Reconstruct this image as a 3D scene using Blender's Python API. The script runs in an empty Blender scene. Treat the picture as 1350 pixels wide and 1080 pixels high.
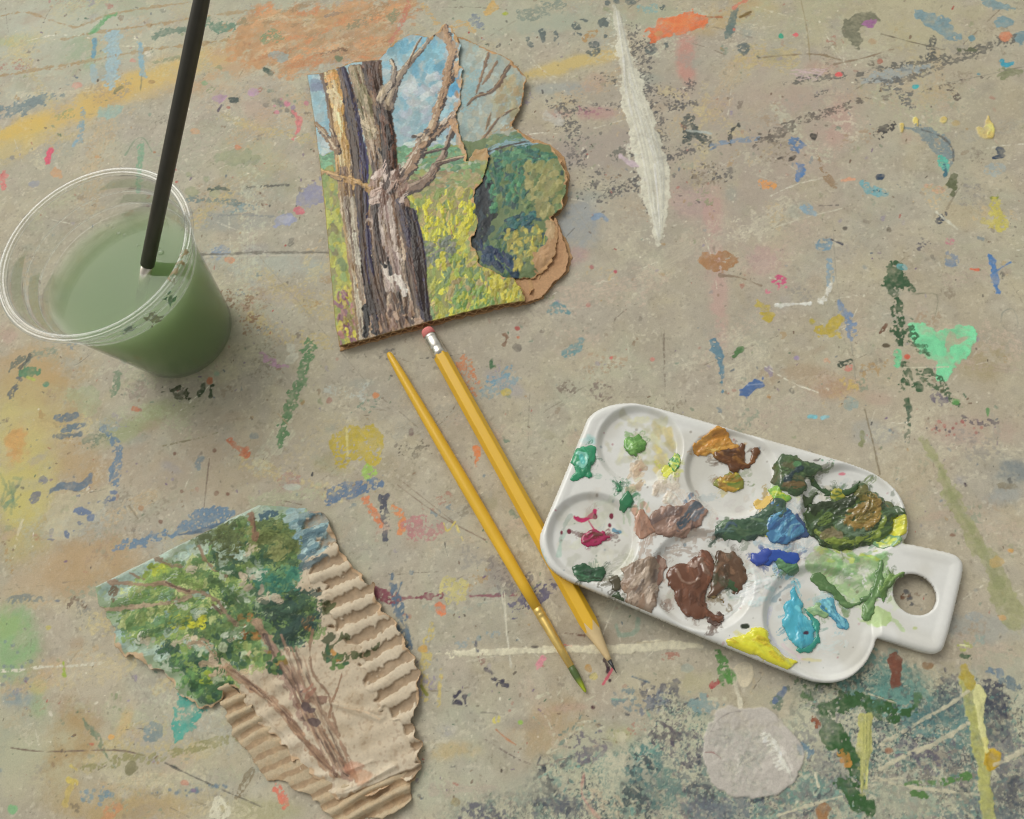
import bpy, math, random
import numpy as np
from mathutils import Matrix, Vector

S = bpy.context.scene
COL = S.collection
MM = 0.001

# ------------------------------------------------------------------ camera
PW, PH, F = 1350, 1080, 1050.0
NX, NY, D = 840.0, 990.0, 344.4          # plumb point below the lens, lens height in mm
_n = np.array([NX - PW / 2, NY - PH / 2, F]); _n /= np.linalg.norm(_n)
_ex = np.array([1, 0, 0.]) - _n * _n[0]; _ex /= np.linalg.norm(_ex)
_ez = -_n; _ey = np.cross(_ez, _ex)
RC = np.array([_ex, _ey, _ez])           # world = RC @ camera(x right, y down, z forward)
CAM = np.array([0, 0, D])
cam = bpy.data.objects.new('camera', bpy.data.cameras.new('camera'))
COL.objects.link(cam)
m = np.array([RC @ [1, 0, 0], RC @ [0, -1, 0], RC @ [0, 0, -1]]).T
cam.matrix_world = Matrix([[*m[0], 0], [*m[1], 0], [*m[2], D * MM], [0, 0, 0, 1]])
cam.data.sensor_fit = 'HORIZONTAL'; cam.data.sensor_width = 36
cam.data.lens = F / PW * 36
cam.data.clip_start = 0.005; cam.data.clip_end = 50
S.camera = cam

# ------------------------------------------------------------------ world, sun, exposure
SUN_EL, SUN_AZ = 48, 318                 # degrees; azimuth clockwise from +y
w = bpy.data.worlds.new('World'); S.world = w; w.use_nodes = True
nt = w.node_tree; bg = nt.nodes['Background']
sky = nt.nodes.new('ShaderNodeTexSky'); sky.sky_type = 'NISHITA'; sky.sun_disc = False
sky.sun_elevation = math.radians(SUN_EL); sky.sun_rotation = math.radians(SUN_AZ)
sky.dust_density = 4
hs = nt.nodes.new('ShaderNodeHueSaturation'); hs.inputs['Saturation'].default_value = 0.03
nt.links.new(sky.outputs[0], hs.inputs['Color']); wb = nt.nodes.new('ShaderNodeMix'); wb.data_type = 'RGBA'; wb.blend_type = 'MULTIPLY'; wb.inputs[0].default_value = 1
wb.inputs[7].default_value = (1.0, .992, .93, 1)     # thin warm overcast
nt.links.new(hs.outputs[0], wb.inputs[6]); nt.links.new(wb.outputs[2], bg.inputs[0])
bg.inputs[1].default_value = 0.109
sl = bpy.data.lights.new('sun', 'SUN'); sl.energy = 0.5; sl.angle = math.radians(36); sl.color = (1, .955, .88)
sun = bpy.data.objects.new('sun', sl); COL.objects.link(sun)
_a, _e = math.radians(SUN_AZ), math.radians(SUN_EL)
sd = Vector((math.sin(_a) * math.cos(_e), math.cos(_a) * math.cos(_e), math.sin(_e)))
sun.rotation_euler = sd.to_track_quat('Z', 'Y').to_euler()
S.view_settings.view_transform = 'Standard'; S.view_settings.look = 'None'
S.view_settings.exposure = 0.0; S.view_settings.gamma = 1
S.view_settings.use_curve_mapping = False
S.render.engine = 'CYCLES'
S.cycles.volume_bounces = 8; S.cycles.max_bounces = 16; S.cycles.transparent_max_bounces = 24
S.cycles.pixel_filter_type = 'BLACKMAN_HARRIS'; S.cycles.filter_width = 1.15
KEXP = 0.66                              # how bright a white surface turns out; colours are divided by it

# ------------------------------------------------------------------ geometry helpers (mm)
def ray(x, y):
    return RC @ np.array([x - PW / 2, y - PH / 2, F])

def tow(x, y, z=0.):
    v = ray(x, y); return CAM + v * ((z - D) / v[2])

def at_depth(x, y, depth):
    return CAM + ray(x, y) * (depth / F)

def proj(P):
    q = (P - CAM) @ RC
    z = q[..., 2]
    return PW / 2 + F * q[..., 0] / z, PH / 2 + F * q[..., 1] / z

def lin(c):
    c = np.asarray(c, float) / 255
    return np.where(c <= .04045, c / 12.92, ((c + .055) / 1.055) ** 2.4)

def alb(c):
    c = np.array(c, float)
    if c.ndim == 1 and c[2] > c[1] > c[0] + 6: k = min((c[2] - c[1]) / 40, 1); c[2] -= 10 * k; c[1] += 5 * k
    v = lin(c) / KEXP; g = v @ np.array([.3, .6, .1])
    return np.clip(v * .96 + g[..., None] * .04 if v.ndim > 1 else v * .96 + g * .04, 0, .88)

def link(name, me, mat, parent=None, smooth=True):
    o = bpy.data.objects.new(name, me); COL.objects.link(o)
    if mat: me.materials.append(mat)
    if smooth: me.polygons.foreach_set('use_smooth', np.ones(len(me.polygons), bool))
    if parent: o.parent = parent
    me.update()
    return o

def tag(o, label=None, cat=None, group=None, kind=None):
    if label: o['label'] = label
    if cat: o['category'] = cat
    if group: o['group'] = group
    if kind: o['kind'] = kind
    return o

def empty(name, loc):
    o = bpy.data.objects.new(name, None); COL.objects.link(o)
    o.location = Vector(loc) * MM; o.empty_display_size = .01
    return o

def raw_mesh(name, V, Q, col=None, origin=(0, 0, 0)):
    """V (n,3) mm, Q (m,4) quads"""
    me = bpy.data.meshes.new(name)
    V = (np.asarray(V, float) - np.asarray(origin)) * MM
    Q = np.asarray(Q, np.int32)
    me.vertices.add(len(V)); me.vertices.foreach_set('co', V.astype(np.float32).ravel())
    me.loops.add(Q.size); me.loops.foreach_set('vertex_index', Q.ravel())
    me.polygons.add(len(Q))
    me.polygons.foreach_set('loop_start', np.arange(0, Q.size, 4, dtype=np.int32))
    me.polygons.foreach_set('loop_total', np.full(len(Q), 4, np.int32))
    me.update(calc_edges=True)
    if col is not None:
        a = me.color_attributes.new('paint', 'FLOAT_COLOR', 'POINT')
        a.data.foreach_set('color', np.asarray(col, np.float32).ravel())
    return me

def py_mesh(name, V, Fc, origin=(0, 0, 0)):
    me = bpy.data.meshes.new(name)
    V = (np.asarray(V, float) - np.asarray(origin)) * MM
    me.from_pydata([tuple(v) for v in V], [], Fc); me.update()
    return me

def rings(ringlist, closed_start=True, closed_end=True):
    V = []; Fc = []
    k = len(ringlist[0])
    for r in ringlist: V += list(r)
    for i in range(len(ringlist) - 1):
        for j in range(k):
            a, b = i * k + j, i * k + (j + 1) % k
            Fc.append((a, b, b + k, a + k))
    if closed_start: Fc.append(tuple(range(k - 1, -1, -1)))
    if closed_end: Fc.append(tuple(range((len(ringlist) - 1) * k, len(ringlist) * k)))
    return V, Fc

def frame(d):
    d = d / np.linalg.norm(d)
    up = np.array([0, 0, 1.]) if abs(d[2]) < .9 else np.array([0, 1., 0])
    a = np.cross(d, up); a /= np.linalg.norm(a)
    b = np.cross(a, d)
    return d, a, b

def tube(p0, p1, prof, seg=32):
    """prof: list of (distance from p0 in mm, radius)"""
    d, a, b = frame(np.asarray(p1) - np.asarray(p0))
    th = np.linspace(0, 2 * math.pi, seg, endpoint=False)
    return rings([[np.asarray(p0) + d * s + r * (math.cos(t) * a + math.sin(t) * b) for t in th] for s, r in prof])

# ------------------------------------------------------------------ noise
rs = np.random.RandomState(7)
random.seed(7)
NT = 1024
_f = np.fft.fftfreq(NT)
_r2 = _f[:, None] ** 2 + _f[None, :] ** 2
def _mk(s):
    g = np.exp(-_r2 * (2 * math.pi * s) ** 2 / 2)
    a = np.fft.ifft2(np.fft.fft2(rs.randn(NT, NT)) * g).real
    return ((a - a.mean()) / a.std()).astype(np.float32)
NZ = {s: _mk(s) for s in (0.6, 1.2, 2.5, 5, 10, 22, 50)}
def nz(s, w, off):
    i = (np.arange(w[0], w[1]) + off[0]) % NT; j = (np.arange(w[2], w[3]) + off[1]) % NT
    return NZ[s][np.ix_(i, j)]
def ss(x): x = np.clip(x, 0, 1); return x * x * (3 - 2 * x)
def roff(): return (random.randrange(NT), random.randrange(NT))

def catmull(P, n=5, closed=False):
    P = [np.asarray(p, float) for p in P]
    if len(P) < 3 and not closed: return np.array(P)
    out = []; L = len(P)
    rng = range(L) if closed else range(L - 1)
    for i in rng:
        if closed: a, b, c, d = P[i - 1], P[i], P[(i + 1) % L], P[(i + 2) % L]
        else: a, b, c, d = P[max(i - 1, 0)], P[i], P[i + 1], P[min(i + 2, L - 1)]
        for k in range(n):
            t = k / n
            out.append(.5 * ((2 * b) + (c - a) * t + (2 * a - 5 * b + 4 * c - d) * t * t + (3 * b - a - 3 * c + d) * t ** 3))
    if not closed: out.append(P[-1])
    return np.array(out)

def poly_sdf(X, Y, P):
    """signed distance, negative inside"""
    d = np.full(X.shape, 1e9, np.float32); ins = np.zeros(X.shape, bool)
    n = len(P)
    for i in range(n):
        x0, y0 = P[i]; x1, y1 = P[(i + 1) % n]
        dx, dy = x1 - x0, y1 - y0; L = dx * dx + dy * dy
        if L < 1e-9: continue
        t = np.clip(((X - x0) * dx + (Y - y0) * dy) / L, 0, 1)
        d = np.minimum(d, (X - x0 - t * dx) ** 2 + (Y - y0 - t * dy) ** 2)
        if dy != 0:
            c = ((y0 > Y) != (y1 > Y)) & (X < dx * (Y - y0) / dy + x0)
            ins ^= c
    d = np.sqrt(d)
    return np.where(ins, -d, d)

# ------------------------------------------------------------------ a painted sheet
class Canvas:
    thin = False
    """A grid on a plane in the world; strokes are traced in the photograph's coordinates onto that plane."""
    def __init__(s, us, vs, O, U, V, base, rough=.6):
        s.us, s.vs = np.asarray(us), np.asarray(vs); s.O, s.U, s.V = map(np.asarray, (O, U, V))
        s.N = np.cross(s.U, s.V)
        s.P = s.O + s.us[None, :, None] * s.U + s.vs[:, None, None] * s.V
        X, Y = proj(s.P); s.X = X.astype(np.float32); s.Y = Y.astype(np.float32)
        sh = s.X.shape
        s.c = np.empty(sh + (3,), np.float32); s.c[:] = alb(base)
        s.h = np.zeros(sh, np.float32); s.r = np.full(sh, rough, np.float32)
        s.clip = None
    def uv(s, x, y):
        v = ray(x, y); t = np.dot(s.O - CAM, s.N) / np.dot(v, s.N); p = CAM + v * t - s.O
        return p @ s.U, p @ s.V
    def win(s, x0, y0, x1, y1):
        q = [s.uv(x, y) for x in (x0, x1) for y in (y0, y1)]
        a = [p[0] for p in q]; b = [p[1] for p in q]
        j0, j1 = np.searchsorted(s.us, [min(a), max(a)]); i0, i1 = np.searchsorted(s.vs, [min(b), max(b)])
        return (max(i0 - 1, 0), min(i1 + 1, len(s.vs)), max(j0 - 1, 0), min(j1 + 1, len(s.us)))
    def put(s, w, m, col, a, h, rough, cn=None):
        sl = (slice(w[0], w[1]), slice(w[2], w[3]))
        if s.thin: m = m * np.clip(.90 + .14 * nz(5, w, roff()) + .10 * nz(1.2, w, roff()), .3, 1)
        if s.clip is not None: m = m * s.clip[sl]
        c = alb(col)
        cc = c if cn is None else np.clip(c * (1 + cn[..., None]), 0, .9)
        k = (m * a)[..., None]
        s.c[sl] = s.c[sl] * (1 - k) + cc * k
        if h: s.h[sl] += h * m
        if rough is not None: s.r[sl] = s.r[sl] * (1 - m * a) + rough * m * a
    def stroke(s, pts, col, w=4, a=1., edge=.35, grain=0., streak=0., h=0., soft=1.5, rough=None, var=.06, taper=False):
        P = catmull([(p[0], p[1], p[2] if len(p) > 2 else w) for p in pts], 4)
        if taper:
            tt = np.linspace(0, 1, len(P)); P[:, 2] *= np.clip(np.minimum(tt * 5, (1 - tt) * 3) + .25, 0, 1)
        mw = P[:, 2].max() * 1.5 + 2
        W = s.win(P[:, 0].min() - mw, P[:, 1].min() - mw, P[:, 0].max() + mw, P[:, 1].max() + mw)
        if W[1] - W[0] < 2 or W[3] - W[2] < 2: return
        X = s.X[W[0]:W[1], W[2]:W[3]]; Y = s.Y[W[0]:W[1], W[2]:W[3]]
        best = np.full(X.shape, 1e6, np.float32); dd = best * 0 - 1e3; al = np.zeros_like(best); ac = np.zeros_like(best); L0 = 0
        for i in range(len(P) - 1):
            x0, y0, w0 = P[i]; x1, y1, w1 = P[i + 1]
            dx, dy = x1 - x0, y1 - y0; L = dx * dx + dy * dy + 1e-9
            t = np.clip(((X - x0) * dx + (Y - y0) * dy) / L, 0, 1)
            ex, ey = X - x0 - t * dx, Y - y0 - t * dy
            d = np.sqrt(ex * ex + ey * ey); ww = np.maximum(w0 + t * (w1 - w0), .3)
            q = d / ww; k = q < best
            best = np.where(k, q, best); dd = np.where(k, (ww - d), dd)
            ac = np.where(k, np.sign(ex * dy - ey * dx) * d, ac); al = np.where(k, L0 + t * math.sqrt(L), al)
            L0 += math.sqrt(L)
        o = roff(); o2 = roff()
        wv = (P[:, 2].mean())
        nn = nz(2.5, W, o) * .55 + nz(5, W, o2) * .5 + nz(1.2, W, o2) * .45
        m = ss((dd + edge * wv * nn) / soft + .3)
        cn = nz(1.2, W, o2) * var
        if streak > 0:
            si = ((ac * 1.6).astype(int) + o[0]) % NT; sj = ((al * .12).astype(int) + o[1]) % NT
            st = NZ[0.6][si, sj]
            cn = cn + st * .10
            fade = np.clip(al / max(L0, 1), 0, 1)
            m = m * ss((st + 2.4 - streak * 2.6 * (.4 + fade)) * 1.2)
        if grain > 0:
            g = nz(1.2, W, o2) * .7 + nz(0.6, W, o) * .4 + nz(5, W, o) * .35
            m = m * ss((g - (grain * 2.6 - 1.3)) * 1.6 + .5)
        s.put(W, m, col, a, h, rough, cn)
    def blob(s, P, col, a=1., edge=2., grain=0., h=0., soft=1.5, rough=None, var=.05, smooth=True, dome=0.):
        P = catmull(P, 4, True) if smooth else np.array(P, float)
        W = s.win(P[:, 0].min() - 6 - soft, P[:, 1].min() - 6 - soft, P[:, 0].max() + 6 + soft, P[:, 1].max() + 6 + soft)
        if W[1] - W[0] < 2 or W[3] - W[2] < 2: return
        X = s.X[W[0]:W[1], W[2]:W[3]]; Y = s.Y[W[0]:W[1], W[2]:W[3]]
        d = -poly_sdf(X, Y, P); o = roff(); o2 = roff()
        nn = nz(2.5, W, o) * .55 + nz(5, W, o2) * .5 + nz(10, W, o) * .5 + nz(1.2, W, o2) * .35
        m = ss((d + edge * nn) / soft + .5)
        if grain > 0:
            g = nz(1.2, W, o2) * .7 + nz(0.6, W, o) * .4 + nz(5, W, o) * .45
            m = m * ss((g - (grain * 2.6 - 1.3)) * 1.6 + .5)
        s.put(W, m, col, a, h, rough, nz(2.5, W, o2) * var + nz(10, W, o) * var)
    def dot(s, x, y, rx, col, ry=None, a=1., ang=0., **k):
        ry = ry or rx; t = np.linspace(0, 2 * math.pi, 9)[:-1]
        ca, sa = math.cos(ang), math.sin(ang)
        P = [(x + rx * math.cos(q) * ca - ry * math.sin(q) * sa, y + rx * math.cos(q) * sa + ry * math.sin(q) * ca) for q in t]
        k.setdefault('edge', min(rx, ry) * .25)
        s.blob(P, col, a, **k)
    def dabs(s, poly, cols, n, ln=8, w=2, ang=0., jit=.4, **k):
        poly = np.array(poly, float); x0, y0 = poly.min(0); x1, y1 = poly.max(0); i = 0
        k.setdefault('taper', True); k.setdefault('edge', .3)
        while i < n:
            x, y = random.uniform(x0, x1), random.uniform(y0, y1)
            if poly_sdf(np.array([[x]]), np.array([[y]]), poly)[0, 0] > 0: continue
            i += 1
            c = np.array(random.choice(cols), float) * random.uniform(.88, 1.12)
            q = ang + random.gauss(0, jit); l = ln * random.uniform(.5, 1.3) / 2; b = random.gauss(0, .2) * l
            dx, dy = math.cos(q) * l, math.sin(q) * l
            s.stroke([(x - dx, y - dy), (x - dy * .0 + b, y + b), (x + dx, y + dy)], np.clip(c, 0, 255), w * random.uniform(.6, 1.3), **k)
    def flow(s, left, right, cols, n, w=2.5, ln=.25, **k):
        """strokes that run along between two edge curves"""
        A = catmull(left, 6); B = catmull(right, 6); k.setdefault('taper', True)
        def samp(C, t):
            f = t * (len(C) - 1); i = min(int(f), len(C) - 2); return C[i] + (C[i + 1] - C[i]) * (f - i)
        for i in range(n):
            q = random.uniform(.02, .98); t0 = random.uniform(-ln / 2, 1 - ln / 2); L = ln * random.uniform(.4, 1.4)
            pts = []
            for t in np.linspace(max(t0, 0), min(t0 + L, 1), 4):
                qq = np.clip(q + random.gauss(0, .025), 0, 1)
                pts.append(tuple(samp(A, t) * (1 - qq) + samp(B, t) * qq))
            c = np.array(random.choice(cols), float) * random.uniform(.85, 1.15)
            s.stroke(pts, np.clip(c, 0, 255), w * random.uniform(.5, 1.4), **k)
    def rgba(s):
        return np.concatenate([np.clip(s.c, 0.003, .9), s.r[..., None]], -1)

def grid_axis(a, b, step): return np.arange(a, b + step, step)

def sheet(name, cv, sdf, Z, thick, mat, parent, origin, step, bottom=None):
    """closed sheet from a canvas: top surface raised by Z (mm along the plane normal), outline where sdf(mm)<0"""
    gy, gx = np.gradient(sdf, cv.vs, cv.us)
    g = np.sqrt(gx ** 2 + gy ** 2) + 1e-6; gx /= g; gy /= g
    inside = sdf < .5 * step
    cell = inside[:-1, :-1] & inside[1:, :-1] & inside[:-1, 1:] & inside[1:, 1:]
    sn = np.where((sdf > -.6 * step) & inside, sdf, 0)
    U = cv.us[None, :] - gx * sn; V = cv.vs[:, None] - gy * sn
    top = cv.O + U[..., None] * cv.U + V[..., None] * cv.V + Z[..., None] * cv.N
    bz = (Z - thick) if bottom is None else np.broadcast_to(bottom, Z.shape)
    bot = cv.O + U[..., None] * cv.U + V[..., None] * cv.V + bz[..., None] * cv.N
    H, W = sdf.shape; idx = np.arange(H * W).reshape(H, W)
    a, b, c, d = idx[:-1, :-1][cell], idx[:-1, 1:][cell], idx[1:, 1:][cell], idx[1:, :-1][cell]
    quads = [np.stack([a, b, c, d], 1), np.stack([a, d, c, b], 1) + H * W]
    cp = np.pad(cell, 1)
    n = H * W
    for di, dj, e in ((-1, 0, lambda i, j: (idx[i, j], idx[i, j + 1])), (1, 0, lambda i, j: (idx[i + 1, j + 1], idx[i + 1, j])),
                      (0, -1, lambda i, j: (idx[i + 1, j], idx[i, j])), (0, 1, lambda i, j: (idx[i, j + 1], idx[i + 1, j + 1]))):
        nb = cp[1 + di:1 + di + cell.shape[0], 1 + dj:1 + dj + cell.shape[1]]
        ii, jj = np.nonzero(cell & ~nb)
        p, q = e(ii, jj)
        quads.append(np.stack([q, p, p + n, q + n], 1))
    Q = np.concatenate(quads)
    V3 = np.concatenate([top.reshape(-1, 3), bot.reshape(-1, 3)])
    C = cv.rgba().reshape(-1, 4); C = np.concatenate([C, C])
    used, inv = np.unique(Q, return_inverse=True)
    me = raw_mesh(name, V3[used], inv.reshape(Q.shape), C[used], origin)
    return link(name, me, mat, parent)

# ------------------------------------------------------------------ materials
def nmat(name):
    m = bpy.data.materials.new(name); m.use_nodes = True
    return m, m.node_tree, m.node_tree.nodes['Principled BSDF']

def paint_mat(name, nscale=900, namt=.10, bump=.25, bscale=700, dist=.0002, spec=.4, coat=0., attr_rough=True, speck=0.):
    m, t, p = nmat(name); N = t.nodes.new; L = t.links.new
    at = N('ShaderNodeAttribute'); at.attribute_name = 'paint'
    tc = N('ShaderNodeTexCoord')
    n1 = N('ShaderNodeTexNoise'); n1.inputs['Scale'].default_value = nscale; n1.inputs['Detail'].default_value = 4; n1.inputs['Roughness'].default_value = .7
    L(tc.outputs['Object'], n1.inputs['Vector'])
    mr = N('ShaderNodeMapRange'); mr.inputs[1].default_value = .25; mr.inputs[2].default_value = .75
    mr.inputs[3].default_value = 1 - namt; mr.inputs[4].default_value = 1 + namt
    L(n1.outputs['Fac'], mr.inputs[0])
    mx = N('ShaderNodeMix'); mx.data_type = 'RGBA'; mx.blend_type = 'MULTIPLY'; mx.inputs[0].default_value = 1
    L(at.outputs['Color'], mx.inputs[6]); L(mr.outputs[0], mx.inputs[7])
    out = mx.outputs[2]
    if speck:
        vo = N('ShaderNodeTexNoise'); vo.inputs['Scale'].default_value = 1500; vo.inputs['Detail'].default_value = 2
        L(tc.outputs['Object'], vo.inputs['Vector'])
        r = N('ShaderNodeMapRange'); r.inputs[1].default_value = .66; r.inputs[2].default_value = .72; r.inputs[3].default_value = 0; r.inputs[4].default_value = speck
        L(vo.outputs['Fac'], r.inputs[0])
        m2 = N('ShaderNodeMix'); m2.data_type = 'RGBA'; m2.inputs[7].default_value = (.09, .08, .07, 1)
        L(r.outputs[0], m2.inputs[0]); L(out, m2.inputs[6]); out = m2.outputs[2]
    L(out, p.inputs['Base Color'])
    if attr_rough: L(at.outputs['Alpha'], p.inputs['Roughness'])
    n2 = N('ShaderNodeTexNoise'); n2.inputs['Scale'].default_value = bscale; n2.inputs['Detail'].default_value = 5; n2.inputs['Roughness'].default_value = .65
    L(tc.outputs['Object'], n2.inputs['Vector'])
    b = N('ShaderNodeBump'); b.inputs['Strength'].default_value = bump; b.inputs['Distance'].default_value = dist
    L(n2.outputs['Fac'], b.inputs['Height']); L(b.outputs[0], p.inputs['Normal'])
    p.inputs['Specular IOR Level'].default_value = spec
    if coat: p.inputs['Coat Weight'].default_value = coat; p.inputs['Coat Roughness'].default_value = .12
    return m

def solid_mat(name, rgb, rough=.4, metal=0., namt=.08, nscale=(300, 300, 300), bump=.05, rvar=.1, coat=0., spec=.5, raw=False):
    m, t, p = nmat(name); N = t.nodes.new; L = t.links.new
    c = alb(rgb) if not raw else np.array(rgb)
    tc = N('ShaderNodeTexCoord'); mp = N('ShaderNodeMapping'); mp.inputs['Scale'].default_value = nscale
    n1 = N('ShaderNodeTexNoise'); n1.inputs['Scale'].default_value = 1; n1.inputs['Detail'].default_value = 5
    L(tc.outputs['Object'], mp.inputs[0]); L(mp.outputs[0], n1.inputs['Vector'])
    cr = N('ShaderNodeMix'); cr.data_type = 'RGBA'
    cr.inputs[6].default_value = (*np.clip(c * (1 - namt * 2), 0, 1), 1); cr.inputs[7].default_value = (*np.clip(c * (1 + namt * 2), 0, 1), 1)
    L(n1.outputs['Fac'], cr.inputs[0]); L(cr.outputs[2], p.inputs['Base Color'])
    mr = N('ShaderNodeMapRange'); mr.inputs[3].default_value = rough - rvar; mr.inputs[4].default_value = rough + rvar
    L(n1.outputs['Fac'], mr.inputs[0]); L(mr.outputs[0], p.inputs['Roughness'])
    b = N('ShaderNodeBump'); b.inputs['Strength'].default_value = bump; b.inputs['Distance'].default_value = .0003
    L(n1.outputs['Fac'], b.inputs['Height']); L(b.outputs[0], p.inputs['Normal'])
    p.inputs['Metallic'].default_value = metal; p.inputs['Specular IOR Level'].default_value = spec
    if coat: p.inputs['Coat Weight'].default_value = coat; p.inputs['Coat Roughness'].default_value = .08
    return m
# ------------------------------------------------------------------ the table top
ST = .39
def axis(a, b, lo, hi):
    return np.concatenate([np.arange(lo, a, 12.), grid_axis(a, b, ST), np.arange(b + 12, hi + 12, 12.)])
AX0, AY1 = -436, 498
T = Canvas(axis(AX0, 252, -640, 560), axis(-52, AY1, -330, 760), (0, 0, 0), (1, 0, 0), (0, 1, 0), (168, 160, 136), .62)
FULL = (0, T.X.shape[0], 0, T.X.shape[1])
def wash(x, y, rx, ry, col, a, ang=0.):
    """very soft stain in the surface"""
    W = T.win(x - 2.6 * max(rx, ry), y - 2.6 * max(rx, ry), x + 2.6 * max(rx, ry), y + 2.6 * max(rx, ry))
    X = T.X[W[0]:W[1], W[2]:W[3]] - x; Y = T.Y[W[0]:W[1], W[2]:W[3]] - y
    ca, sa = math.cos(ang), math.sin(ang)
    d = ((X * ca + Y * sa) / rx) ** 2 + ((-X * sa + Y * ca) / ry) ** 2
    o = roff(); n = nz(10, W, o) * .35 + nz(5, W, roff()) * .2 + nz(1.2, W, roff()) * .16
    m = ss(np.exp(-d) * (1 + n) * 1.15) 
    T.put(W, m, col, a, 0, None)
# ageing of the board: broad tints, mottling, grain
for s_, cset, aa in ((50, [(160, 162, 142), (158, 142, 122), (150, 146, 136), (168, 158, 134)], .5), (22, [(150, 140, 120), (172, 166, 148), (158, 146, 136), (150, 152, 136)], .4),
                     (10, [(146, 134, 114), (172, 164, 146), (150, 144, 134)], .35), (5, [(146, 136, 120), (172, 166, 148)], .20), (2.5, [(140, 130, 114), (174, 166, 150)], .22)):
    for c in cset:
        T.put(FULL, ss(nz(s_, FULL, roff()) * .8 - .1), c, aa, 0, None)
T.put(FULL, ss(nz(1.2, FULL, roff()) * .9 - .9) , (120, 112, 98), .38, 0, None)
T.put(FULL, ss(nz(1.2, FULL, roff()) * .9 - .9) , (190, 184, 166), .4, 0, None)
T.put(FULL, ss((nz(0.6, FULL, roff()) + nz(22, FULL, roff()) * .5 - 2.9) * 1.5), (84, 76, 66), .6, 0, None)
T.h += nz(5, FULL, roff()) * .02 + nz(2.5, FULL, roff()) * .015
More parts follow.
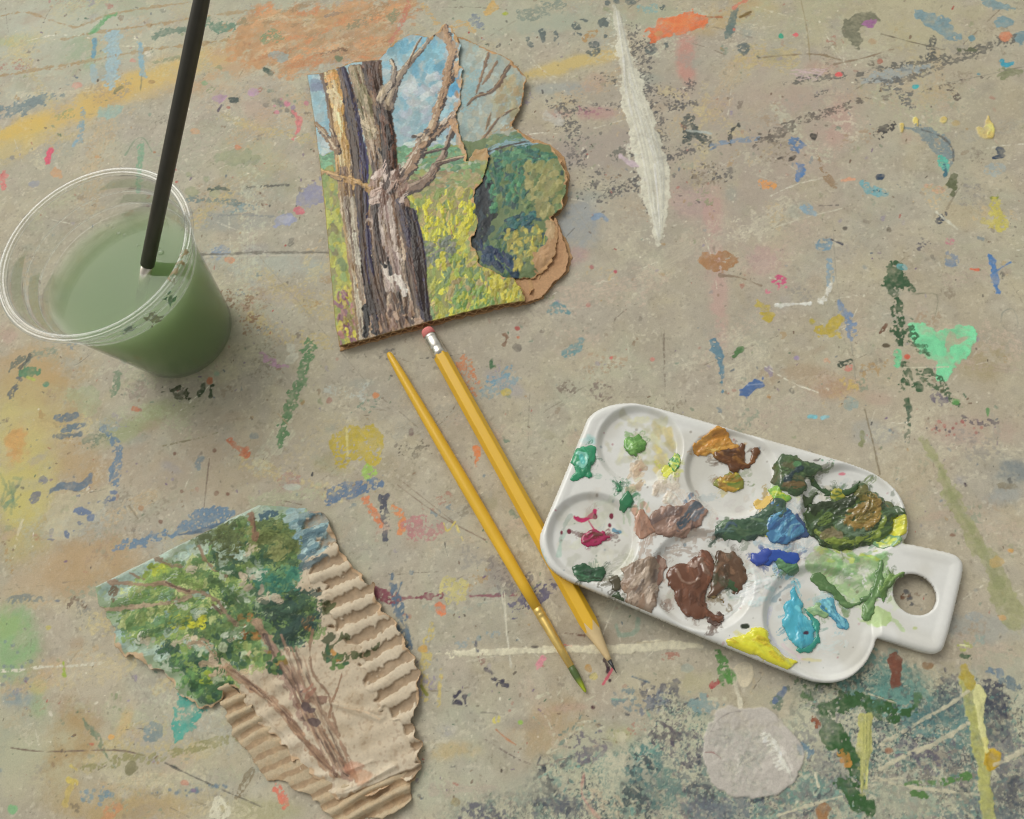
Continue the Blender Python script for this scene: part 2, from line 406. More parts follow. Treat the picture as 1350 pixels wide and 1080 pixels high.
for q in [(60, 60, 150, 70, (166, 170, 152), .6, -.2), (250, 40, 160, 60, (158, 160, 138), .5, 0), (880, 300, 160, 200, (152, 144, 130), .5, 0), (1000, 220, 120, 120, (156, 140, 132), .4, 0),
          (1120, 130, 160, 60, (160, 146, 132), .4, 0), (1250, 480, 140, 100, (166, 156, 132), .4, 0), (1250, 120, 140, 90, (162, 156, 132), .4, 0),
          (560, 480, 150, 60, (152, 144, 130), .4, 0), (1080, 560, 160, 60, (164, 154, 136), .4, 0), (270, 620, 120, 60, (160, 144, 122), .5, 0),
          (60, 520, 60, 50, (158, 138, 100), .7, 0), (20, 600, 40, 90, (172, 164, 104), .65, 0), (85, 610, 60, 40, (162, 136, 100), .55, 0), (110, 745, 60, 40, (160, 134, 98), .7, -.3),
          (30, 700, 40, 40, (160, 144, 90), .6, 0), (190, 790, 60, 30, (164, 146, 118), .4, 0), (90, 985, 32, 60, (152, 128, 88), .8, .2), (40, 970, 60, 60, (158, 158, 134), .5, 0), (60, 560, 40, 14, (160, 130, 90), .5, 0),
          (150, 1060, 80, 25, (158, 138, 98), .6, 0), (230, 1000, 80, 30, (168, 158, 128), .5, 0), (180, 560, 50, 14, (134, 146, 98), .6, -.5), (200, 545, 60, 14, (142, 146, 106), .5, -.2),
          (300, 80, 80, 30, (176, 142, 104), .7, -.35), (240, 95, 80, 18, (186, 160, 100), .55, -.4), (120, 135, 130, 17, (188, 162, 92), .8, -.42), (25, 172, 50, 10, (192, 164, 76), .8, -.25), (145, 125, 30, 12, (176, 140, 76), .5, -.4),
          (110, 70, 30, 24, (122, 148, 112), .5, 0), (130, 18, 60, 12, (150, 148, 120), .5, -.2), (25, 55, 30, 8, (156, 164, 104), .5, 0), (150, 10, 60, 12, (146, 156, 130), .5, 0),
          (330, 210, 50, 30, (154, 156, 124), .5, 0), (350, 250, 40, 20, (140, 148, 132), .4, 0), (300, 290, 60, 14, (132, 138, 136), .5, 0), (380, 350, 50, 14, (160, 168, 160), .5, 0), (370, 390, 50, 12, (160, 142, 132), .4, 0),
          (750, 86, 60, 9, (186, 164, 96), .75, -.25), (800, 72, 25, 10, (182, 158, 96), .6, -.2), (745, 118, 40, 8, (138, 146, 150), .5, 0), (720, 30, 60, 14, (132, 144, 134), .6, -.2), (640, 30, 60, 12, (160, 160, 144), .5, 0),
          (850, 20, 60, 16, (150, 158, 130), .5, 0), (960, 20, 60, 20, (176, 150, 94), .5, -.2), (905, 75, 13, 35, (182, 118, 108), .6, .05), (770, 150, 40, 8, (164, 118, 118), .5, 0), (800, 200, 60, 30, (146, 134, 128), .6, 0),
          (760, 300, 26, 36, (128, 136, 150), .6, 0), (758, 335, 16, 14, (170, 130, 124), .5, 0), (940, 300, 12, 70, (176, 138, 132), .55, 0), (948, 400, 12, 60, (178, 140, 134), .5, 0), (905, 265, 30, 20, (166, 132, 134), .4, 0),
          (1010, 340, 30, 20, (170, 134, 136), .5, 0), (1105, 160, 20, 34, (172, 134, 126), .5, .3), (1100, 90, 30, 14, (168, 126, 112), .5, 0), (1070, 130, 60, 20, (158, 136, 126), .4, 0),
          (1060, 500, 60, 20, (150, 126, 100), .5, .2), (1100, 510, 40, 16, (166, 128, 100), .4, 0), (1300, 470, 40, 26, (142, 128, 90), .55, 0), (1130, 420, 20, 40, (168, 150, 130), .3, 0), (1270, 280, 30, 20, (166, 148, 112), .4, 0),
          (1335, 620, 26, 16, (104, 114, 122), .75, 0), (1320, 650, 26, 14, (134, 142, 146), .5, 0), (1280, 570, 60, 20, (164, 138, 128), .4, 0), (1260, 460, 30, 20, (168, 150, 134), .3, 0),
          (1150, 570, 30, 14, (146, 150, 148), .4, 0), (1290, 830, 60, 20, (140, 146, 144), .5, 0), (1190, 640, 60, 40, (166, 154, 128), .3, 0),
          (720, 960, 50, 30, (160, 136, 100), .6, -.5), (590, 990, 40, 12, (176, 152, 98), .5, 0), (650, 940, 40, 40, (158, 154, 134), .4, 0), (640, 830, 60, 20, (150, 142, 124), .4, 0), (770, 830, 60, 20, (138, 126, 110), .6, .1),
          (810, 1000, 90, 40, (160, 164, 140), .5, 0), (815, 970, 16, 12, (156, 154, 98), .5, 0), (905, 900, 40, 16, (164, 160, 120), .4, 0), (550, 700, 60, 30, (156, 146, 130), .3, 0), (660, 755, 25, 20, (112, 106, 110), .5, .6),
          (300, 700, 40, 20, (164, 146, 124), .4, 0), (20, 840, 30, 40, (118, 156, 106), .75, 0), (10, 820, 20, 20, (150, 160, 90), .5, 0), (55, 930, 14, 18, (132, 156, 112), .6, 0), (20, 990, 40, 30, (140, 150, 130), .4, .6),
          (60, 880, 30, 12, (168, 144, 112), .5, 0), (25, 922, 20, 14, (108, 128, 146), .6, 0), (50, 905, 12, 10, (170, 160, 80), .5, 0), (165, 952, 8, 24, (186, 160, 100), .6, .4), (340, 1068, 50, 16, (150, 146, 100), .5, 0),
          (205, 980, 30, 30, (146, 146, 142), .4, 0), (560, 1040, 60, 30, (164, 166, 146), .5, 0), (460, 610, 40, 14, (150, 142, 60), .3, 0), (40, 230, 60, 40, (158, 156, 132), .4, 0), (400, 570, 40, 20, (156, 144, 124), .4, 0)]:
    wash(*q[:6], ang=q[6])

# long soft drags of old colour, layered
for i in range(330):
    x, y = random.uniform(-20, 1370), random.uniform(-20, 1100); l = random.uniform(30, 130); q = random.gauss(-.22, .35) + (1.3 if random.random() < .2 else 0)
    if x < 420 or y < 150: c = random.choice([(184, 168, 112), (158, 166, 132), (178, 180, 158), (172, 146, 104), (148, 152, 130), (186, 178, 150), (150, 156, 150), (176, 158, 92)])
    else: c = random.choice([(156, 140, 128), (176, 170, 148), (150, 142, 122), (166, 152, 128), (142, 140, 130), (172, 154, 138), (182, 176, 156)])
    T.stroke([(x, y), (x + l * .5 * math.cos(q), y + l * .5 * math.sin(q) + random.gauss(0, 3)), (x + l * math.cos(q), y + l * math.sin(q))], c, random.uniform(4, 17), a=random.uniform(.15, .42), edge=.5, soft=random.uniform(4, 9), grain=random.uniform(.15, .5), streak=.2)
for q in [(90, 985, 40, 60, (156, 130, 88), .7, .2), (110, 745, 60, 34, (160, 134, 96), .6, -.3), (90, 620, 50, 34, (164, 138, 98), .5, 0), (20, 620, 34, 90, (180, 168, 96), .5, 0), (50, 515, 60, 22, (160, 136, 94), .6, 0), (20, 170, 60, 12, (196, 164, 72), .6, -.25), (130, 130, 110, 14, (192, 162, 84), .6, -.42), (240, 92, 50, 14, (190, 162, 92), .5, -.4), (140, 740, 50, 22, (166, 142, 108), .5, 0), (20, 590, 16, 26, (190, 136, 70), .5, 0), (170, 1066, 80, 18, (160, 136, 90), .5, 0),
          (40, 190, 70, 18, (188, 166, 90), .5, -.3), (110, 30, 90, 26, (170, 174, 158), .5, 0), (30, 560, 50, 60, (176, 162, 112), .45, 0), (30, 640, 44, 60, (180, 172, 96), .45, 0), (60, 480, 60, 24, (172, 140, 92), .5, 0), (60, 1010, 90, 40, (172, 168, 138), .5, 0),
          (15, 850, 30, 50, (124, 160, 108), .5, 0), (120, 900, 60, 30, (174, 164, 142), .5, 0), (60, 760, 60, 24, (172, 150, 118), .5, -.3), (700, 20, 140, 30, (160, 164, 142), .5, 0), (1150, 20, 160, 40, (166, 160, 126), .5, 0)]:
    wash(*q[:6], ang=q[6])
T.thin = True
# generic small flecks everywhere
FC = [(90, 84, 74), (70, 72, 72), (120, 96, 74), (100, 116, 132), (96, 120, 104), (150, 96, 84), (190, 184, 168), (150, 120, 76), (130, 120, 140), (120, 130, 96), (184, 178, 160), (110, 100, 90)]
for i in range(1300):
    x, y = random.uniform(-30, 1380), random.uniform(-30, 1110); r = abs(random.gauss(0, 1.1)) + .6
    q = random.uniform(0, 6.3); l = r * random.uniform(.4, 3)
    T.stroke([(x, y), (x + l * math.cos(q), y + l * math.sin(q))], random.choice(FC), r, a=random.uniform(.25, .8), edge=.6, grain=.2)
for i in range(150):   # faint smudges
    x, y = random.uniform(0, 1350), random.uniform(0, 1080)
    wash(x, y, random.uniform(6, 26), random.uniform(4, 14), random.choice([(150, 128, 104), (134, 142, 134), (140, 138, 148), (168, 136, 124), (174, 168, 150), (142, 138, 110), (128, 120, 110)]), random.uniform(.2, .5), random.uniform(-.6, .6))
for i in range(90):    # grainy rubbed paint
    x, y = random.uniform(0, 1350), random.uniform(0, 1080); q = random.gauss(-.25, .5); l = random.uniform(8, 34)
    T.stroke([(x, y), (x + l * math.cos(q), y + l * math.sin(q))], random.choice(FC), random.uniform(2, 7), a=random.uniform(.4, .8), edge=.6, grain=random.uniform(.6, .8))
for i in range(110):   # scratches
    x, y = random.uniform(0, 1350), random.uniform(0, 1080); q = random.gauss(-.2, .6) + (1.5 if random.random() < .25 else 0); l = random.uniform(20, 120)
    c = random.choice([(104, 94, 82), (188, 184, 168), (120, 108, 92), (180, 174, 158)])
    T.stroke([(x, y), (x + l * .5 * math.cos(q), y + l * .5 * math.sin(q) + random.gauss(0, 2)), (x + l * math.cos(q), y + l * math.sin(q))], c, random.uniform(.4, .8), a=random.uniform(.3, .7), edge=.8, grain=.35, h=-.03)

# fine crisp debris: specks, hair scratches, short scrapes
for i in range(1500):
    x, y = random.uniform(-20, 1370), random.uniform(-20, 1100)
    if random.random() < .5: cx_, cy_ = random.choice([(60, 620), (90, 960), (880, 230), (760, 220), (1100, 160), (1250, 560), (250, 470), (620, 800), (760, 940), (1080, 500), (350, 240), (700, 60), (120, 60), (560, 1020)]); x, y = random.gauss(cx_, 60), random.gauss(cy_, 40)
    c = random.choice([(74, 66, 58), (58, 58, 60), (96, 74, 58), (84, 96, 112), (196, 190, 172), (150, 70, 64), (70, 100, 78), (190, 184, 166), (110, 92, 74), (100, 80, 110)])
    q = random.uniform(0, 6.3); r = random.uniform(.45, 1.25); l = r * random.uniform(.2, 3.5)
    T.stroke([(x, y), (x + l * math.cos(q), y + l * math.sin(q))], c, r, a=random.uniform(.5, 1), edge=.4, soft=.9)
for i in range(150):
    x, y = random.uniform(0, 1350), random.uniform(0, 1080); q = random.gauss(-.25, .5) + random.choice([0, 0, 0, 1.4]); l = random.uniform(15, 90); b_ = random.gauss(0, 4)
    T.stroke([(x, y), (x + l * .5 * math.cos(q), y + l * .5 * math.sin(q) + b_), (x + l * math.cos(q), y + l * math.sin(q))], random.choice([(96, 86, 74), (198, 194, 178), (112, 100, 84), (190, 186, 168), (86, 84, 80)]), random.uniform(.35, .7), a=random.uniform(.4, .85), edge=.9, grain=.25, soft=.8, h=-.04)
for i in range(120):   # dry rubbed patches of grain
    x, y = random.uniform(0, 1350), random.uniform(0, 1080)
    T.dot(x, y, random.uniform(8, 34), random.choice([(120, 108, 92), (186, 180, 160), (176, 156, 116), (128, 124, 120), (150, 128, 104), (132, 140, 120)]), random.uniform(5, 16), a=random.uniform(.35, .7), grain=random.uniform(.62, .8), edge=6, soft=5, ang=random.gauss(-.2, .3))
def K(pts, col, w=4, **k): T.stroke(pts, col, w, **k)
def B(P, col, **k): T.blob(P, col, **k)
G = dict(grain=.35); GG = dict(grain=.55)
OC = (150, 122, 78)
K([(0, 21), (33, 16), (62, 25), (88, 33), (105, 35), (150, 18), (250, 3)], OC, 1.3, a=.7, edge=.6)
K([(82, 52), (120, 44), (200, 33), (250, 25), (340, 12)], OC, 1.6, a=.7, edge=.7)
K([(0, 100), (60, 90), (130, 78), (200, 65), (270, 57), (340, 46)], OC, 1.8, a=.75, edge=.6)
K([(120, 44), (130, 35), (140, 24), (152, 19)], (80, 146, 90), 3, a=.9)
K([(125, 52, 3), (122, 75, 3)], (82, 128, 166), a=.9)
K([(150, 50, 11), (148, 80, 10), (144, 108, 7)], (136, 166, 186), a=.8, soft=3)
K([(122, 88), (125, 105)], (130, 160, 180), 5, a=.6)
K([(184, 58, 3), (186, 78, 3), (189, 98, 6)], (112, 150, 178), a=.85)
K([(187, 100), (185, 120)], (140, 128, 90), 1.5)
K([(200, 52, 3), (220, 41, 5), (245, 38, 4), (262, 36, 3)], (88, 114, 98), a=.85, edge=.5)
K([(275, 29, 5), (295, 37, 8), (315, 30, 5), (322, 28, 3)], (86, 120, 100), a=.9, edge=.5)
K([(202, 82), (225, 78), (240, 76)], (116, 126, 98), 3, a=.7, **G)
K([(0, 147, 7), (25, 143, 9), (45, 134, 9), (60, 128, 3), (82, 127, 1)], (98, 116, 124), a=.85, edge=.5)
K([(110, 145, 3), (105, 188, 4)], (108, 138, 160), a=.85, edge=.3, grain=.2); K([(97, 192), (101, 186)], (120, 146, 170), 2)
K([(80, 155), (92, 147)], (124, 134, 94), 6, a=.7, **G); K([(152, 122), (160, 114)], (108, 108, 78), 3)
K([(135, 150), (155, 146)], (128, 164, 158), 7, a=.7, soft=3)
K([(68, 199), (62, 213)], (194, 78, 100), 4.5); K([(4, 230), (6, 248)], (196, 96, 96), 5, a=.9)
K([(187, 190), (184, 220), (182, 252)], (112, 148, 120), 4, a=.85, grain=.3)
K([(165, 205), (178, 185), (190, 183), (200, 200)], (120, 134, 112), 1.2)
for x, y, r, c in [(75, 228, 8, (182, 140, 100)), (128, 207, 4, (186, 140, 90)), (290, 130, 8, (158, 126, 154)), (334, 122, 8, (164, 130, 158)), (301, 142, 2.5, (160, 90, 70)), (313, 195, 5, (190, 118, 80)),
                   (204, 201, 2.5, (150, 100, 60)), (200, 108, 4, (150, 116, 70)), (270, 110, 4, (110, 150, 110)), (16, 208, 4, (120, 118, 116)), (45, 243, 6, (134, 136, 146)), (233, 240, 2, (170, 60, 50)), (258, 173, 7, (184, 146, 110)), (102, 112, 6, (186, 136, 120)),
                   (175, 80, 4, (196, 120, 106)), (145, 8, 6, (170, 110, 100))]:
    T.dot(x, y, r, c, r * .7, a=.8)
T.dot(308, 132, 7, (62, 72, 68), 3.5, ang=.2); K([(292, 139), (287, 146)], (80, 70, 84), 2)
for x, y, rx, ry in [(253, 253, 11, 7), (283, 254, 7, 6), (248, 230, 5, 5), (272, 236, 4, 4), (316, 208, 30, 9)]:   # water stains with darker rims
    T.dot(x, y, rx, (122, 132, 104), ry, a=.55); T.dot(x, y, rx - 1.6, (150, 150, 118), ry - 1.6, a=.6)
K([(276, 251), (290, 248), (302, 251)], (84, 92, 80), 2.5, grain=.2); K([(325, 247), (380, 244)], (92, 92, 84), 2, **G)
K([(248, 262), (280, 264), (320, 270)], (92, 112, 112), 4, a=.8, **G); K([(300, 276), (335, 272)], (110, 132, 140), 5, a=.7, **GG)
K([(275, 285), (320, 283), (360, 286)], (118, 122, 122), 2, a=.7, **G)
# orange-brown rubbed field above the tree painting
B([(345, 8), (400, 14), (470, 4), (552, -8), (542, 20), (532, 40), (520, 58), (500, 72), (440, 84), (400, 98), (350, 92), (310, 70), (305, 40)], (174, 128, 84), a=.8, edge=7, soft=12)
T.dabs([(350, 10), (540, 5), (500, 70), (400, 95), (350, 90)], [(182, 124, 78), (176, 136, 96), (168, 150, 118), (150, 124, 90), (186, 120, 76), (172, 158, 130)], 130, 40, 3.5, -.35, .15, a=.6, grain=.35, soft=2)
K([(345, 52, 5), (360, 48, 8), (372, 50, 4)], (108, 130, 96), a=.85, **G)
K([(450, 40, 2), (475, 30, 6), (488, 24, 4)], (120, 118, 92), a=.8, **G); K([(430, 22), (450, 16)], (124, 112, 100), 3, a=.8, **G)
K([(515, 25), (522, 17)], (120, 124, 96), 5, a=.8, **G); K([(425, 72), (445, 66), (456, 66)], (104, 82, 62), 2.5, **G); T.dot(446, 77, 5, (104, 112, 84), 4)
K([(540, 0), (532, 25), (515, 55)], (176, 96, 84), 3, a=.6, **G)
K([(349, 91, 3), (358, 97, 4)], (66, 82, 70), edge=.2)
K([(372, 76), (362, 72)], (130, 150, 150), 6, a=.7)
for i in range(26):
    x = random.gauss(378, 12); y = random.gauss(137, 9); T.dot(x, y, random.uniform(1, 3.5), random.choice([(130, 110, 150), (104, 126, 104), (180, 110, 130), (110, 108, 100)]), a=.75)
K([(386, 147, 2), (394, 158, 4), (393, 172, 3), (387, 183, 1)], (192, 110, 112), a=.9)
B([(383, 259), (400, 246), (422, 238), (425, 252), (424, 270), (398, 272)], (126, 128, 158), a=.8, edge=3)
T.dot(395, 278, 8, (186, 92, 108), 6, a=.85); T.dot(375, 290, 15, (132, 138, 168), 9, a=.8, ang=-.15); T.dot(376, 289, 9, (160, 160, 168), 4, a=.6, ang=-.15)
T.dot(290, 333, 12, (116, 128, 166), 9, a=.8, grain=.25); T.dot(302, 343, 6, (186, 130, 96), 3.5, a=.9)
K([(262, 336), (300, 335), (340, 333), (433, 333)], (104, 100, 90), 1.6, a=.9, edge=.5); K([(270, 338), (433, 336)], (176, 170, 154), 1, a=.7)
for x, y in ((295, 392), (332, 430), (318, 398)):
    T.dot(x, y, 15, (128, 98, 72), 13, a=.85, grain=.62)
K([(345, 468, 3), (360, 479, 5), (380, 483, 2)], (164, 128, 150), a=.85, **G)
K([(382, 475), (388, 468), (384, 460)], (176, 174, 158), 6, h=.08, a=.8)
K([(409, 452, 5), (402, 485, 7), (390, 515, 7), (378, 550, 6), (370, 588, 5)], (76, 118, 76), a=.9, grain=.25, edge=.4, h=.04)
K([(335, 330), (480, 500)], (130, 120, 104), .5)
# stick painting gap and between the pencils
K([(612, 480), (618, 500), (626, 516)], (178, 110, 66), 9, a=.8, **GG); K([(632, 510), (655, 498), (672, 490)], (92, 128, 160), 7, a=.85, **GG)
K([(645, 515), (672, 505)], (104, 134, 156), 9, a=.6, **GG); T.dot(647, 481, 6, (48, 96, 60), 8, edge=2); T.dot(668, 517, 7, (178, 160, 60), 4, a=.8)
K([(662, 440), (668, 445), (664, 455)], (120, 96, 76), 2.5); T.dot(494, 521, 4, (190, 120, 70), a=.8); K([(435, 515), (470, 525), (480, 512)], (168, 176, 172), 6, a=.5, **GG)
T.dot(434, 528, 4, (150, 90, 80), a=.6)
K([(725, 412, 5), (735, 402, 6), (750, 414, 3)], (78, 124, 136), a=.85, grain=.2); K([(745, 468), (758, 460), (766, 450)], (74, 126, 140), 6, a=.8, **G)
for x, y, r, c in [(806, 472, 3, (200, 70, 70)), (682, 433, 3, (160, 66, 62)), (683, 445, 3.5, (170, 100, 66)), (811, 358, 3, (160, 60, 80)), (780, 352, 2.5, (150, 70, 80)), (683, 460, 7, (104, 98, 90)), (775, 402, 4, (160, 100, 92)), (860, 474, 2.5, (180, 110, 100)),
                   (1114, 302, 3, (70, 66, 60)), (1172, 303, 3.5, (88, 82, 70)), (1260, 369, 1.5, (60, 60, 60))]:
    T.dot(x, y, r, c, r * .9, a=.85)
T.dot(748, 511, 14, (108, 94, 84), 8, a=.8, grain=.5); T.dot(793, 516, 13, (108, 94, 88), 11, a=.75, grain=.55)
K([(783, 288), (792, 284), (800, 290)], (112, 130, 170), 3, a=.8)
B([(928, 345), (935, 335), (955, 333), (968, 343), (965, 355), (945, 356)], (146, 108, 72), a=.95, edge=3, h=.05, grain=.15)
K([(950, 363, 3), (975, 366, 1.3), (1004, 377, 1.2)], (120, 104, 86), a=.9)
K([(940, 450, 5), (947, 465, 7), (951, 485, 2.5), (952, 516, 2)], (76, 112, 142), a=.9, grain=.1)
K([(968, 470, 3), (974, 464, 6)], (66, 104, 60), a=.95)
B([(975, 515), (985, 503), (1005, 501), (1010, 510), (998, 516), (978, 522)], (74, 96, 154), edge=2.5, h=.06); K([(985, 508), (1006, 506)], (140, 150, 190), 1, a=.7)
# upper middle
K([(688, 22, 8), (712, 14, 7), (740, 8, 8)], (112, 124, 114), a=.8, **G)
for x, y, rx, ry, an in [(760, 35, 7, 5, 0), (768, 26, 6, 2.5, .1), (715, 46, 4, 9, -.2), (732, 50, 2.5, 6, .2), (698, 56, 2.5, 7, -.3), (795, 30, 6, 5, 0), (784, 58, 9, 5, .2), (782, 68, 11, 6, -.1), (797, 47, 3, 3, 0), (872, 11, 5, 3, 0), (858, 64, 7, 8, .1), (878, 60, 3, 6, .3),
                         (979, 63, 6, 7, 0), (1000, 76, 3, 2, 0), (763, 45, 4, 1.5, 0), (800, 5, 3, 3, 0), (833, 2, 5, 3, 0), (813, 3, 4, 2, 0)]:
    T.dot(x, y, rx, (72, 86, 90), ry, a=.85, ang=an, edge=1.5, grain=.12)
K([(772, 50), (784, 42)], (156, 120, 70), 4, a=.8, **G); K([(845, 10), (862, 12)], (112, 150, 152), 5, a=.7, **G)
K([(625, 25), (632, 33)], (104, 112, 140), 6, a=.8, **G); T.dot(667, 18, 5, (156, 164, 60), 3); K([(655, 10), (640, 18), (650, 5)], (186, 150, 80), 3, a=.8)
K([(560, 8), (572, 25), (590, 38), (610, 30), (625, 40)], (182, 148, 86), 4, a=.7, **G); K([(540, 45), (520, 62)], (176, 130, 90), 1, a=.8)
B([(845, 46), (863, 37), (868, 24), (885, 24), (905, 16), (918, 16), (932, 22), (928, 36), (905, 40), (885, 46), (866, 57), (849, 53)], (210, 108, 64), edge=2.5, h=.06, var=.09)
T.dot(868, 45, 6, (178, 140, 90), 4, a=.8); K([(930, 22), (952, 23)], (150, 96, 62), 1.6)
K([(970, 12, 3), (966, 28, 5), (960, 46, 5)], (84, 104, 102), a=.9); T.dot(968, 39, 3, (220, 110, 90)); K([(968, 10), (982, 0)], (190, 110, 90), 3, a=.8); K([(976, 22), (990, 16)], (110, 90, 50), 1.5)
for P, w_ in [([(832, 40), (838, 60), (845, 58)], 6), ([(850, 126), (866, 132), (882, 137)], 12), ([(846, 60), (850, 100), (860, 150)], 10), ([(868, 160), (874, 200), (876, 230)], 8), ([(745, 142), (748, 165), (760, 205)], 14), ([(775, 250), (795, 245)], 13), ([(790, 258), (835, 244)], 7), ([(833, 175), (840, 200), (846, 250), (856, 280)], 5),
              ([(775, 145), (800, 140), (825, 136)], 4), ([(905, 118), (912, 108)], 5), ([(895, 138), (915, 136)], 4), ([(880, 215), (895, 200)], 6), ([(925, 225), (960, 230)], 7), ([(905, 195), (935, 190)], 5)]:
    T.stroke(P, (74, 74, 76), w_, a=.8, edge=.6, grain=.66)
K([(905, 155, 6), (910, 170, 10), (905, 182, 6)], (60, 70, 68), a=.9, grain=.3); K([(900, 188, 3), (915, 178, 5), (935, 186, 4)], (60, 70, 68), a=.9, grain=.4); K([(905, 172), (925, 174), (938, 176)], (160, 166, 160), 2, a=.9)
K([(962, 188), (964, 172), (974, 166)], (70, 72, 68), 3, **G); K([(938, 194), (955, 188), (1000, 183)], (104, 122, 160), 3, a=.8, **G)
K([(812, 205), (820, 200)], (88, 92, 84), 6, a=.8, **G); K([(818, 206), (830, 215), (842, 217)], (176, 160, 166), 3)
B([(760, 135), (775, 146), (790, 144), (788, 152), (765, 156)], (150, 98, 116), a=.7, edge=2, grain=.35)
for i in range(7): K([(710 + random.uniform(0, 30), 140 + random.uniform(0, 25)), (715 + random.uniform(0, 30), 148 + random.uniform(0, 20))], (170, 166, 156), 2.5, a=.7, h=.06)
K([(840, 398), (710, 200)], (140, 134, 120), .5)
# the broad white brush stroke
WP = [(806, 8), (811, 45), (817, 80), (821, 108), (819, 122), (825, 150), (832, 188), (840, 215), (846, 250), (856, 288), (867, 327), (874, 306), (880, 272), (882, 236), (877, 202), (866, 165), (853, 130), (845, 104), (834, 80), (826, 45), (816, 10)]
B(WP, (190, 187, 170), edge=1.6, h=.10, rough=.5)
T.flow([(812, 15), (822, 80), (826, 130), (846, 215), (858, 280), (868, 318)], [(817, 15), (832, 80), (846, 125), (872, 200), (877, 260), (872, 310)], [(206, 202, 186), (176, 174, 160), (192, 190, 176), (166, 166, 158)], 90, 1.1, .35, a=.45, h=.03, edge=.5)
for sx, sy in [([(812, 30), (822, 110)], 0), ([(838, 85), (848, 130), (864, 170)], 0), ([(832, 190), (846, 250), (864, 315)], 0)]: K(sx, (190, 188, 172), 7, a=.6, edge=.6, grain=.72)
# upper right
T.stroke([(1160, 26, 2), (1145, 23, 6), (1128, 28, 10), (1120, 42, 10), (1130, 56, 8)], (104, 104, 86), a=.92, edge=.2, h=.05, rough=.4)
K([(1138, 32, 3), (1146, 32, 6), (1154, 28, 2)], (142, 96, 134)); T.dot(1151, 55, 6, (160, 134, 104), 5, a=.7)
T.stroke([(1207, 16, 2), (1220, 24, 9), (1240, 34, 12), (1258, 44, 7), (1266, 48, 4)], (110, 134, 146), a=.95, edge=.3, h=.06, rough=.4)
T.stroke([(1298, 3, 5), (1315, 8, 6), (1338, 12, 2)], (110, 134, 144), a=.9, h=.04); T.dot(1323, 29, 11, (108, 132, 142), 6, h=.05); T.dot(1282, 51, 6, (104, 132, 144), 4.5); T.dot(1345, 48, 10, (110, 134, 144), 8)
K([(1229, 50, 4), (1226, 62, 4), (1226, 74, 7)], (72, 76, 76), a=.9, grain=.3)
K([(1035, 110, 2), (1060, 106, 4), (1090, 100, 3), (1130, 98, 2), (1160, 90, 4), (1200, 86, 5), (1235, 82, 7), (1270, 74, 8), (1300, 62, 6), (1335, 50, 4)], (84, 84, 80), a=.85, edge=.5, grain=.42)
K([(1140, 104, 5), (1170, 100, 9), (1200, 92, 6), (1225, 87, 3)], (138, 148, 154), a=.75, grain=.2)
K([(1130, 106), (1180, 106), (1230, 94), (1250, 84)], (92, 90, 86), 4, a=.8, **GG)
K([(1000, 190, 8), (1030, 175, 7), (1050, 162, 6), (1080, 152, 5), (1110, 142, 4), (1150, 130, 2), (1220, 118, 1), (1340, 90, 1)], (88, 82, 76), a=.85, edge=.6, grain=.42)
K([(1168, 112, 8), (1185, 112, 9), (1192, 128, 8), (1202, 148, 3)], (90, 92, 92), a=.85, grain=.5); K([(1245, 103, 3), (1252, 115, 6), (1262, 130, 4)], (96, 88, 80), **GG)
K([(1160, 175, 8), (1178, 165, 4)], (70, 68, 66), **GG); K([(1000, 77), (1070, 71), (1110, 80)], (126, 110, 86), 1.5, a=.9); K([(1100, 85), (1140, 76), (1178, 65)], (126, 110, 90), 1.2)
K([(1162, 45), (1200, 55), (1245, 66)], (86, 78, 66), 1, a=.9); K([(1056, 0), (1064, 40), (1068, 80)], (140, 126, 96), 1, a=.8); K([(1285, 66), (1262, 66)], (90, 94, 74), 3, **G)
for i in range(14): K([(1040 + random.uniform(0, 40), 108 - random.uniform(0, 18)), (1050 + random.uniform(0, 45), 104 - random.uniform(0, 16))], (180, 160, 160), 1, a=.8)
T.dot(1106, 98, 4, (200, 84, 84), 3); T.dot(1325, 47, 8, (192, 120, 86), 5, a=.8); T.dot(1030, 49, 4, (60, 160, 130)); T.dot(1049, 46, 3, (200, 90, 96)); T.dot(1207, 115, 5, (62, 160, 168), 4); T.dot(1160, 81, 4, (150, 100, 84), 3)
K([(1321, 82, 3), (1324, 86, 4), (1335, 84, 3)], (56, 138, 172)); K([(1322, 98), (1345, 94)], (118, 122, 92), 6, a=.9, h=.06); T.dot(1290, 98, 3, (80, 130, 150), 2); K([(1240, 112), (1350, 88)], (110, 108, 96), .7)
for P in ([(1186, 165), (1191, 164), (1193, 170), (1191, 176), (1186, 175)], [(1204, 155), (1209, 155), (1211, 162), (1210, 168), (1204, 162)], [(1240, 157), (1246, 154), (1248, 160), (1243, 163)],
          [(1302, 151), (1307, 160), (1311, 173), (1309, 181), (1300, 184), (1292, 181), (1287, 171), (1290, 167), (1297, 168)]):
    B(P, (208, 178, 98), edge=.7, h=.35, soft=2, rough=.35, var=.08)
T.dot(1260, 162, 6, (160, 140, 94), 3, a=.7)
T.stroke([(1193, 168, 2), (1212, 172, 7), (1230, 182, 11), (1244, 196, 13), (1250, 210, 8), (1246, 222, 5)], (112, 126, 132), a=.9, edge=.25, grain=.08, h=.05)
T.stroke([(1215, 171), (1240, 180), (1255, 195), (1257, 212)], (80, 80, 80), 1.3, a=.8); T.dot(1236, 186, 6, (160, 140, 110), 3, a=.6, ang=.6)
K([(1240, 208, 4), (1244, 218, 7), (1247, 226, 3)], (78, 168, 150), a=.9, grain=.15); K([(1244, 218), (1246, 230)], (60, 96, 116), 3, **G)
K([(1255, 242, 8), (1260, 232, 4), (1257, 256, 3)], (86, 92, 64), a=.95, h=.05); K([(1222, 247), (1244, 250)], (190, 146, 116), 4, a=.7, **G)
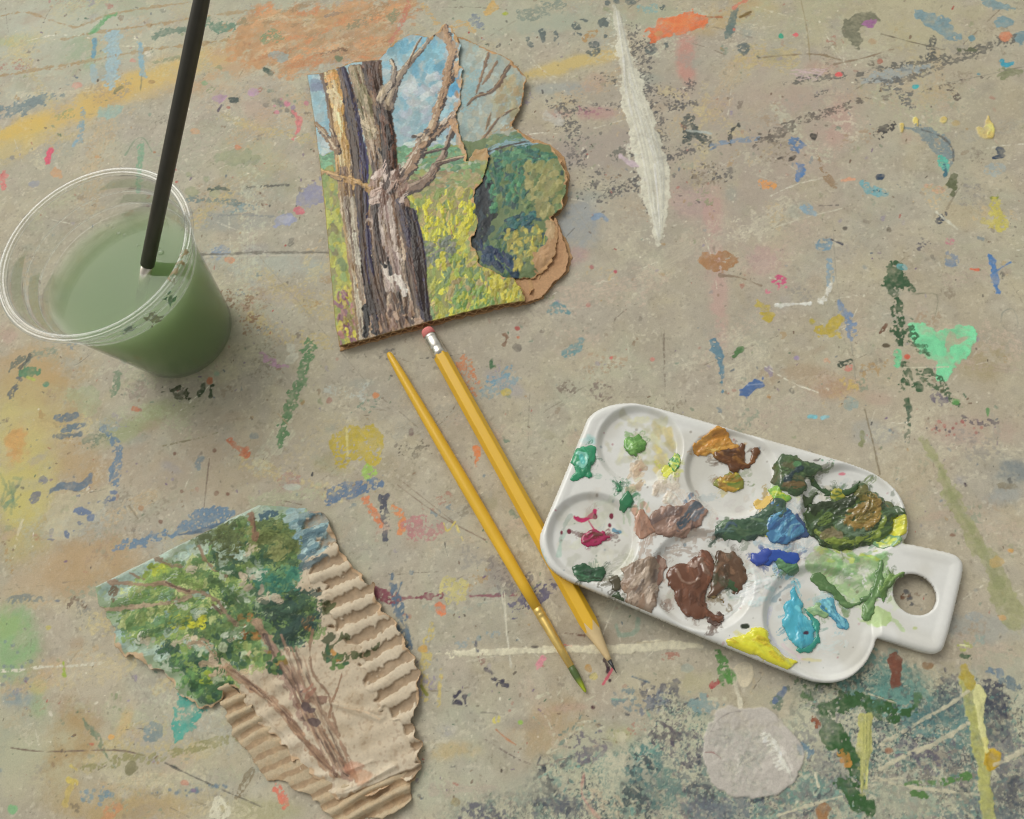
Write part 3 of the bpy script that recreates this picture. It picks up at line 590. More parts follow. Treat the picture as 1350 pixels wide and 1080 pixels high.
K([(1006, 242), (1020, 244)], (204, 136, 70), 6, a=.9, grain=.2); T.dot(1050, 190, 12, (76, 108, 164), 10, a=.85, grain=.3); K([(1050, 216, 3), (1056, 224, 6), (1052, 236, 3)], (78, 108, 166), grain=.15)
T.dot(1029, 208, 5, (66, 62, 58), 2.5, ang=-.3); T.dot(1044, 210, 7, (66, 62, 58), 3, ang=-.6); T.dot(1072, 180, 4, (64, 62, 58), 4)
K([(1137, 240, 3), (1148, 250, 7), (1170, 256, 3)], (98, 150, 164), a=.9, grain=.12); K([(1150, 250), (1168, 255)], (60, 100, 120), 1.2, **G); T.dot(1161, 233, 6, (48, 62, 96), 3.5, edge=1.5)
K([(1318, 198, 5), (1322, 206, 3), (1310, 208, 2)], (46, 58, 90)); T.dot(1312, 222, 14, (140, 156, 164), 9, a=.6, grain=.35); K([(1110, 238), (1126, 236)], (200, 146, 116), 2.5, a=.9)
K([(1080, 210, 3), (1088, 230, 5), (1100, 245, 4)], (132, 108, 80), a=.8, **GG); K([(1302, 178), (1306, 170)], (226, 200, 120), 1.5, a=.7, h=.2)
K([(1307, 262, 5), (1316, 260, 4)], (122, 132, 50), a=.95); K([(1312, 266, 6), (1316, 285, 8), (1322, 300, 5)], (178, 168, 74), a=.85, grain=.1); K([(1296, 292), (1310, 298)], (176, 164, 80), 5, a=.8, **G)
# right
K([(1064, 278), (1074, 282)], (116, 142, 168), 6, a=.8, **G); T.dot(1085, 320, 13, (98, 128, 160), 9, a=.85, grain=.15); K([(1092, 345), (1096, 360), (1094, 376)], (112, 138, 168), 5, a=.75, grain=.35)
K([(1106, 398, 4), (1112, 410, 7), (1120, 425, 7), (1124, 440, 6)], (92, 118, 170), a=.8, grain=.28); K([(1096, 316), (1110, 322)], (50, 56, 76), 1.5)
T.dot(1027, 371, 10, (186, 66, 112), 6, a=.9, grain=.2); K([(1012, 384), (1036, 378)], (190, 90, 120), 2, a=.7, **GG)
K([(1023, 403), (1046, 401), (1068, 400)], (204, 202, 192), 2.2, h=.1); K([(1082, 397, 5), (1090, 390, 3), (1096, 375, 1.5)], (200, 198, 188), h=.1, grain=.1)
T.dot(1013, 417, 10, (172, 152, 48), 8, a=.9, h=.04); K([(1000, 400), (1010, 404)], (168, 150, 50), 5, a=.8, **G); K([(1078, 440, 6), (1092, 436, 8), (1105, 443, 4)], (168, 148, 46), a=.9, edge=.5); K([(1094, 430), (1106, 422)], (168, 148, 50), 6, a=.9); T.dot(1071, 424, 4, (160, 146, 50))
DG = (54, 82, 56)
B([(1171, 352), (1180, 347), (1188, 352), (1194, 366), (1199, 378), (1190, 384), (1184, 392), (1174, 392), (1169, 378)], DG, edge=3, grain=.10, h=.05)
B([(1175, 396), (1188, 396), (1191, 412), (1192, 425), (1193, 440), (1187, 458), (1180, 455), (1176, 435), (1174, 415)], DG, edge=3, grain=.12, h=.05)
B([(1184, 470), (1198, 480), (1208, 500), (1215, 515), (1195, 508), (1194, 518), (1186, 514), (1188, 495)], DG, edge=3, grain=.25, h=.04)
K([(1195, 372), (1200, 382)], DG, 5, grain=.4)
B([(1199, 424), (1216, 430), (1234, 437), (1268, 430), (1286, 441), (1280, 456), (1268, 476), (1258, 480), (1250, 502), (1238, 499), (1235, 480), (1222, 472), (1212, 462), (1202, 448)], (112, 194, 146), edge=2, h=.08, rough=.45)
B([(1246, 446), (1256, 438), (1262, 448), (1276, 442), (1268, 452), (1255, 456), (1250, 464)], (160, 156, 132), edge=1.5)
K([(1182, 466), (1184, 480)], (100, 176, 130), 4, grain=.2)
K([(1192, 425), (1205, 445), (1218, 464)], DG, 6, a=.9, grain=.45); K([(1212, 492, 7), (1232, 502, 9), (1248, 520, 5), (1262, 534, 4)], DG, a=.9, grain=.45); T.dot(1261, 530, 5, (92, 150, 80), 5)
K([(1195, 528, 4), (1196, 534, 5)], DG, grain=.1); K([(1198, 540, 5), (1197, 560, 5), (1198, 580, 3)], (62, 84, 66), a=.9, grain=.3); T.dot(1188, 352, 6, (92, 156, 170), 4); T.dot(1196, 471, 3, (180, 90, 70))
K([(1230, 520), (1245, 528)], (96, 90, 104), 6, **GG); K([(1185, 485), (1250, 484)], (182, 178, 156), 1); K([(1202, 388), (1235, 389), (1232, 420)], (110, 112, 94), .8, a=.8)
K([(1306, 338, 4), (1310, 352, 5), (1311, 368, 5), (1315, 384, 2.5)], (72, 108, 172), edge=.5, h=.04); K([(1310, 360), (1322, 352), (1332, 346)], (80, 112, 170), 1.5); K([(1280, 355), (1290, 356)], (200, 100, 70), 2)
T.dot(1219, 322, 12, (84, 82, 90), 8, a=.85, grain=.62); T.dot(1253, 341, 9, (100, 116, 156), 10, a=.85, grain=.55); T.dot(1252, 318, 6, (180, 100, 124), 4, a=.7, grain=.5); K([(1236, 292), (1246, 282)], (72, 76, 84), 4, **G); K([(1234, 280), (1262, 302)], (184, 182, 166), 1.5)
K([(1158, 442), (1168, 428)], (104, 78, 62), 2.5, grain=.3); T.dot(1169, 456, 5, (86, 78, 62), 2.5); T.dot(1050, 472, 5, (134, 118, 160), 4, a=.8); K([(1108, 480), (1122, 478)], (70, 78, 66), 4, **G); T.dot(1118, 486, 6, (186, 110, 100), 4, a=.8, grain=.3); K([(1110, 500), (1126, 512)], (176, 154, 90), 5, a=.8, **G)
T.dot(1120, 532, 10, (120, 146, 146), 8, a=.6, grain=.3); T.dot(1090, 478, 7, (188, 132, 100), 6, a=.5, grain=.4); T.dot(1018, 522, 9, (160, 118, 64), 5, a=.7, grain=.4)
K([(1320, 425), (1322, 412), (1336, 408), (1342, 430), (1330, 436), (1322, 430)], (112, 118, 108), .9, a=.7)
# crease lines
K([(1098, 290), (1104, 380), (1120, 440), (1128, 500)], (128, 124, 112), .8, a=.7); K([(1140, 540), (1150, 580), (1160, 625)], (122, 112, 92), 1.2)
K([(1020, 300), (1070, 285), (1110, 275)], (180, 176, 158), .8)
# lower right
K([(1137, 570, 3), (1136, 585, 5)], (118, 122, 84), a=.85, grain=.1)
K([(1066, 550), (1076, 549)], (110, 168, 184), 3); K([(1084, 551), (1092, 550)], (124, 166, 178), 2)
T.stroke([(1216, 578, 3), (1226, 594, 6), (1238, 612, 7), (1248, 640, 8), (1262, 668, 9), (1276, 695, 9), (1290, 718, 10), (1308, 745, 12), (1320, 780, 17), (1336, 815, 18)], (138, 140, 96), a=.72, edge=.25, soft=3)
T.stroke([(1240, 618, 3), (1262, 665, 4), (1285, 705, 4), (1318, 770, 8)], (122, 128, 86), a=.5, edge=.4, soft=3)
T.dot(1313, 742, 9, (170, 142, 84), 7, a=.6); T.dot(1333, 727, 5, (206, 150, 74), 4, a=.9); K([(1318, 640), (1340, 642)], (120, 112, 92), 4, a=.8)
for i in range(26): T.dot(random.gauss(1250, 22), random.gauss(565, 6), random.uniform(.8, 2.5), random.choice([(150, 84, 80), (80, 74, 84), (160, 110, 100)]), a=.8)
K([(1270, 552), (1286, 558), (1314, 556)], (84, 78, 86), 4, a=.8, **GG); K([(1272, 635), (1274, 645)], (70, 60, 70), 2.5, grain=.3); K([(1302, 540), (1302, 548)], (70, 130, 70), 2)
T.dot(1255, 706, 5, (130, 96, 76), 3, a=.8); K([(1196, 780), (1200, 795)], (90, 90, 90), 4, **G); K([(1190, 786), (1210, 782)], (110, 80, 60), 4, **G)
# left side and below the cup
K([(30, 472, 4), (20, 480, 4), (12, 490, 3)], (90, 98, 88), a=.85, **G); K([(70, 462), (45, 468), (32, 480)], (110, 124, 110), 4, a=.7, **G); K([(25, 500), (14, 520)], (92, 96, 94), 4, **G); K([(30, 492, 6), (42, 490, 8), (52, 492, 4)], (66, 116, 84), a=.9); T.dot(60, 507, 5, (78, 130, 104), 4)
K([(40, 470), (26, 486)], (70, 76, 72), 2.5); K([(36, 498), (45, 500)], (160, 164, 80), 2)
K([(155, 493), (150, 520)], (92, 116, 92), 4, a=.85, **G); B([(208, 512), (222, 510), (240, 508), (250, 520), (252, 534), (238, 528), (225, 524), (212, 522)], (60, 66, 44), edge=4, grain=.12); K([(268, 508), (264, 520)], (64, 74, 54), 4, grain=.2); K([(279, 510), (277, 522)], (64, 74, 54), 3, grain=.2); T.dot(276, 502, 4, (170, 108, 78), 5)
T.dot(180, 515, 14, (128, 112, 104), 10, a=.6, grain=.3); T.dot(285, 493, 4, (120, 150, 130), 4, a=.6); T.dot(178, 540, 7, (176, 108, 76), 5, a=.85); B([(90, 512), (128, 508), (132, 535), (112, 548), (92, 535)], (150, 160, 124), a=.5, edge=3)
T.dot(22, 586, 12, (182, 134, 74), 20, a=.7, soft=8); K([(75, 552, 4), (90, 551, 5), (102, 547, 3)], (88, 102, 122), a=.9, grain=.1); K([(84, 567, 4), (98, 563, 5), (112, 559, 2)], (84, 102, 126), a=.9, grain=.1); K([(72, 576), (90, 575), (106, 572)], (84, 98, 112), 3, a=.9, grain=.3)
K([(112, 590, 3), (122, 582, 8), (136, 575, 6)], (108, 118, 100), a=.8, **G); K([(136, 566, 4), (148, 578, 6), (156, 592, 6), (156, 612, 7), (150, 634, 8)], (86, 108, 146), a=.85, grain=.22); K([(138, 560), (152, 562)], (128, 140, 146), 6, a=.6, **G)
K([(62, 655, 1), (74, 643, 4), (92, 640, 6), (106, 642, 4), (118, 632, 4), (120, 625, 2)], (82, 100, 130), a=.9, edge=.3)
B([(66, 664), (80, 652), (110, 648), (140, 640), (150, 648), (138, 664), (118, 690), (96, 710), (74, 714), (64, 700)], (176, 168, 140), a=.6, edge=3, soft=4)
for x, y, rx, ry, an in [(145, 658, 9, 5, -.4), (108, 675, 10, 3, .1), (119, 683, 4, 4, 0), (108, 692, 8, 3, .5), (88, 704, 4, 6, -.4), (72, 712, 9, 2, .1), (103, 653, 3, 2, 0), (118, 663, 3, 2, 0), (128, 662, 3, 3, 0), (68, 700, 3, 3, 0), (47, 655, 5, 8, .5), (56, 633, 6, 3, -.4), (150, 650, 4, 2, 0), (98, 700, 3, 2, 0)]:
    T.dot(x, y, rx, (80, 98, 148) if x > 80 else (100, 104, 120), ry, a=.85, ang=an, edge=1.5, grain=.1)
for i in range(12): K([(random.uniform(0, 20), random.uniform(620, 680)), (random.uniform(5, 30), random.uniform(620, 670))], (112, 130, 98), 2, a=.5)
K([(5, 668), (18, 658)], (98, 130, 104), 3, a=.8)
T.stroke([(148, 725, 1), (165, 717, 5), (190, 712, 6), (215, 706, 4), (228, 705, 2), (242, 694, 7), (262, 686, 13), (282, 680, 13), (305, 677, 5)], (88, 112, 152), a=.9, edge=.35, grain=.28)
T.stroke([(236, 705, 1), (265, 700, 3), (300, 688, 3)], (74, 92, 126), a=.9)
K([(302, 582, 3), (312, 590, 5), (324, 597, 6)], (172, 90, 52), a=.85, grain=.15); K([(276, 605), (272, 640), (269, 668)], (112, 96, 84), 1); K([(215, 588), (268, 576), (300, 566)], (124, 116, 92), 1, **G)
for x, y in ((283, 594), (300, 651), (285, 650), (240, 648), (230, 598), (212, 688)): T.dot(x, y, 2.5, (110, 74, 58), a=.8)
T.dot(186, 670, 4, (160, 120, 88), 4, a=.7); K([(170, 667), (182, 684)], (130, 120, 100), 1.5); K([(5, 793, 2), (30, 788, 5), (55, 791, 3)], (104, 116, 116), a=.75, **G); T.dot(75, 792, 4, (100, 110, 126), 2, a=.8)
K([(90, 800), (100, 788), (112, 800)], (110, 96, 80), 3, **GG); K([(30, 685), (22, 710), (16, 740)], (184, 176, 146), 1.5, **G); K([(110, 800), (118, 806)], (112, 112, 108), 9, a=.6, **GG)
K([(0, 885), (30, 883), (60, 879), (100, 878), (142, 873)], (188, 184, 166), 2, grain=.35); K([(84, 873), (85, 890)], (138, 160, 52), 3); T.dot(63, 827, 4, (170, 160, 70), 3, a=.7)
for i in range(22): T.dot(random.gauss(20, 14), random.gauss(885, 22), random.uniform(1, 4), random.choice([(104, 108, 128), (96, 110, 132)]), a=.6, grain=.3)
K([(110, 948, 2), (118, 962, 4), (128, 972, 4), (138, 992, 1.5), (152, 1012, 2)], (98, 116, 94), a=.85, **G); K([(15, 986), (60, 991), (150, 989), (190, 996)], (106, 92, 78), 1.1); K([(218, 1006), (255, 1024), (290, 1040), (345, 1064)], (84, 82, 76), 1.3)
K([(112, 1012), (150, 1008), (158, 1000), (200, 1000), (235, 992), (270, 982), (318, 970)], (130, 126, 84), 5, a=.85, grain=.42); T.dot(172, 1012, 8, (112, 108, 76), 9, a=.85)
B([(237, 912), (252, 915), (268, 932), (272, 942), (252, 958), (238, 974), (230, 976), (227, 948)], (76, 148, 134), edge=2.5, grain=.08, h=.04)
T.dot(203, 966, 10, (108, 126, 132), 15, a=.8, ang=.4, grain=.15); T.dot(120, 981, 6, (180, 96, 72), 4, a=.7); T.dot(146, 972, 4, (200, 150, 76), 3, a=.8)
K([(94, 1010), (100, 1014)], (186, 168, 76), 3, a=.8); K([(90, 1028), (98, 1031)], (190, 170, 70), 4, a=.8); K([(86, 1060), (92, 1040)], (180, 160, 80), 4, a=.6)
for i in range(28): T.dot(random.uniform(105, 158), random.gauss(1052, 7), random.uniform(1, 4), random.choice([(92, 122, 154), (110, 130, 140)]), a=.75, grain=.2)
for i in range(26): x = random.uniform(196, 300); T.dot(x, 1048 - (x - 196) * .09 + random.gauss(0, 3), random.uniform(1, 3), (96, 112, 132), a=.75)
T.dot(255, 1042, 5, (128, 108, 130), 4, a=.8); T.dot(18, 1066, 7, (108, 164, 112), 6, a=.8); T.dot(291, 1068, 12, (198, 194, 172), 20, a=.9, grain=.5, h=.06); T.dot(243, 1032, 5, (190, 110, 90), 4, a=.5); K([(338, 1003, 3), (326, 1028, 5), (312, 1052, 3)], (118, 106, 82), a=.85, grain=.35)
K([(366, 1040, 8), (374, 1048, 9), (378, 1062, 7)], (196, 98, 78), a=.85, grain=.3); K([(140, 1075), (150, 1065)], (180, 120, 80), 9, a=.6, **G); K([(225, 1065), (250, 1078)], (120, 110, 94), 1)
# middle: around the letters' place
B([(436, 580), (448, 565), (470, 560), (500, 562), (506, 590), (495, 612), (470, 606), (452, 620), (440, 612)], (176, 156, 42), a=.9, edge=2.5, grain=.06); K([(457, 563), (458, 600)], (196, 188, 130), 1.5, a=.7); T.dot(483, 622, 12, (146, 190, 66), 9, a=.75, grain=.2)
K([(428, 662, 4), (445, 652, 9), (470, 644, 8), (498, 636, 7)], (78, 100, 146), a=.9, grain=.32); K([(480, 658, 4), (492, 676, 5), (502, 692, 4)], (194, 112, 66), a=.85, **G); K([(520, 670, 4), (530, 682, 5), (527, 702, 4)], (198, 122, 70), a=.85, **G)
K([(506, 660, 7), (508, 685, 5), (508, 712, 1.5)], (62, 66, 82), a=.92, grain=.12); B([(535, 685), (555, 678), (578, 690), (584, 704), (560, 712), (535, 715)], (170, 104, 112), a=.7, grain=.5, edge=3)
K([(522, 638), (580, 680), (640, 712)], (112, 92, 78), .8); K([(532, 636), (600, 690)], (112, 92, 78), .8); K([(585, 690), (590, 700), (600, 688)], (184, 168, 84), 1.5); K([(600, 690), (610, 712)], (190, 176, 110), 1.5, **G)
B([(625, 588), (632, 592), (634, 612), (628, 618), (623, 604)], (200, 120, 68), edge=1.5, grain=.15); T.dot(542, 570, 3, (96, 74, 74), 5, a=.8)
K([(366, 545), (380, 560)], (160, 140, 110), 1); B([(362, 632), (378, 622), (396, 626), (394, 640), (375, 646)], (160, 116, 112), a=.7, grain=.35); T.dot(384, 642, 11, (176, 184, 170), 5, a=.7)
T.stroke([(494, 780, 6), (510, 786, 8), (530, 789, 4), (560, 787, 3), (582, 785, 3)], (116, 50, 68), a=.9, edge=.4, grain=.1); K([(620, 786), (680, 784)], (120, 60, 78), 2, a=.8, grain=.3)
K([(517, 758, 3), (519, 780, 4), (524, 800, 7), (530, 825, 8), (536, 850, 7)], (74, 94, 126), a=.88, grain=.25); K([(530, 768), (524, 782)], (80, 100, 130), 2); K([(578, 798), (583, 806)], (204, 112, 66), 5, a=.9)
B([(580, 762), (600, 758), (618, 770), (610, 792), (588, 790)], (190, 180, 104), a=.65, grain=.42, edge=3); K([(560, 800), (600, 806), (640, 795)], (130, 140, 130), 3, a=.6, **GG)
K([(682, 800, 8), (700, 790, 12), (722, 778, 9)], (74, 72, 104), a=.85, grain=.45); K([(680, 775), (700, 765)], (80, 76, 90), 8, a=.6, **GG); K([(655, 740), (668, 782)], (94, 88, 92), 8, a=.5, **GG); K([(661, 780), (664, 800), (674, 880)], (180, 176, 160), 1.2)
K([(568, 822, 4), (565, 850, 5), (560, 890, 5), (560, 920, 4)], (178, 162, 90), a=.8, grain=.45); K([(582, 885), (578, 930)], (178, 162, 96), 2.5, a=.8, **G); T.dot(557, 855, 6, (186, 146, 66), 5, a=.9); K([(562, 915), (556, 905)], (122, 122, 56), 4, **G)
T.stroke([(575, 862, 1), (600, 862, 3), (630, 861, 4), (700, 858, 4.5), (760, 856, 5), (800, 856, 6), (830, 855, 6.5), (870, 851, 7), (900, 850, 5), (925, 852, 2)], (192, 186, 162), edge=.22, h=.12, rough=.5)
K([(590, 863), (640, 860)], (192, 186, 162), 4, grain=.6); K([(840, 848), (880, 845)], (150, 138, 112), 1); K([(665, 780), (668, 838)], (186, 182, 164), 1)
for P in ([(600, 918), (606, 912)], [(600, 925), (608, 928)], [(612, 918), (614, 930)], [(640, 882), (648, 888)], [(650, 895), (662, 898)], [(656, 902), (668, 904)]): K(P, (64, 62, 74), 3, grain=.15)
K([(605, 850), (640, 838), (660, 835)], (116, 136, 154), 4, a=.6, **GG); K([(627, 848), (630, 858)], (80, 84, 96), 2.5, **G); T.dot(654, 949, 6, (190, 180, 70), 6, a=.8, grain=.2); K([(654, 962), (668, 974), (680, 982)], (166, 110, 76), 1.2)
T.dot(601, 1058, 6, (140, 124, 84), 5, a=.8); T.dot(686, 952, 3, (130, 160, 76)); K([(635, 864), (636, 874)], (120, 80, 74), 4, a=.7, **GG)
T.dot(776, 882, 7, (176, 136, 72), 6.5, a=.9); T.dot(784, 892, 5, (190, 176, 84), 5, a=.6); K([(716, 868), (708, 882)], (196, 120, 136), 4, a=.8, grain=.3)
K([(797, 870, 2), (802, 880, 3), (801, 886, 3)], (54, 36, 44)); T.dot(804, 897, 3, (60, 40, 48)); K([(795, 902), (804, 888), (808, 880)], (176, 84, 96), 1.8); T.dot(782, 933, 3, (76, 50, 54), 3); K([(744, 850), (754, 852)], (190, 80, 80), 1.2); T.dot(705, 853, 5, (90, 84, 76), 2)
K([(812, 825), (818, 838), (838, 832), (840, 815)], (112, 140, 124), 3, a=.6); K([(745, 835), (770, 838)], (96, 74, 62), 1.5, **G); K([(872, 868), (892, 864)], (150, 90, 76), 4, a=.7, **GG); K([(834, 892), (856, 900)], (90, 104, 116), 1.5); K([(938, 905), (946, 898)], (150, 70, 70), 4, **G); T.dot(932, 918, 2, (120, 50, 50))
K([(948, 862, 5), (954, 880, 6), (956, 900, 6)], (74, 118, 60), a=.92, grain=.3); K([(960, 890), (966, 900)], (80, 126, 62), 6, grain=.4); T.dot(905, 880, 8, (130, 150, 146), 6, a=.4)
# the rubbed teal, violet and pale field at lower right
MR = np.array([(560, 1120), (600, 1060), (660, 1030), (700, 1000), (760, 985), (810, 970), (850, 915), (890, 905), (950, 935), (1010, 930), (1050, 895), (1120, 860), (1170, 840), (1230, 870), (1290, 880), (1400, 900), (1420, 1140), (900, 1200)], float)
W = T.win(520, 830, 1400, 1130); X = T.X[W[0]:W[1], W[2]:W[3]]; Y = T.Y[W[0]:W[1], W[2]:W[3]]
dm = -poly_sdf(X, Y, catmull(MR, 3, True)); fade = ss((dm + nz(22, W, roff()) * 9 + nz(10, W, roff()) * 5) / 34)
fade *= .35 + .65 * ss((X - 560) / 220)
T.put(W, fade, (158, 160, 136), .75, 0, None)
def mott(col, lo, hi, a, s1=1.2, big=22, k=1.):
    g = nz(.6, W, roff()) * .35 + nz(s1, W, roff()) * .65 + nz(2.5, W, roff()) * .3 + nz(big, W, roff()) * .75 + nz(5, W, roff()) * .2
    T.put(W, fade * ss((g - lo) / (hi - lo)), col, a, .02, None)
mott((96, 94, 92), .2, .8, .75); mott((96, 122, 114), .3, .8, .75, big=22); mott((70, 74, 76), .8, 1.3, .85); mott((100, 138, 128), .9, 1.3, .6, 1.2, 10); mott((56, 70, 78), .9, 1.5, .8, 1.2, 50); mott((128, 114, 116), .6, 1.1, .4)
mott((176, 174, 150), .6, 1.0, .75, .6, 10); mott((182, 180, 158), .9, 1.3, .6, .6, 22)
for x, y, rx, ry, c, a_ in [(830, 925, 20, 14, (84, 112, 128), .7), (860, 930, 26, 16, (92, 100, 128), .7), (870, 915, 18, 9, (62, 66, 84), .7), (925, 930, 24, 9, (92, 128, 140), .7), (885, 968, 24, 10, (76, 70, 80), .9), (905, 985, 24, 20, (78, 72, 86), .7), (850, 1010, 20, 18, (72, 112, 110), .85),
                            (838, 1030, 17, 30, (54, 62, 70), .85), (775, 985, 26, 16, (96, 90, 104), .8), (712, 1035, 10, 24, (56, 60, 66), .85), (760, 1060, 24, 14, (88, 90, 96), .7), (880, 1045, 20, 30, (90, 124, 116), .7), (915, 1030, 12, 40, (62, 66, 76), .75), (860, 975, 12, 14, (178, 174, 152), .8), (820, 1000, 12, 30, (178, 172, 150), .7), (855, 1020, 8, 8, (178, 172, 150), .8),
                            (960, 1065, 50, 14, (90, 96, 108), .6), (1090, 900, 50, 16, (74, 92, 84), .8), (1150, 890, 40, 30, (84, 128, 120), .75), (1190, 920, 40, 22, (92, 142, 132), .75), (1180, 880, 30, 16, (76, 118, 112), .6), (1240, 950, 50, 26, (76, 116, 116), .8), (1250, 910, 18, 24, (64, 62, 76), .8), (1225, 990, 40, 20, (92, 86, 100), .75),
                            (1310, 930, 17, 34, (58, 60, 74), .9), (1330, 1000, 22, 40, (96, 98, 104), .6), (1300, 1070, 50, 16, (84, 96, 104), .7), (1080, 970, 30, 50, (112, 112, 112), .6), (1100, 1050, 50, 30, (104, 104, 104), .6), (1345, 1040, 18, 20, (60, 64, 74), .7), (1180, 1060, 40, 18, (150, 152, 134), .6), (1230, 1015, 18, 20, (162, 156, 134), .8), (1250, 880, 30, 14, (166, 158, 132), .6),
                            (1310, 870, 40, 20, (156, 156, 136), .6), (640, 1070, 30, 16, (74, 74, 92), .8), (1000, 1070, 60, 10, (92, 102, 112), .5), (730, 1065, 40, 12, (76, 82, 96), .6), (1060, 930, 20, 20, (120, 122, 110), .6), (800, 1060, 20, 16, (176, 160, 134), .6), (1350, 900, 20, 30, (150, 150, 134), .6)]:
    T.dot(x, y, rx, c, ry, a=a_, grain=.46, edge=7, soft=5)
for i in range(260):
    x, y = random.uniform(700, 1350), random.uniform(920, 1080)
    if 925 < x < 1060 and 928 < y < 1056: continue
    q = random.gauss(-.4, .7); l = random.uniform(3, 22)
    K([(x, y), (x + l * math.cos(q), y + l * math.sin(q))], random.choice([(180, 178, 156), (176, 172, 150), (66, 68, 76), (80, 112, 106), (50, 56, 66), (106, 146, 134)]), random.uniform(.5, 1.8), a=.75, edge=.8, grain=.4)
K([(770, 1020), (768, 1050), (790, 1078)], (180, 130, 118), 2, a=.6); K([(640, 975), (700, 1008), (745, 1000)], (110, 100, 92), 1, **G)
for x, y, rx, ry, c, a_ in [(800, 1020, 22, 26, (174, 172, 150), .5), (1000, 920, 60, 14, (164, 158, 132), .5), (1180, 1050, 60, 24, (160, 162, 140), .5), (1080, 890, 30, 12, (70, 86, 78), .5), (860, 1040, 40, 30, (66, 78, 86), .45), (1240, 940, 50, 20, (70, 96, 100), .5), (1310, 940, 20, 40, (62, 64, 76), .6), (1180, 900, 50, 26, (78, 112, 106), .5), (1100, 1000, 24, 40, (104, 104, 106), .4), (1330, 1050, 24, 30, (70, 76, 86), .5), (700, 1040, 40, 20, (150, 150, 134), .5), (1340, 870, 40, 24, (160, 158, 138), .5), (1240, 1000, 30, 16, (84, 78, 88), .4), (950, 1070, 60, 14, (100, 104, 112), .5)]:
    wash(x, y, rx, ry, c, a_)
GR = (50, 84, 46)
K([(1082, 905), (1100, 915), (1120, 918)], (60, 84, 52), 7, a=.9, grain=.42); K([(1126, 922, 9), (1150, 930, 13), (1175, 938, 13), (1196, 936, 9)], GR, a=1, edge=.3, grain=.06, h=.07); K([(1083, 936, 7), (1105, 930, 10), (1128, 922, 8)], GR, a=.92, grain=.2)
K([(1084, 942, 9), (1096, 962, 14), (1112, 985, 15), (1124, 1006, 12), (1130, 1032, 9)], GR, a=1, edge=.25, grain=.02, h=.08); K([(1112, 1034, 9), (1126, 1050, 14), (1146, 1062, 11)], GR, a=1, edge=.3, grain=.04, h=.08); K([(1210, 920), (1208, 930)], (66, 98, 60), 5, a=.8, **G)
K([(1195, 1034, 2), (1215, 1034, 4), (1250, 1030, 5), (1275, 1022, 5)], (72, 112, 54), a=.9, grain=.25); K([(1205, 1046), (1220, 1050)], (76, 108, 60), 4, **G)
B([(1132, 945), (1138, 940), (1150, 942), (1149, 970), (1146, 998), (1134, 998), (1132, 970)], (164, 162, 96), edge=1.5, h=.08); T.flow([(1134, 942), (1134, 998), (1134, 1045)], [(1149, 942), (1147, 998), (1142, 1045)], [(176, 174, 110), (130, 132, 78), (156, 156, 92)], 40, 1, .5, a=.8, grain=.1); K([(1140, 995), (1138, 1045)], (156, 156, 100), 6, a=.7, grain=.5)
T.stroke([(1270, 892, 6), (1277, 905, 10), (1283, 930, 11), (1288, 960, 11), (1290, 985, 9), (1296, 1010, 8), (1300, 1050, 8), (1302, 1090, 8)], (160, 160, 92), a=.95, edge=.22, h=.14, rough=.45)
B([(1284, 905), (1294, 904), (1299, 920), (1296, 950), (1300, 975), (1292, 965), (1287, 935)], (190, 188, 132), edge=1.2, h=.1); K([(1272, 887, 8), (1278, 898, 8)], (158, 140, 48), a=.9); T.dot(1308, 1002, 10, (176, 146, 36), 16, h=.1, edge=2); K([(1298, 975), (1300, 990)], (196, 190, 120), 4, h=.08)
for P, w_ in (([(1155, 986), (1185, 968), (1220, 947), (1250, 930), (1276, 912)], 2.6), ([(1160, 1014), (1190, 998), (1225, 984), (1250, 970), (1276, 953)], 3.2), ([(1155, 1024), (1180, 1034), (1220, 1040), (1290, 1048)], 2.2), ([(1150, 1030), (1190, 1026)], 2), ([(1312, 1008), (1330, 1000), (1352, 988)], 3), ([(1025, 1075), (1080, 1058), (1110, 1050)], 2), ([(1145, 915), (1182, 927)], 1.6)):
    K(P, (176, 170, 146), w_, a=.9, grain=.12, h=.05)
K([(1180, 862, 5), (1181, 880, 8), (1180, 900, 6)], (108, 62, 46), a=.95, h=.05); T.dot(1223, 878, 8, (128, 96, 62), 5, a=.8); K([(1108, 992), (1116, 1006)], (176, 124, 54), 7, a=.85, grain=.15); T.dot(1172, 990, 5, (140, 96, 70), 4, a=.8); T.dot(1086, 1074, 9, (140, 96, 52), 12, a=.85); K([(1072, 948), (1078, 955)], (126, 78, 56), 4, **G)
T.dot(1272, 852, 11, (150, 158, 74), 10, a=.85, grain=.2); K([(1266, 850), (1278, 852)], (196, 198, 150), 2); K([(1268, 864), (1282, 868)], (60, 84, 60), 3, **G)
K([(1304, 884), (1316, 886)], (84, 106, 140), 5, a=.9, **G); K([(1318, 898, 3), (1330, 896, 6), (1340, 908, 5)], (78, 98, 122), a=.85, grain=.2); K([(1022, 925, 4), (1030, 915, 5), (1034, 908, 3)], (74, 92, 140), a=.9); T.dot(1025, 928, 9, (74, 100, 84), 11, a=.75, grain=.35); T.dot(1062, 988, 12, (84, 110, 140), 7, a=.8, ang=.5, grain=.2)
K([(1075, 1022), (1079, 1036)], (196, 190, 166), 2, h=.08); K([(1046, 890), (1052, 902)], (60, 90, 56), 5, a=.8, **GG); K([(1060, 912), (1068, 925)], (66, 96, 58), 7, a=.8, **GG)
T.dot(1290, 845, 9, (120, 150, 146), 9, a=.5, grain=.4); T.dot(1285, 812, 12, (140, 148, 152), 6, a=.7, grain=.3); T.dot(1322, 815, 6, (190, 150, 100), 4, a=.7)
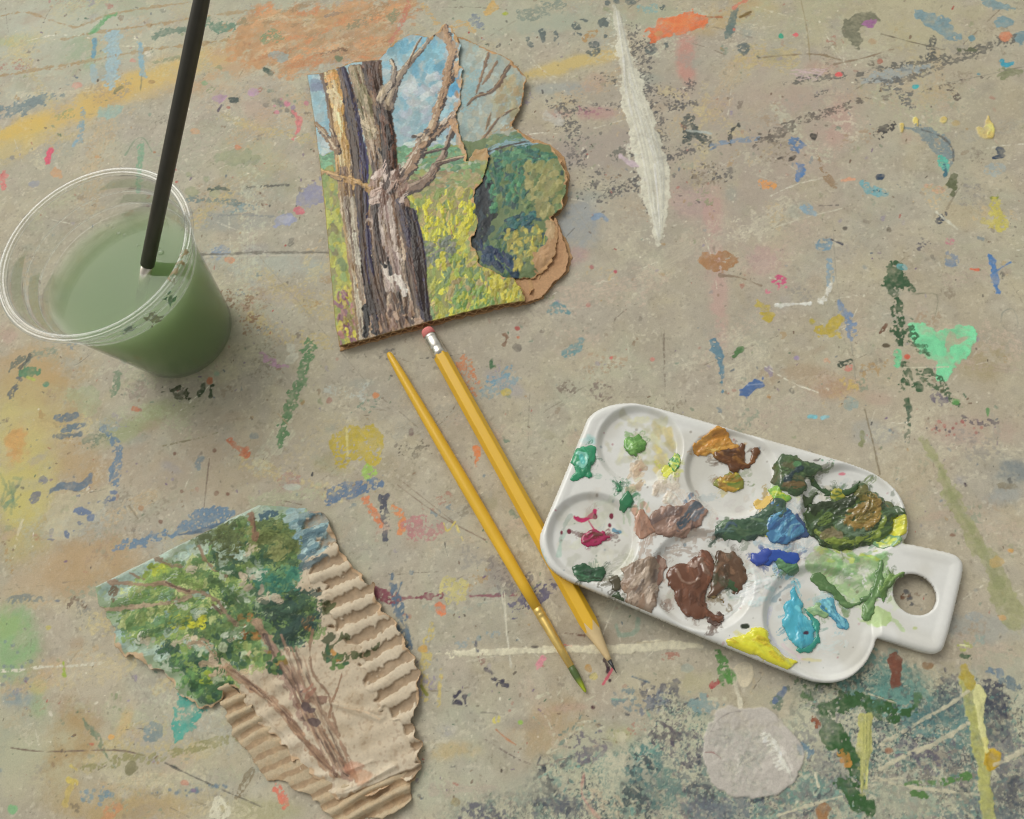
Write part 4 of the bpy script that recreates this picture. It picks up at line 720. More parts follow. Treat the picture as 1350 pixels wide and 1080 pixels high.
# dried puddle and its drip
B([(960, 876), (966, 882), (974, 874), (990, 874), (993, 890), (988, 902), (980, 906), (973, 898), (970, 886)], (186, 176, 152), edge=.6, h=.1, rough=.5); K([(969, 895), (971, 910), (976, 925), (976, 940)], (184, 178, 158), 3, h=.08)
B([(936, 953), (944, 938), (962, 931), (982, 932), (1000, 932), (1016, 938), (1030, 952), (1044, 968), (1055, 988), (1057, 1002), (1052, 1022), (1040, 1036), (1016, 1050), (990, 1054), (966, 1050), (942, 1036), (932, 1014), (926, 988), (929, 968)], (170, 164, 156), edge=1.6, h=.32, soft=2, rough=.55, var=.02)
W = T.win(920, 925, 1065, 1060); X = T.X[W[0]:W[1], W[2]:W[3]]; Y = T.Y[W[0]:W[1], W[2]:W[3]]
inp = ss((-poly_sdf(X, Y, np.array([(940, 953), (962, 936), (1000, 937), (1030, 957), (1051, 992), (1038, 1030), (990, 1048), (945, 1030), (932, 988)], float))) / 6)
T.h[W[0]:W[1], W[2]:W[3]] += inp * (nz(2.5, W, roff()) * .035 + nz(1.2, W, roff()) * .03)
for i in range(11):
    x = 1010 + i * 2.3 + random.gauss(0, .6); y = 972 + i * 4.6
    K([(x - 7, y - 3), (x + 1, y - 5), (x + 9, y + 2), (x + 12, y + 10)], (204, 199, 188), 1.6, a=.8, h=.06, edge=.5, grain=.08, soft=1)
K([(1030, 985), (1042, 1008), (1046, 1020)], (194, 188, 180), 2, a=.6, h=.05, grain=.2)
K([(971, 996), (974, 1004), (970, 1014)], (194, 190, 180), 2, a=.7, h=.05, grain=.15); K([(970, 1022), (976, 1016), (974, 1026)], (194, 190, 180), 1.6, a=.7, h=.05, grain=.2)
K([(930, 992), (940, 992), (950, 1000)], (134, 104, 100), 1); K([(937, 965), (946, 950), (962, 940), (975, 938)], (134, 126, 122), 1.2, a=.7)

me_top = None
PT = T.O + T.us[None, :, None] * T.U + T.vs[:, None, None] * T.V
T.h *= 1.7
PT = PT + T.h[..., None] * T.N
H_, W_ = T.X.shape; idx = np.arange(H_ * W_).reshape(H_, W_)
Q = np.stack([idx[:-1, :-1].ravel(), idx[:-1, 1:].ravel(), idx[1:, 1:].ravel(), idx[1:, :-1].ravel()], 1)
m_table = paint_mat('painted_board', 1500, .13, .6, 1400, .00022, .35, speck=.12)
me = raw_mesh('table_top', PT.reshape(-1, 3), Q, T.rgba().reshape(-1, 4))
table = link('table_top', me, m_table); tag(table, kind='structure', label='pale work table top covered in old paint smears and splatters')
x0, x1, y0, y1 = T.us[0], T.us[-1], T.vs[0], T.vs[-1]
bx = [(x0, y0), (x1, y0), (x1, y1), (x0, y1)]
me = py_mesh('board_edge', [(a, b, -.05) for a, b in bx] + [(a, b, -24) for a, b in bx], [(4, 5, 1, 0), (5, 6, 2, 1), (6, 7, 3, 2), (7, 4, 0, 3), (7, 6, 5, 4)])
link('board_edge', me, solid_mat('board_edge_wood', (150, 130, 100), .6), table, smooth=False)
# ------------------------------------------------------------------ torn cardboard with the painted trunks
m_card = paint_mat('painted_cardboard', 900, .10, .5, 1100, .0002, .45)
m_kraft = paint_mat('kraft_paper', 800, .16, .7, 900, .0003, .2)
CS = .34
def canvas_for(poly, z, base, rough, pad=6, step=CS):
    q = np.array([tow(x, y, z) for x, y in poly])
    a, b = q.min(0) - pad, q.max(0) + pad
    return Canvas(grid_axis(a[0], b[0], step), grid_axis(a[1], b[1], step), (0, 0, z), (1, 0, 0), (0, 1, 0), base, rough)
def mm_sdf(cv, P, closed=True):
    q = np.array([cv.uv(x, y) for x, y in P])
    gx, gy = np.meshgrid(cv.us, cv.vs)
    return poly_sdf(gx, gy, q)
def allw(cv): return (0, cv.X.shape[0], 0, cv.X.shape[1])
def torn(cv, sd, amt=.5):
    W = allw(cv); return sd + (nz(2.5, W, roff()) * .5 + nz(5, W, roff()) * .7 + nz(1.2, W, roff()) * .25) * amt

KR = (166, 132, 94)
OUT1 = [(405, 99), (423, 97), (448, 89), (465, 82), (499, 79), (508, 70), (520, 56), (550, 45), (567, 51), (580, 40), (589, 32), (602, 48), (618, 53), (644, 66), (674, 79), (693, 102), (685, 143), (674, 166), (700, 184), (722, 190), (740, 207), (747, 237), (742, 271), (729, 286), (740, 310),
        (751, 338), (746, 358), (728, 372), (712, 393), (693, 403), (650, 409), (560, 432), (480, 454), (449, 462), (444, 430), (439, 371), (430, 270), (425, 227), (417, 164)]
cx0, cy0, _ = tow(500, 300, 0)
card1 = empty('cardboard_painting', (cx0, cy0, 0))
tag(card1, 'torn corrugated cardboard painted with two brown tree trunks against blue sky and grass', 'painting')
O1 = (cx0, cy0, 0)
# bottom liner
ins = [(x + (4 if x > 694 else 0), y) for x, y in OUT1]
cv = canvas_for(ins, .6, KR, .8); W = allw(cv)
cv.put(W, ss(nz(10, W, roff()) * .6), (176, 144, 108), .5, 0, None); cv.put(W, ss(nz(2.5, W, roff()) * .6), (150, 118, 84), .4, 0, None)
sheet('backing_sheet', cv, torn(cv, mm_sdf(cv, ins), .3), np.zeros(cv.X.shape) + nz(22, W, roff()) * .1, .5, m_kraft, card1, O1, CS).parent = card1
# flutes: a wavy sheet, seen end-on along the cut lower edge
f_out = [(407, 101), (424, 99), (466, 84), (500, 81), (521, 58), (566, 54), (600, 50), (640, 68), (668, 100), (668, 160), (690, 190), (722, 210), (725, 260), (712, 300), (722, 345), (705, 380), (690, 400), (650, 406), (560, 429), (480, 451), (448.5, 459), (440, 371), (424, 227)]
cv = canvas_for(f_out, 2.6, KR, .8); W = allw(cv)
a0 = np.array(cv.uv(445, 457)); a1 = np.array(cv.uv(690, 399)); ud = (a1 - a0) / np.linalg.norm(a1 - a0)
gx, gy = np.meshgrid(cv.us, cv.vs); ph = ((gx - a0[0]) * ud[0] + (gy - a0[1]) * ud[1]) * 2 * math.pi / 5.6
wr_ = ss((cv.X - 585) / 10) * ss((388 - cv.Y) / 10)
# straight-sided zigzag reads as fluting
zz = .28 + 1.3 * np.clip(1.35 * np.sin(ph), -1, 1) * (1 - .8 * wr_) - .9 * wr_
cv.put(W, ss(nz(2.5, W, roff()) * .5), (146, 112, 78), .4, 0, None)
sheet('fluted_core', cv, mm_sdf(cv, f_out), zz, .55, m_kraft, card1, O1, CS)

# colours of the oil paint
SKY = [(124, 156, 168), (138, 168, 176), (110, 148, 172), (150, 166, 168), (160, 168, 170), (98, 146, 176)]
SKY2 = [(144, 160, 158), (132, 152, 152), (156, 156, 140), (128, 148, 144)]
YG = [(146, 148, 56), (158, 158, 48), (172, 168, 40), (120, 136, 60), (112, 128, 62), (132, 128, 70), (96, 118, 74), (150, 134, 80)]
GRN = [(88, 132, 96), (96, 142, 106), (74, 120, 88), (110, 140, 100)]
DGR = [(62, 92, 64), (48, 84, 76), (80, 104, 60), (52, 72, 74), (92, 112, 68), (40, 66, 72), (104, 116, 72)]
BRK = [(104, 80, 60), (74, 54, 42), (132, 108, 86), (48, 36, 30), (92, 66, 48), (116, 88, 60), (56, 42, 36), (158, 140, 120)]
def kraft_rim(cv, sd, wdt=1.3, col=(172, 136, 96)):
    W = allw(cv); m = ss((sd + wdt + (nz(5, W, roff()) * .9 + nz(2.5, W, roff()) * .5) * wdt * .8) / .5)
    cv.put(W, m, col, 1, 0, .85, nz(2.5, W, roff()) * .10)
# lower torn layer: pale sky scrap and dark bush
LOW = [(596, 60), (606, 50), (618, 53), (644, 66), (674, 79), (693, 102), (685, 143), (674, 166), (700, 184), (722, 190), (740, 207), (747, 237), (742, 271), (729, 286), (736, 305), (733, 330), (722, 352), (706, 366), (690, 366), (672, 366), (640, 372), (600, 360), (590, 250), (596, 160)]
cv = canvas_for(LOW, 4.0, (150, 152, 138), .5)
cv.dabs([(600, 50), (640, 60), (690, 100), (680, 150), (640, 200), (600, 200)], SKY2, 130, 16, 5, -1.2, .4, a=.6, h=.03)
cv.dabs([(650, 110), (690, 100), (685, 150), (650, 165)], [(162, 140, 100), (150, 146, 116)], 30, 14, 4, -1.1, .3, a=.6)
cv.stroke([(626, 100), (616, 140)], (120, 158, 170), 9, a=.6, grain=.2); cv.stroke([(632, 190), (655, 172), (676, 168)], (148, 124, 88), 4, a=.7, grain=.3)
for P, c, w_ in [([(676, 80), (652, 118), (628, 128), (616, 140)], (84, 62, 48), 3), ([(656, 80), (646, 98), (636, 112)], (110, 84, 62), 2.2), ([(645, 68), (638, 92), (628, 124)], (104, 78, 58), 2.4), ([(681, 142), (658, 156), (640, 180), (632, 188)], (88, 66, 52), 2), ([(648, 148), (644, 160), (640, 175)], (104, 84, 60), 2), ([(612, 142), (606, 148)], (70, 52, 42), 5)]:
    cv.stroke(P, c, w_, a=.92, taper=True, h=.06, streak=.2); cv.stroke([(x - .9, y - .7) for x, y in P], (156, 124, 88), w_ * .35, a=.7, taper=True)
cv.blob([(630, 190), (660, 180), (700, 178), (724, 190), (745, 205), (752, 240), (745, 275), (735, 300), (738, 330), (720, 360), (680, 372), (600, 370), (600, 200)], (92, 108, 70), edge=2)
cv.dabs([(612, 198), (650, 190), (700, 185), (742, 210), (742, 270), (728, 300), (730, 340), (690, 364), (610, 360)], DGR, 420, 11, 2.6, -1.2, .5, h=.07, streak=.2, a=.9)
cv.dabs([(640, 180), (690, 172), (700, 184), (650, 196)], [(98, 128, 88), (120, 132, 92), (86, 118, 96)], 40, 12, 3, -.2, .3, a=.8)
cv.dabs([(650, 205), (690, 195), (735, 205), (738, 215), (700, 215), (655, 222)], [(58, 108, 86), (46, 92, 84), (84, 130, 96)], 60, 10, 2.5, -.1, .4, h=.07)
cv.dabs([(690, 215), (738, 215), (740, 265), (725, 285), (700, 280)], [(140, 134, 86), (124, 124, 74), (112, 120, 80)], 80, 12, 3.5, -1.2, .4, a=.85)
cv.dabs([(628, 240), (645, 235), (650, 280), (640, 320), (626, 330), (628, 285)], [(28, 34, 42), (22, 28, 34), (36, 48, 60)], 120, 12, 3.2, -1.4, .3, a=.9)
cv.dabs([(630, 318), (660, 330), (690, 355), (680, 364), (640, 350)], [(32, 40, 84), (44, 60, 84), (36, 52, 92)], 50, 12, 2.8, .8, .4, h=.08)
cv.dabs([(668, 290), (706, 280), (700, 300), (670, 306)], [(24, 58, 74), (36, 78, 88), (50, 96, 92)], 40, 10, 2.4, -.3, .4, h=.07)
cv.dabs([(640, 225), (690, 220), (690, 260), (650, 280)], [(56, 108, 82), (76, 128, 88), (48, 92, 78)], 60, 10, 2.4, -1.2, .4, h=.07)
cv.dabs([(664, 305), (712, 300), (718, 345), (680, 356)], [(150, 140, 64), (128, 124, 66), (166, 156, 70), (116, 128, 76)], 90, 9, 2.4, -1.3, .5, h=.06)
for P in ([(703, 305), (702, 320)], [(718, 310), (717, 322)], [(700, 318), (704, 328)]): cv.stroke(P, (196, 186, 40), 2.2, h=.1, taper=True)
cv.stroke([(640, 202), (665, 190), (690, 188), (706, 184)], (120, 146, 166), 5, a=.8, streak=.3); cv.stroke([(618, 208), (650, 198), (680, 190), (702, 186)], (66, 60, 56), 1.6, taper=True)
cv.blob([(700, 345), (722, 318), (728, 290), (745, 330), (748, 362), (725, 372)], (164, 128, 92), a=.95, edge=2)
cv.dot(725, 300, 8, (176, 150, 112), 15, a=.9)
sd = torn(cv, mm_sdf(cv, LOW), .5); W = allw(cv); kraft_rim(cv, sd, .8)
gx, gy = np.meshgrid(cv.us, cv.vs); e = cv.uv(735, 250)
Z = cv.h * 1. + .5 * ss((-sd) / 5) - .35 + .9 * np.exp(-(np.minimum(-sd, 20) / 2.2)) * nz(22, W, roff()) * .5 + nz(10, W, roff()) * .08
sheet('torn_layer', cv, sd, Z, .55, m_card, card1, O1, CS)
# kraft scrap at the lower right
SC = [(690, 352), (712, 345), (726, 300), (732, 288), (741, 310), (751, 338), (746, 358), (730, 372), (714, 392), (692, 400), (684, 385)]
cv = canvas_for(SC, 2.4, (168, 132, 98), .8); sd = torn(cv, mm_sdf(cv, SC), .35); W = allw(cv)
cv.put(W, ss(nz(5, W, roff())), (150, 112, 82), .4, 0, None)
sheet('kraft_scrap', cv, sd, nz(22, W, roff()) * .25, .5, m_kraft, card1, O1, CS)
# top painted liner
TOP = [(405, 99), (423, 97), (448, 89), (465, 82), (499, 79), (508, 70), (520, 56), (550, 45), (567, 51), (580, 40), (589, 32), (600, 48), (606, 62), (606, 80), (610, 108), (607, 138), (602, 152), (607, 176), (614, 196), (617, 211), (630, 200), (643, 197), (644, 209), (637, 234), (623, 262), (631, 293), (621, 318),
       (631, 348), (653, 361), (680, 372), (690, 386), (692, 397), (650, 403), (560, 426), (480, 448), (448, 456), (442, 430), (437, 371), (428, 270), (423, 227), (415, 164)]
cv = canvas_for(TOP, 4.9, (132, 158, 168), .42)
cv.dabs([(405, 90), (520, 50), (610, 30), (615, 200), (410, 210)], SKY, 330, 16, 5, -.9, .7, a=.55, h=.03)
cv.dabs([(535, 105), (580, 95), (605, 120), (600, 140), (560, 150), (530, 130)], [(178, 182, 180), (168, 176, 176), (156, 160, 170)], 45, 12, 4, -.4, .6, a=.55, h=.04)
cv.dabs([(520, 60), (560, 50), (590, 70), (600, 120), (575, 110), (545, 100)], [(88, 146, 184), (80, 140, 182), (110, 158, 182)], 50, 14, 4, -1., .5, a=.6)
cv.dabs([(585, 80), (606, 90), (606, 135), (590, 130)], [(74, 142, 186), (64, 130, 180)], 26, 12, 3.5, -1.2, .3, a=.8)
cv.dabs([(525, 150), (580, 140), (590, 185), (530, 195)], [(128, 148, 160), (146, 152, 170), (112, 150, 168)], 60, 12, 4, -.6, .6, a=.5)
cv.dabs([(535, 188), (600, 180), (600, 194), (535, 200)], [(176, 180, 172), (160, 174, 166)], 24, 10, 2.5, 0, .3, a=.7)
cv.dabs([(412, 106), (424, 108), (432, 120), (416, 118)], [(96, 104, 140), (110, 130, 160)], 14, 10, 4, .1, .3, a=.7)
cv.dabs([(414, 196), (440, 190), (440, 205), (418, 206)], [(170, 178, 170)], 10, 10, 3, 0, .3, a=.6)
# distant hedge, meadow
cv.blob([(415, 205), (450, 200), (530, 196), (620, 190), (650, 205), (640, 260), (634, 345), (696, 372), (696, 405), (560, 434), (440, 462), (430, 380)], (128, 132, 66), edge=1.5, smooth=False)
cv.dabs([(418, 206), (448, 203), (446, 226), (422, 226)], GRN, 60, 9, 3, .1, .5); cv.dabs([(523, 196), (600, 192), (616, 214), (560, 224), (523, 216)], GRN, 110, 10, 3, -.1, .4, h=.04)
cv.dabs([(520, 215), (590, 210), (612, 208), (640, 200), (636, 235), (600, 250), (520, 240)], [(96, 136, 90), (108, 138, 84), (84, 124, 92), (136, 146, 110), (150, 160, 140)], 150, 10, 3, -.1, .4, h=.04)
cv.dabs([(420, 224), (455, 222), (480, 440), (446, 455), (436, 360)], [(130, 140, 66), (150, 152, 56), (110, 130, 66), (164, 158, 44), (118, 112, 64)], 200, 12, 3.6, 1.5, .4, h=.05)
cv.dabs([(520, 232), (636, 226), (620, 262), (600, 275), (530, 275)], [(140, 120, 86), (128, 124, 80), (150, 136, 96), (116, 128, 78)], 150, 12, 3, -.1, .3)
cv.dabs([(530, 255), (622, 250), (628, 340), (690, 380), (690, 402), (570, 428), (545, 300)], YG, 330, 18, 4.2, -1.2, .45, h=.06, streak=.3)
cv.dabs([(540, 275), (625, 265), (628, 310), (550, 325)], [(186, 178, 26), (196, 186, 34), (160, 158, 44)], 62, 12, 2.2, -1.4, .3, h=.1, streak=.3)
cv.dabs([(545, 318), (600, 315), (600, 345), (550, 350)], [(100, 108, 98), (92, 98, 84), (116, 114, 96), (110, 124, 66)], 90, 9, 2.6, -.8, .6, h=.06)
cv.dabs([(570, 335), (640, 345), (660, 380), (600, 400)], [(146, 130, 84), (126, 144, 56), (170, 164, 50), (92, 116, 74)], 80, 12, 3, -1.3, .5, h=.09)
cv.dabs([(640, 355), (690, 375), (690, 400), (650, 402)], [(160, 152, 44), (128, 118, 52), (176, 166, 46)], 40, 12, 3, -1.2, .5, h=.09)
cv.dabs([(596, 390), (650, 380), (650, 404), (598, 416)], [(112, 140, 60), (96, 130, 64), (150, 156, 54)], 60, 9, 2.4, -1.2, .4, h=.08)
cv.dabs([(444, 380), (474, 380), (478, 450), (446, 456)], [(164, 144, 60), (176, 166, 44), (140, 96, 90), (120, 80, 88), (130, 116, 60)], 90, 12, 2.6, 1.3, .35, h=.08)
# trunks
LT_L = [(420, 97), (428, 118), (434, 150), (439, 185), (443, 220), (447, 260), (453, 300), (460, 345), (466, 390), (470, 450)]
LT_R = [(446, 90), (452, 118), (456, 150), (462, 185), (466, 220), (468, 260), (472, 300), (478, 345), (484, 390), (496, 446)]
GP_L = LT_R; GP_R = [(454, 88), (464, 118), (472, 150), (478, 185), (482, 220), (484, 250), (486, 300), (490, 345), (500, 390), (516, 440)]
RT_L = [(458, 88), (466, 112), (474, 145), (482, 185), (488, 225), (488, 260), (486, 300), (490, 345), (500, 390), (512, 442)]
RT_R = [(502, 80), (505, 112), (514, 145), (520, 185), (524, 225), (536, 262), (546, 300), (555, 345), (562, 390), (568, 428)]
def fillp(L, R, c, **k): cv.blob(L + R[::-1], c, edge=1.2, smooth=False, **k)
fillp(LT_L, LT_R, (128, 104, 72)); fillp(GP_L, GP_R, (58, 50, 58)); fillp(RT_L, RT_R, (96, 80, 66))
cv.flow(LT_L, LT_R, [(150, 116, 66), (168, 136, 86), (112, 86, 58), (128, 100, 64), (90, 70, 56), (156, 140, 112)], 150, 2.4, .18, h=.08, streak=.2)
cv.flow([(p[0] + 5, p[1]) for p in LT_L[:5]], [(p[0] - 4, p[1]) for p in LT_R[:5]], [(160, 122, 62), (190, 170, 128), (176, 144, 88)], 40, 3, .25, h=.1, streak=.3)
cv.flow([(p[0] + 4, p[1]) for p in LT_L[5:]], LT_R[5:], [(150, 136, 118), (108, 90, 78), (134, 112, 90), (170, 160, 140)], 60, 2.4, .3, h=.09, streak=.3)
cv.flow(GP_L, GP_R, [(44, 38, 52), (50, 46, 76), (64, 50, 44), (38, 30, 32), (88, 68, 54)], 160, 2.2, .2, h=.07, streak=.15)
cv.flow([(470, 160), (474, 200), (478, 235)], [(474, 150), (482, 200), (486, 235)], [(46, 44, 92), (56, 52, 104)], 20, 2.4, .5, h=.06)
cv.flow(RT_L, RT_R, BRK, 420, 2.2, .14, h=.1, streak=.25)
cv.flow(RT_L[:4], [(480, 86), (482, 112), (490, 145), (496, 185)], [(132, 116, 88), (112, 104, 76), (150, 134, 108)], 60, 2.4, .3, h=.09, streak=.3)
cv.flow([(474, 84), (484, 100), (492, 118)], [(500, 80), (500, 100), (500, 120)], [(74, 52, 42), (92, 64, 48), (60, 44, 40)], 40, 3.2, .4, h=.08)
cv.flow([(500, 140), (504, 170), (508, 225)], [(512, 140), (518, 180), (522, 225)], [(58, 42, 32), (96, 62, 44), (44, 34, 30), (120, 86, 62)], 60, 2.6, .3, h=.09)
cv.dabs([(500, 190), (514, 188), (520, 226), (506, 226)], [(34, 28, 26), (44, 36, 32)], 24, 14, 3, 1.4, .2, h=.05)
cv.flow([(488, 250), (492, 300), (500, 345), (508, 385)], [(512, 250), (520, 300), (528, 345), (534, 385)], [(150, 134, 126), (170, 156, 146), (124, 104, 98), (136, 118, 106)], 60, 2.4, .3, h=.11, streak=.3)
cv.flow([(520, 262), (530, 300), (540, 345), (550, 400)], [(536, 262), (546, 300), (555, 345), (566, 420)], [(90, 66, 54), (68, 50, 44), (52, 44, 60), (108, 84, 66)], 90, 2.4, .25, h=.09, streak=.2)
cv.flow([(540, 278), (552, 330), (562, 400)], [(546, 276), (558, 326), (567, 410)], [(44, 40, 66), (56, 48, 78)], 22, 2, .4, h=.06)
for P, c, w_ in [([(468, 140), (474, 158), (482, 168), (492, 174)], (172, 156, 128), 4), ([(500, 232), (510, 215)], (176, 152, 142), 4), ([(505, 245), (498, 262), (490, 268)], (178, 160, 150), 4), ([(480, 296), (486, 290), (492, 294), (490, 302), (483, 302), (480, 296)], (158, 140, 128), 2.2), ([(523, 366), (530, 376), (534, 388)], (196, 186, 176), 4.5), ([(520, 300), (522, 330)], (168, 152, 140), 3.5),
                 ([(506, 345), (510, 360), (517, 372)], (190, 178, 166), 3.4), ([(468, 310), (472, 335), (476, 360)], (180, 174, 158), 3.2), ([(434, 120), (444, 126), (448, 140)], (198, 178, 138), 4), ([(440, 100), (432, 104)], (190, 140, 76), 5)]:
    cv.stroke(P, c, w_, h=.14, streak=.3, edge=.3)
for P, w_ in [([(482, 405), (484, 420), (482, 442)], 4), ([(494, 400), (498, 412), (496, 438)], 5), ([(502, 345), (508, 352)], 3), ([(488, 340), (490, 352)], 3), ([(511, 340), (516, 362)], 2.5), ([(470, 132), (466, 150)], 3)]:
    cv.stroke(P, (26, 24, 24), w_, h=.08, edge=.3)
cv.dabs([(490, 410), (540, 400), (566, 428), (500, 446)], [(140, 112, 88), (120, 92, 78), (156, 130, 110), (76, 58, 50)], 60, 12, 2.6, 1.5, .3, h=.08)
cv.flow([(490, 100), (498, 140), (504, 180), (512, 225)], [(502, 100), (512, 140), (520, 180), (524, 225)], [(40, 30, 26), (60, 42, 32), (84, 54, 38)], 34, 3, .3, h=.06, streak=.3)
cv.flow(GP_L, GP_R, [(48, 36, 32), (70, 52, 40), (44, 38, 62)], 46, 2.2, .2, h=.05)
cv.flow([(530, 270), (540, 320), (552, 380), (560, 425)], [(546, 280), (556, 330), (564, 390), (568, 428)], [(44, 34, 32), (58, 42, 36), (36, 30, 44)], 40, 3, .25, h=.06)
cv.flow([(490, 270), (492, 310), (498, 350)], [(500, 270), (504, 310), (512, 350)], [(50, 40, 38), (70, 54, 46)], 20, 2.6, .4, h=.05)
# branches
def branch(P, w0, w1, c=(112, 88, 66), hi=(182, 164, 136), dk=(52, 40, 36)):
    n = len(P); Q = [(p[0], p[1], w0 + (w1 - w0) * i / (n - 1)) for i, p in enumerate(P)]
    cv.stroke([(x + q * .35, y + q * .35, q) for x, y, q in Q], dk, h=.05, edge=.3)
    cv.stroke(Q, c, h=.08, streak=.2, edge=.3)
    cv.stroke([(x - q * .3, y - q * .3, q * .42) for x, y, q in Q], hi, h=.08, streak=.4, edge=.5, a=.8)
branch([(512, 140), (518, 118), (526, 100), (540, 82), (560, 60), (574, 42)], 6, 1.6, (120, 104, 88)); branch([(516, 110), (520, 92), (516, 80)], 4, 2.4, (118, 104, 92)); branch([(538, 84), (548, 62), (556, 50)], 2, .8); branch([(500, 132), (508, 118), (514, 110)], 4, 4, (150, 136, 118))
branch([(520, 240), (536, 224), (548, 204), (560, 186), (575, 172), (592, 158), (604, 146), (612, 140)], 8, 4, (132, 104, 80), (192, 176, 158)); branch([(556, 190), (568, 170), (576, 148), (586, 118), (594, 100), (606, 84)], 6, 3.5, (142, 112, 84)); branch([(588, 112), (590, 90), (596, 68), (588, 45), (586, 36)], 4.5, 5, (140, 108, 78), (166, 136, 104))
branch([(530, 250), (552, 242), (566, 232), (578, 214), (586, 200), (594, 176), (602, 160)], 7, 2, (110, 88, 72), (150, 130, 112)); branch([(576, 216), (596, 210), (616, 206), (642, 200)], 3, 1.2, (86, 66, 54)); branch([(560, 202), (575, 198), (588, 196)], 1.8, 1.4, (70, 56, 50))
branch([(488, 248), (468, 240), (448, 234), (426, 226)], 5, 3.5, (150, 116, 70), (186, 152, 100)); branch([(444, 198), (434, 184), (426, 174), (416, 164)], 5, 3.2, (120, 92, 62)); branch([(446, 192), (440, 178), (436, 170)], 2.5, 2)
cv.dabs([(545, 180), (566, 172), (566, 186), (550, 190)], [(180, 166, 148), (130, 110, 92), (60, 48, 42)], 26, 8, 1.8, -.6, .8, h=.09)
cv.dabs([(492, 225), (530, 225), (540, 262), (494, 268)], [(184, 166, 156), (146, 120, 106), (106, 80, 68), (170, 148, 136), (70, 54, 48)], 30, 18, 3.4, -1.1, .45, h=.06, streak=.4)
cv.stroke([(508, 245), (514, 230), (512, 222)], (56, 40, 36), 1.6); cv.stroke([(575, 40), (594, 60), (600, 70)], (150, 118, 84), 5, a=.8, streak=.3)
cv.dabs([(600, 50), (610, 60), (612, 200), (603, 200), (600, 150)], [(172, 138, 100), (158, 124, 88)], 30, 12, 2.4, 1.5, .2, a=.7)
cv.blob([(614, 196), (628, 198), (644, 196), (644, 209), (628, 212), (617, 212)], (166, 132, 86), a=.9, edge=1)
cv.stroke([(596, 160), (604, 176), (612, 200)], (170, 132, 94), 4, a=.85, h=.05)
sd = mm_sdf(cv, TOP); W = allw(cv)
tear = ss((cv.X - 592) / 10) + ss((108 - cv.Y) / 12) * ss((cv.X - 500) / 10)
tear = np.clip(tear, 0, 1) * ss((400 - cv.Y) / 10)
sd = sd + tear * (nz(2.5, W, roff()) * .3 + nz(5, W, roff()) * .45) + nz(5, W, roff()) * .06
m = ss((sd + .45 + (nz(5, W, roff()) * .6 + nz(2.5, W, roff()) * .5)) / .5) * tear
cv.put(W, m, (176, 142, 100), 1, 0, .85, nz(2.5, W, roff()) * .1)
cv.put(W, ss((sd + .5) / .4) * (1 - tear) * .8, (136, 112, 74), 1, 0, .8)
Z = cv.h + nz(50, W, roff()) * .12 + tear * np.exp(np.minimum(sd, 0) / 3) * (.5 + .5 * nz(22, W, roff())) + .08 * np.sin(ph[0, 0]) 
sheet('painted_sheet', cv, sd, Z, .5, m_card, card1, O1, CS)

# ------------------------------------------------------------------ torn corrugated card with the painted tree crown
OUT2 = [(126, 774), (230, 722), (340, 666), (372, 668), (406, 672), (426, 677), (438, 700), (441, 716), (452, 728), (458, 742), (470, 752), (487, 768), (501, 803), (514, 812), (526, 827), (538, 852), (548, 878), (552, 897), (549, 925), (544, 950), (550, 962), (554, 978), (556, 996), (551, 1014), (541, 1022), (520, 1032), (495, 1044), (470, 1052), (446, 1060), (424, 1036), (402, 1018), (384, 1000), (365, 980), (350, 966), (340, 954), (330, 938), (318, 922), (306, 906), (296, 905), (290, 922), (276, 934), (262, 934), (254, 925), (240, 918), (229, 908), (226, 893), (214, 886), (198, 880), (182, 870), (165, 866), (150, 848), (146, 834), (150, 828), (136, 806), (130, 796)]
cx2, cy2, _ = tow(360, 860, 0); O2 = (cx2, cy2, 0)
card2 = empty('cardboard_painting', (cx2, cy2, 0))
tag(card2, 'crumpled torn corrugated cardboard painted with a green leafy tree, bare brown ridges showing', 'painting')
def flute(cv, per=24.5, off=0.):
    """ridge phase across the flutes, photograph pixels on the sheet's own plane"""
    q = cv.X * math.sin(math.radians(25)) + cv.Y * math.cos(math.radians(25)) + off
    W = allw(cv)
    return (q + nz(50, W, roff()) * 2.0 + nz(22, W, roff()) * 1.4 + nz(10, W, roff()) * .5) * 2 * math.pi / per
# lower ply: the fluted strip that shows along the left of the stem
LP = [(284, 905), (300, 900), (320, 915), (345, 945), (372, 975), (405, 1005), (430, 1025), (470, 1040), (520, 1020), (548, 1012), (545, 1026), (542, 1052), (530, 1067), (505, 1078), (470, 1087), (440, 1079), (418, 1063), (400, 1044), (384, 1036), (372, 1030), (352, 1027), (340, 1012), (324, 988), (308, 968), (300, 948), (291, 928)]
cv = canvas_for(LP, 1.6, (168, 152, 126), .8); W = allw(cv); ph = flute(cv, 19)
sd = torn(cv, mm_sdf(cv, LP), .5)
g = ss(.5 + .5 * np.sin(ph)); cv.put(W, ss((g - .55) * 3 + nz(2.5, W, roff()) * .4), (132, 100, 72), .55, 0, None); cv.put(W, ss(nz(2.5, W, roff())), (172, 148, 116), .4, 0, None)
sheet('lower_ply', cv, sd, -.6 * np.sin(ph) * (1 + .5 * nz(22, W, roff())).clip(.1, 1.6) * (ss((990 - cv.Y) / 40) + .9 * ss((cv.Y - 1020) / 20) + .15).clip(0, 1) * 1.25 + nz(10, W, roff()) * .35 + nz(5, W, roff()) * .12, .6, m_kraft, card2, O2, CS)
# main sheet
cv = canvas_for(OUT2, 3.2, (178, 164, 142), .78); W = allw(cv); ph = flute(cv, 27., 6.)
sdo = mm_sdf(cv, OUT2)
wv = np.sin(ph)                      # +1 on a ridge
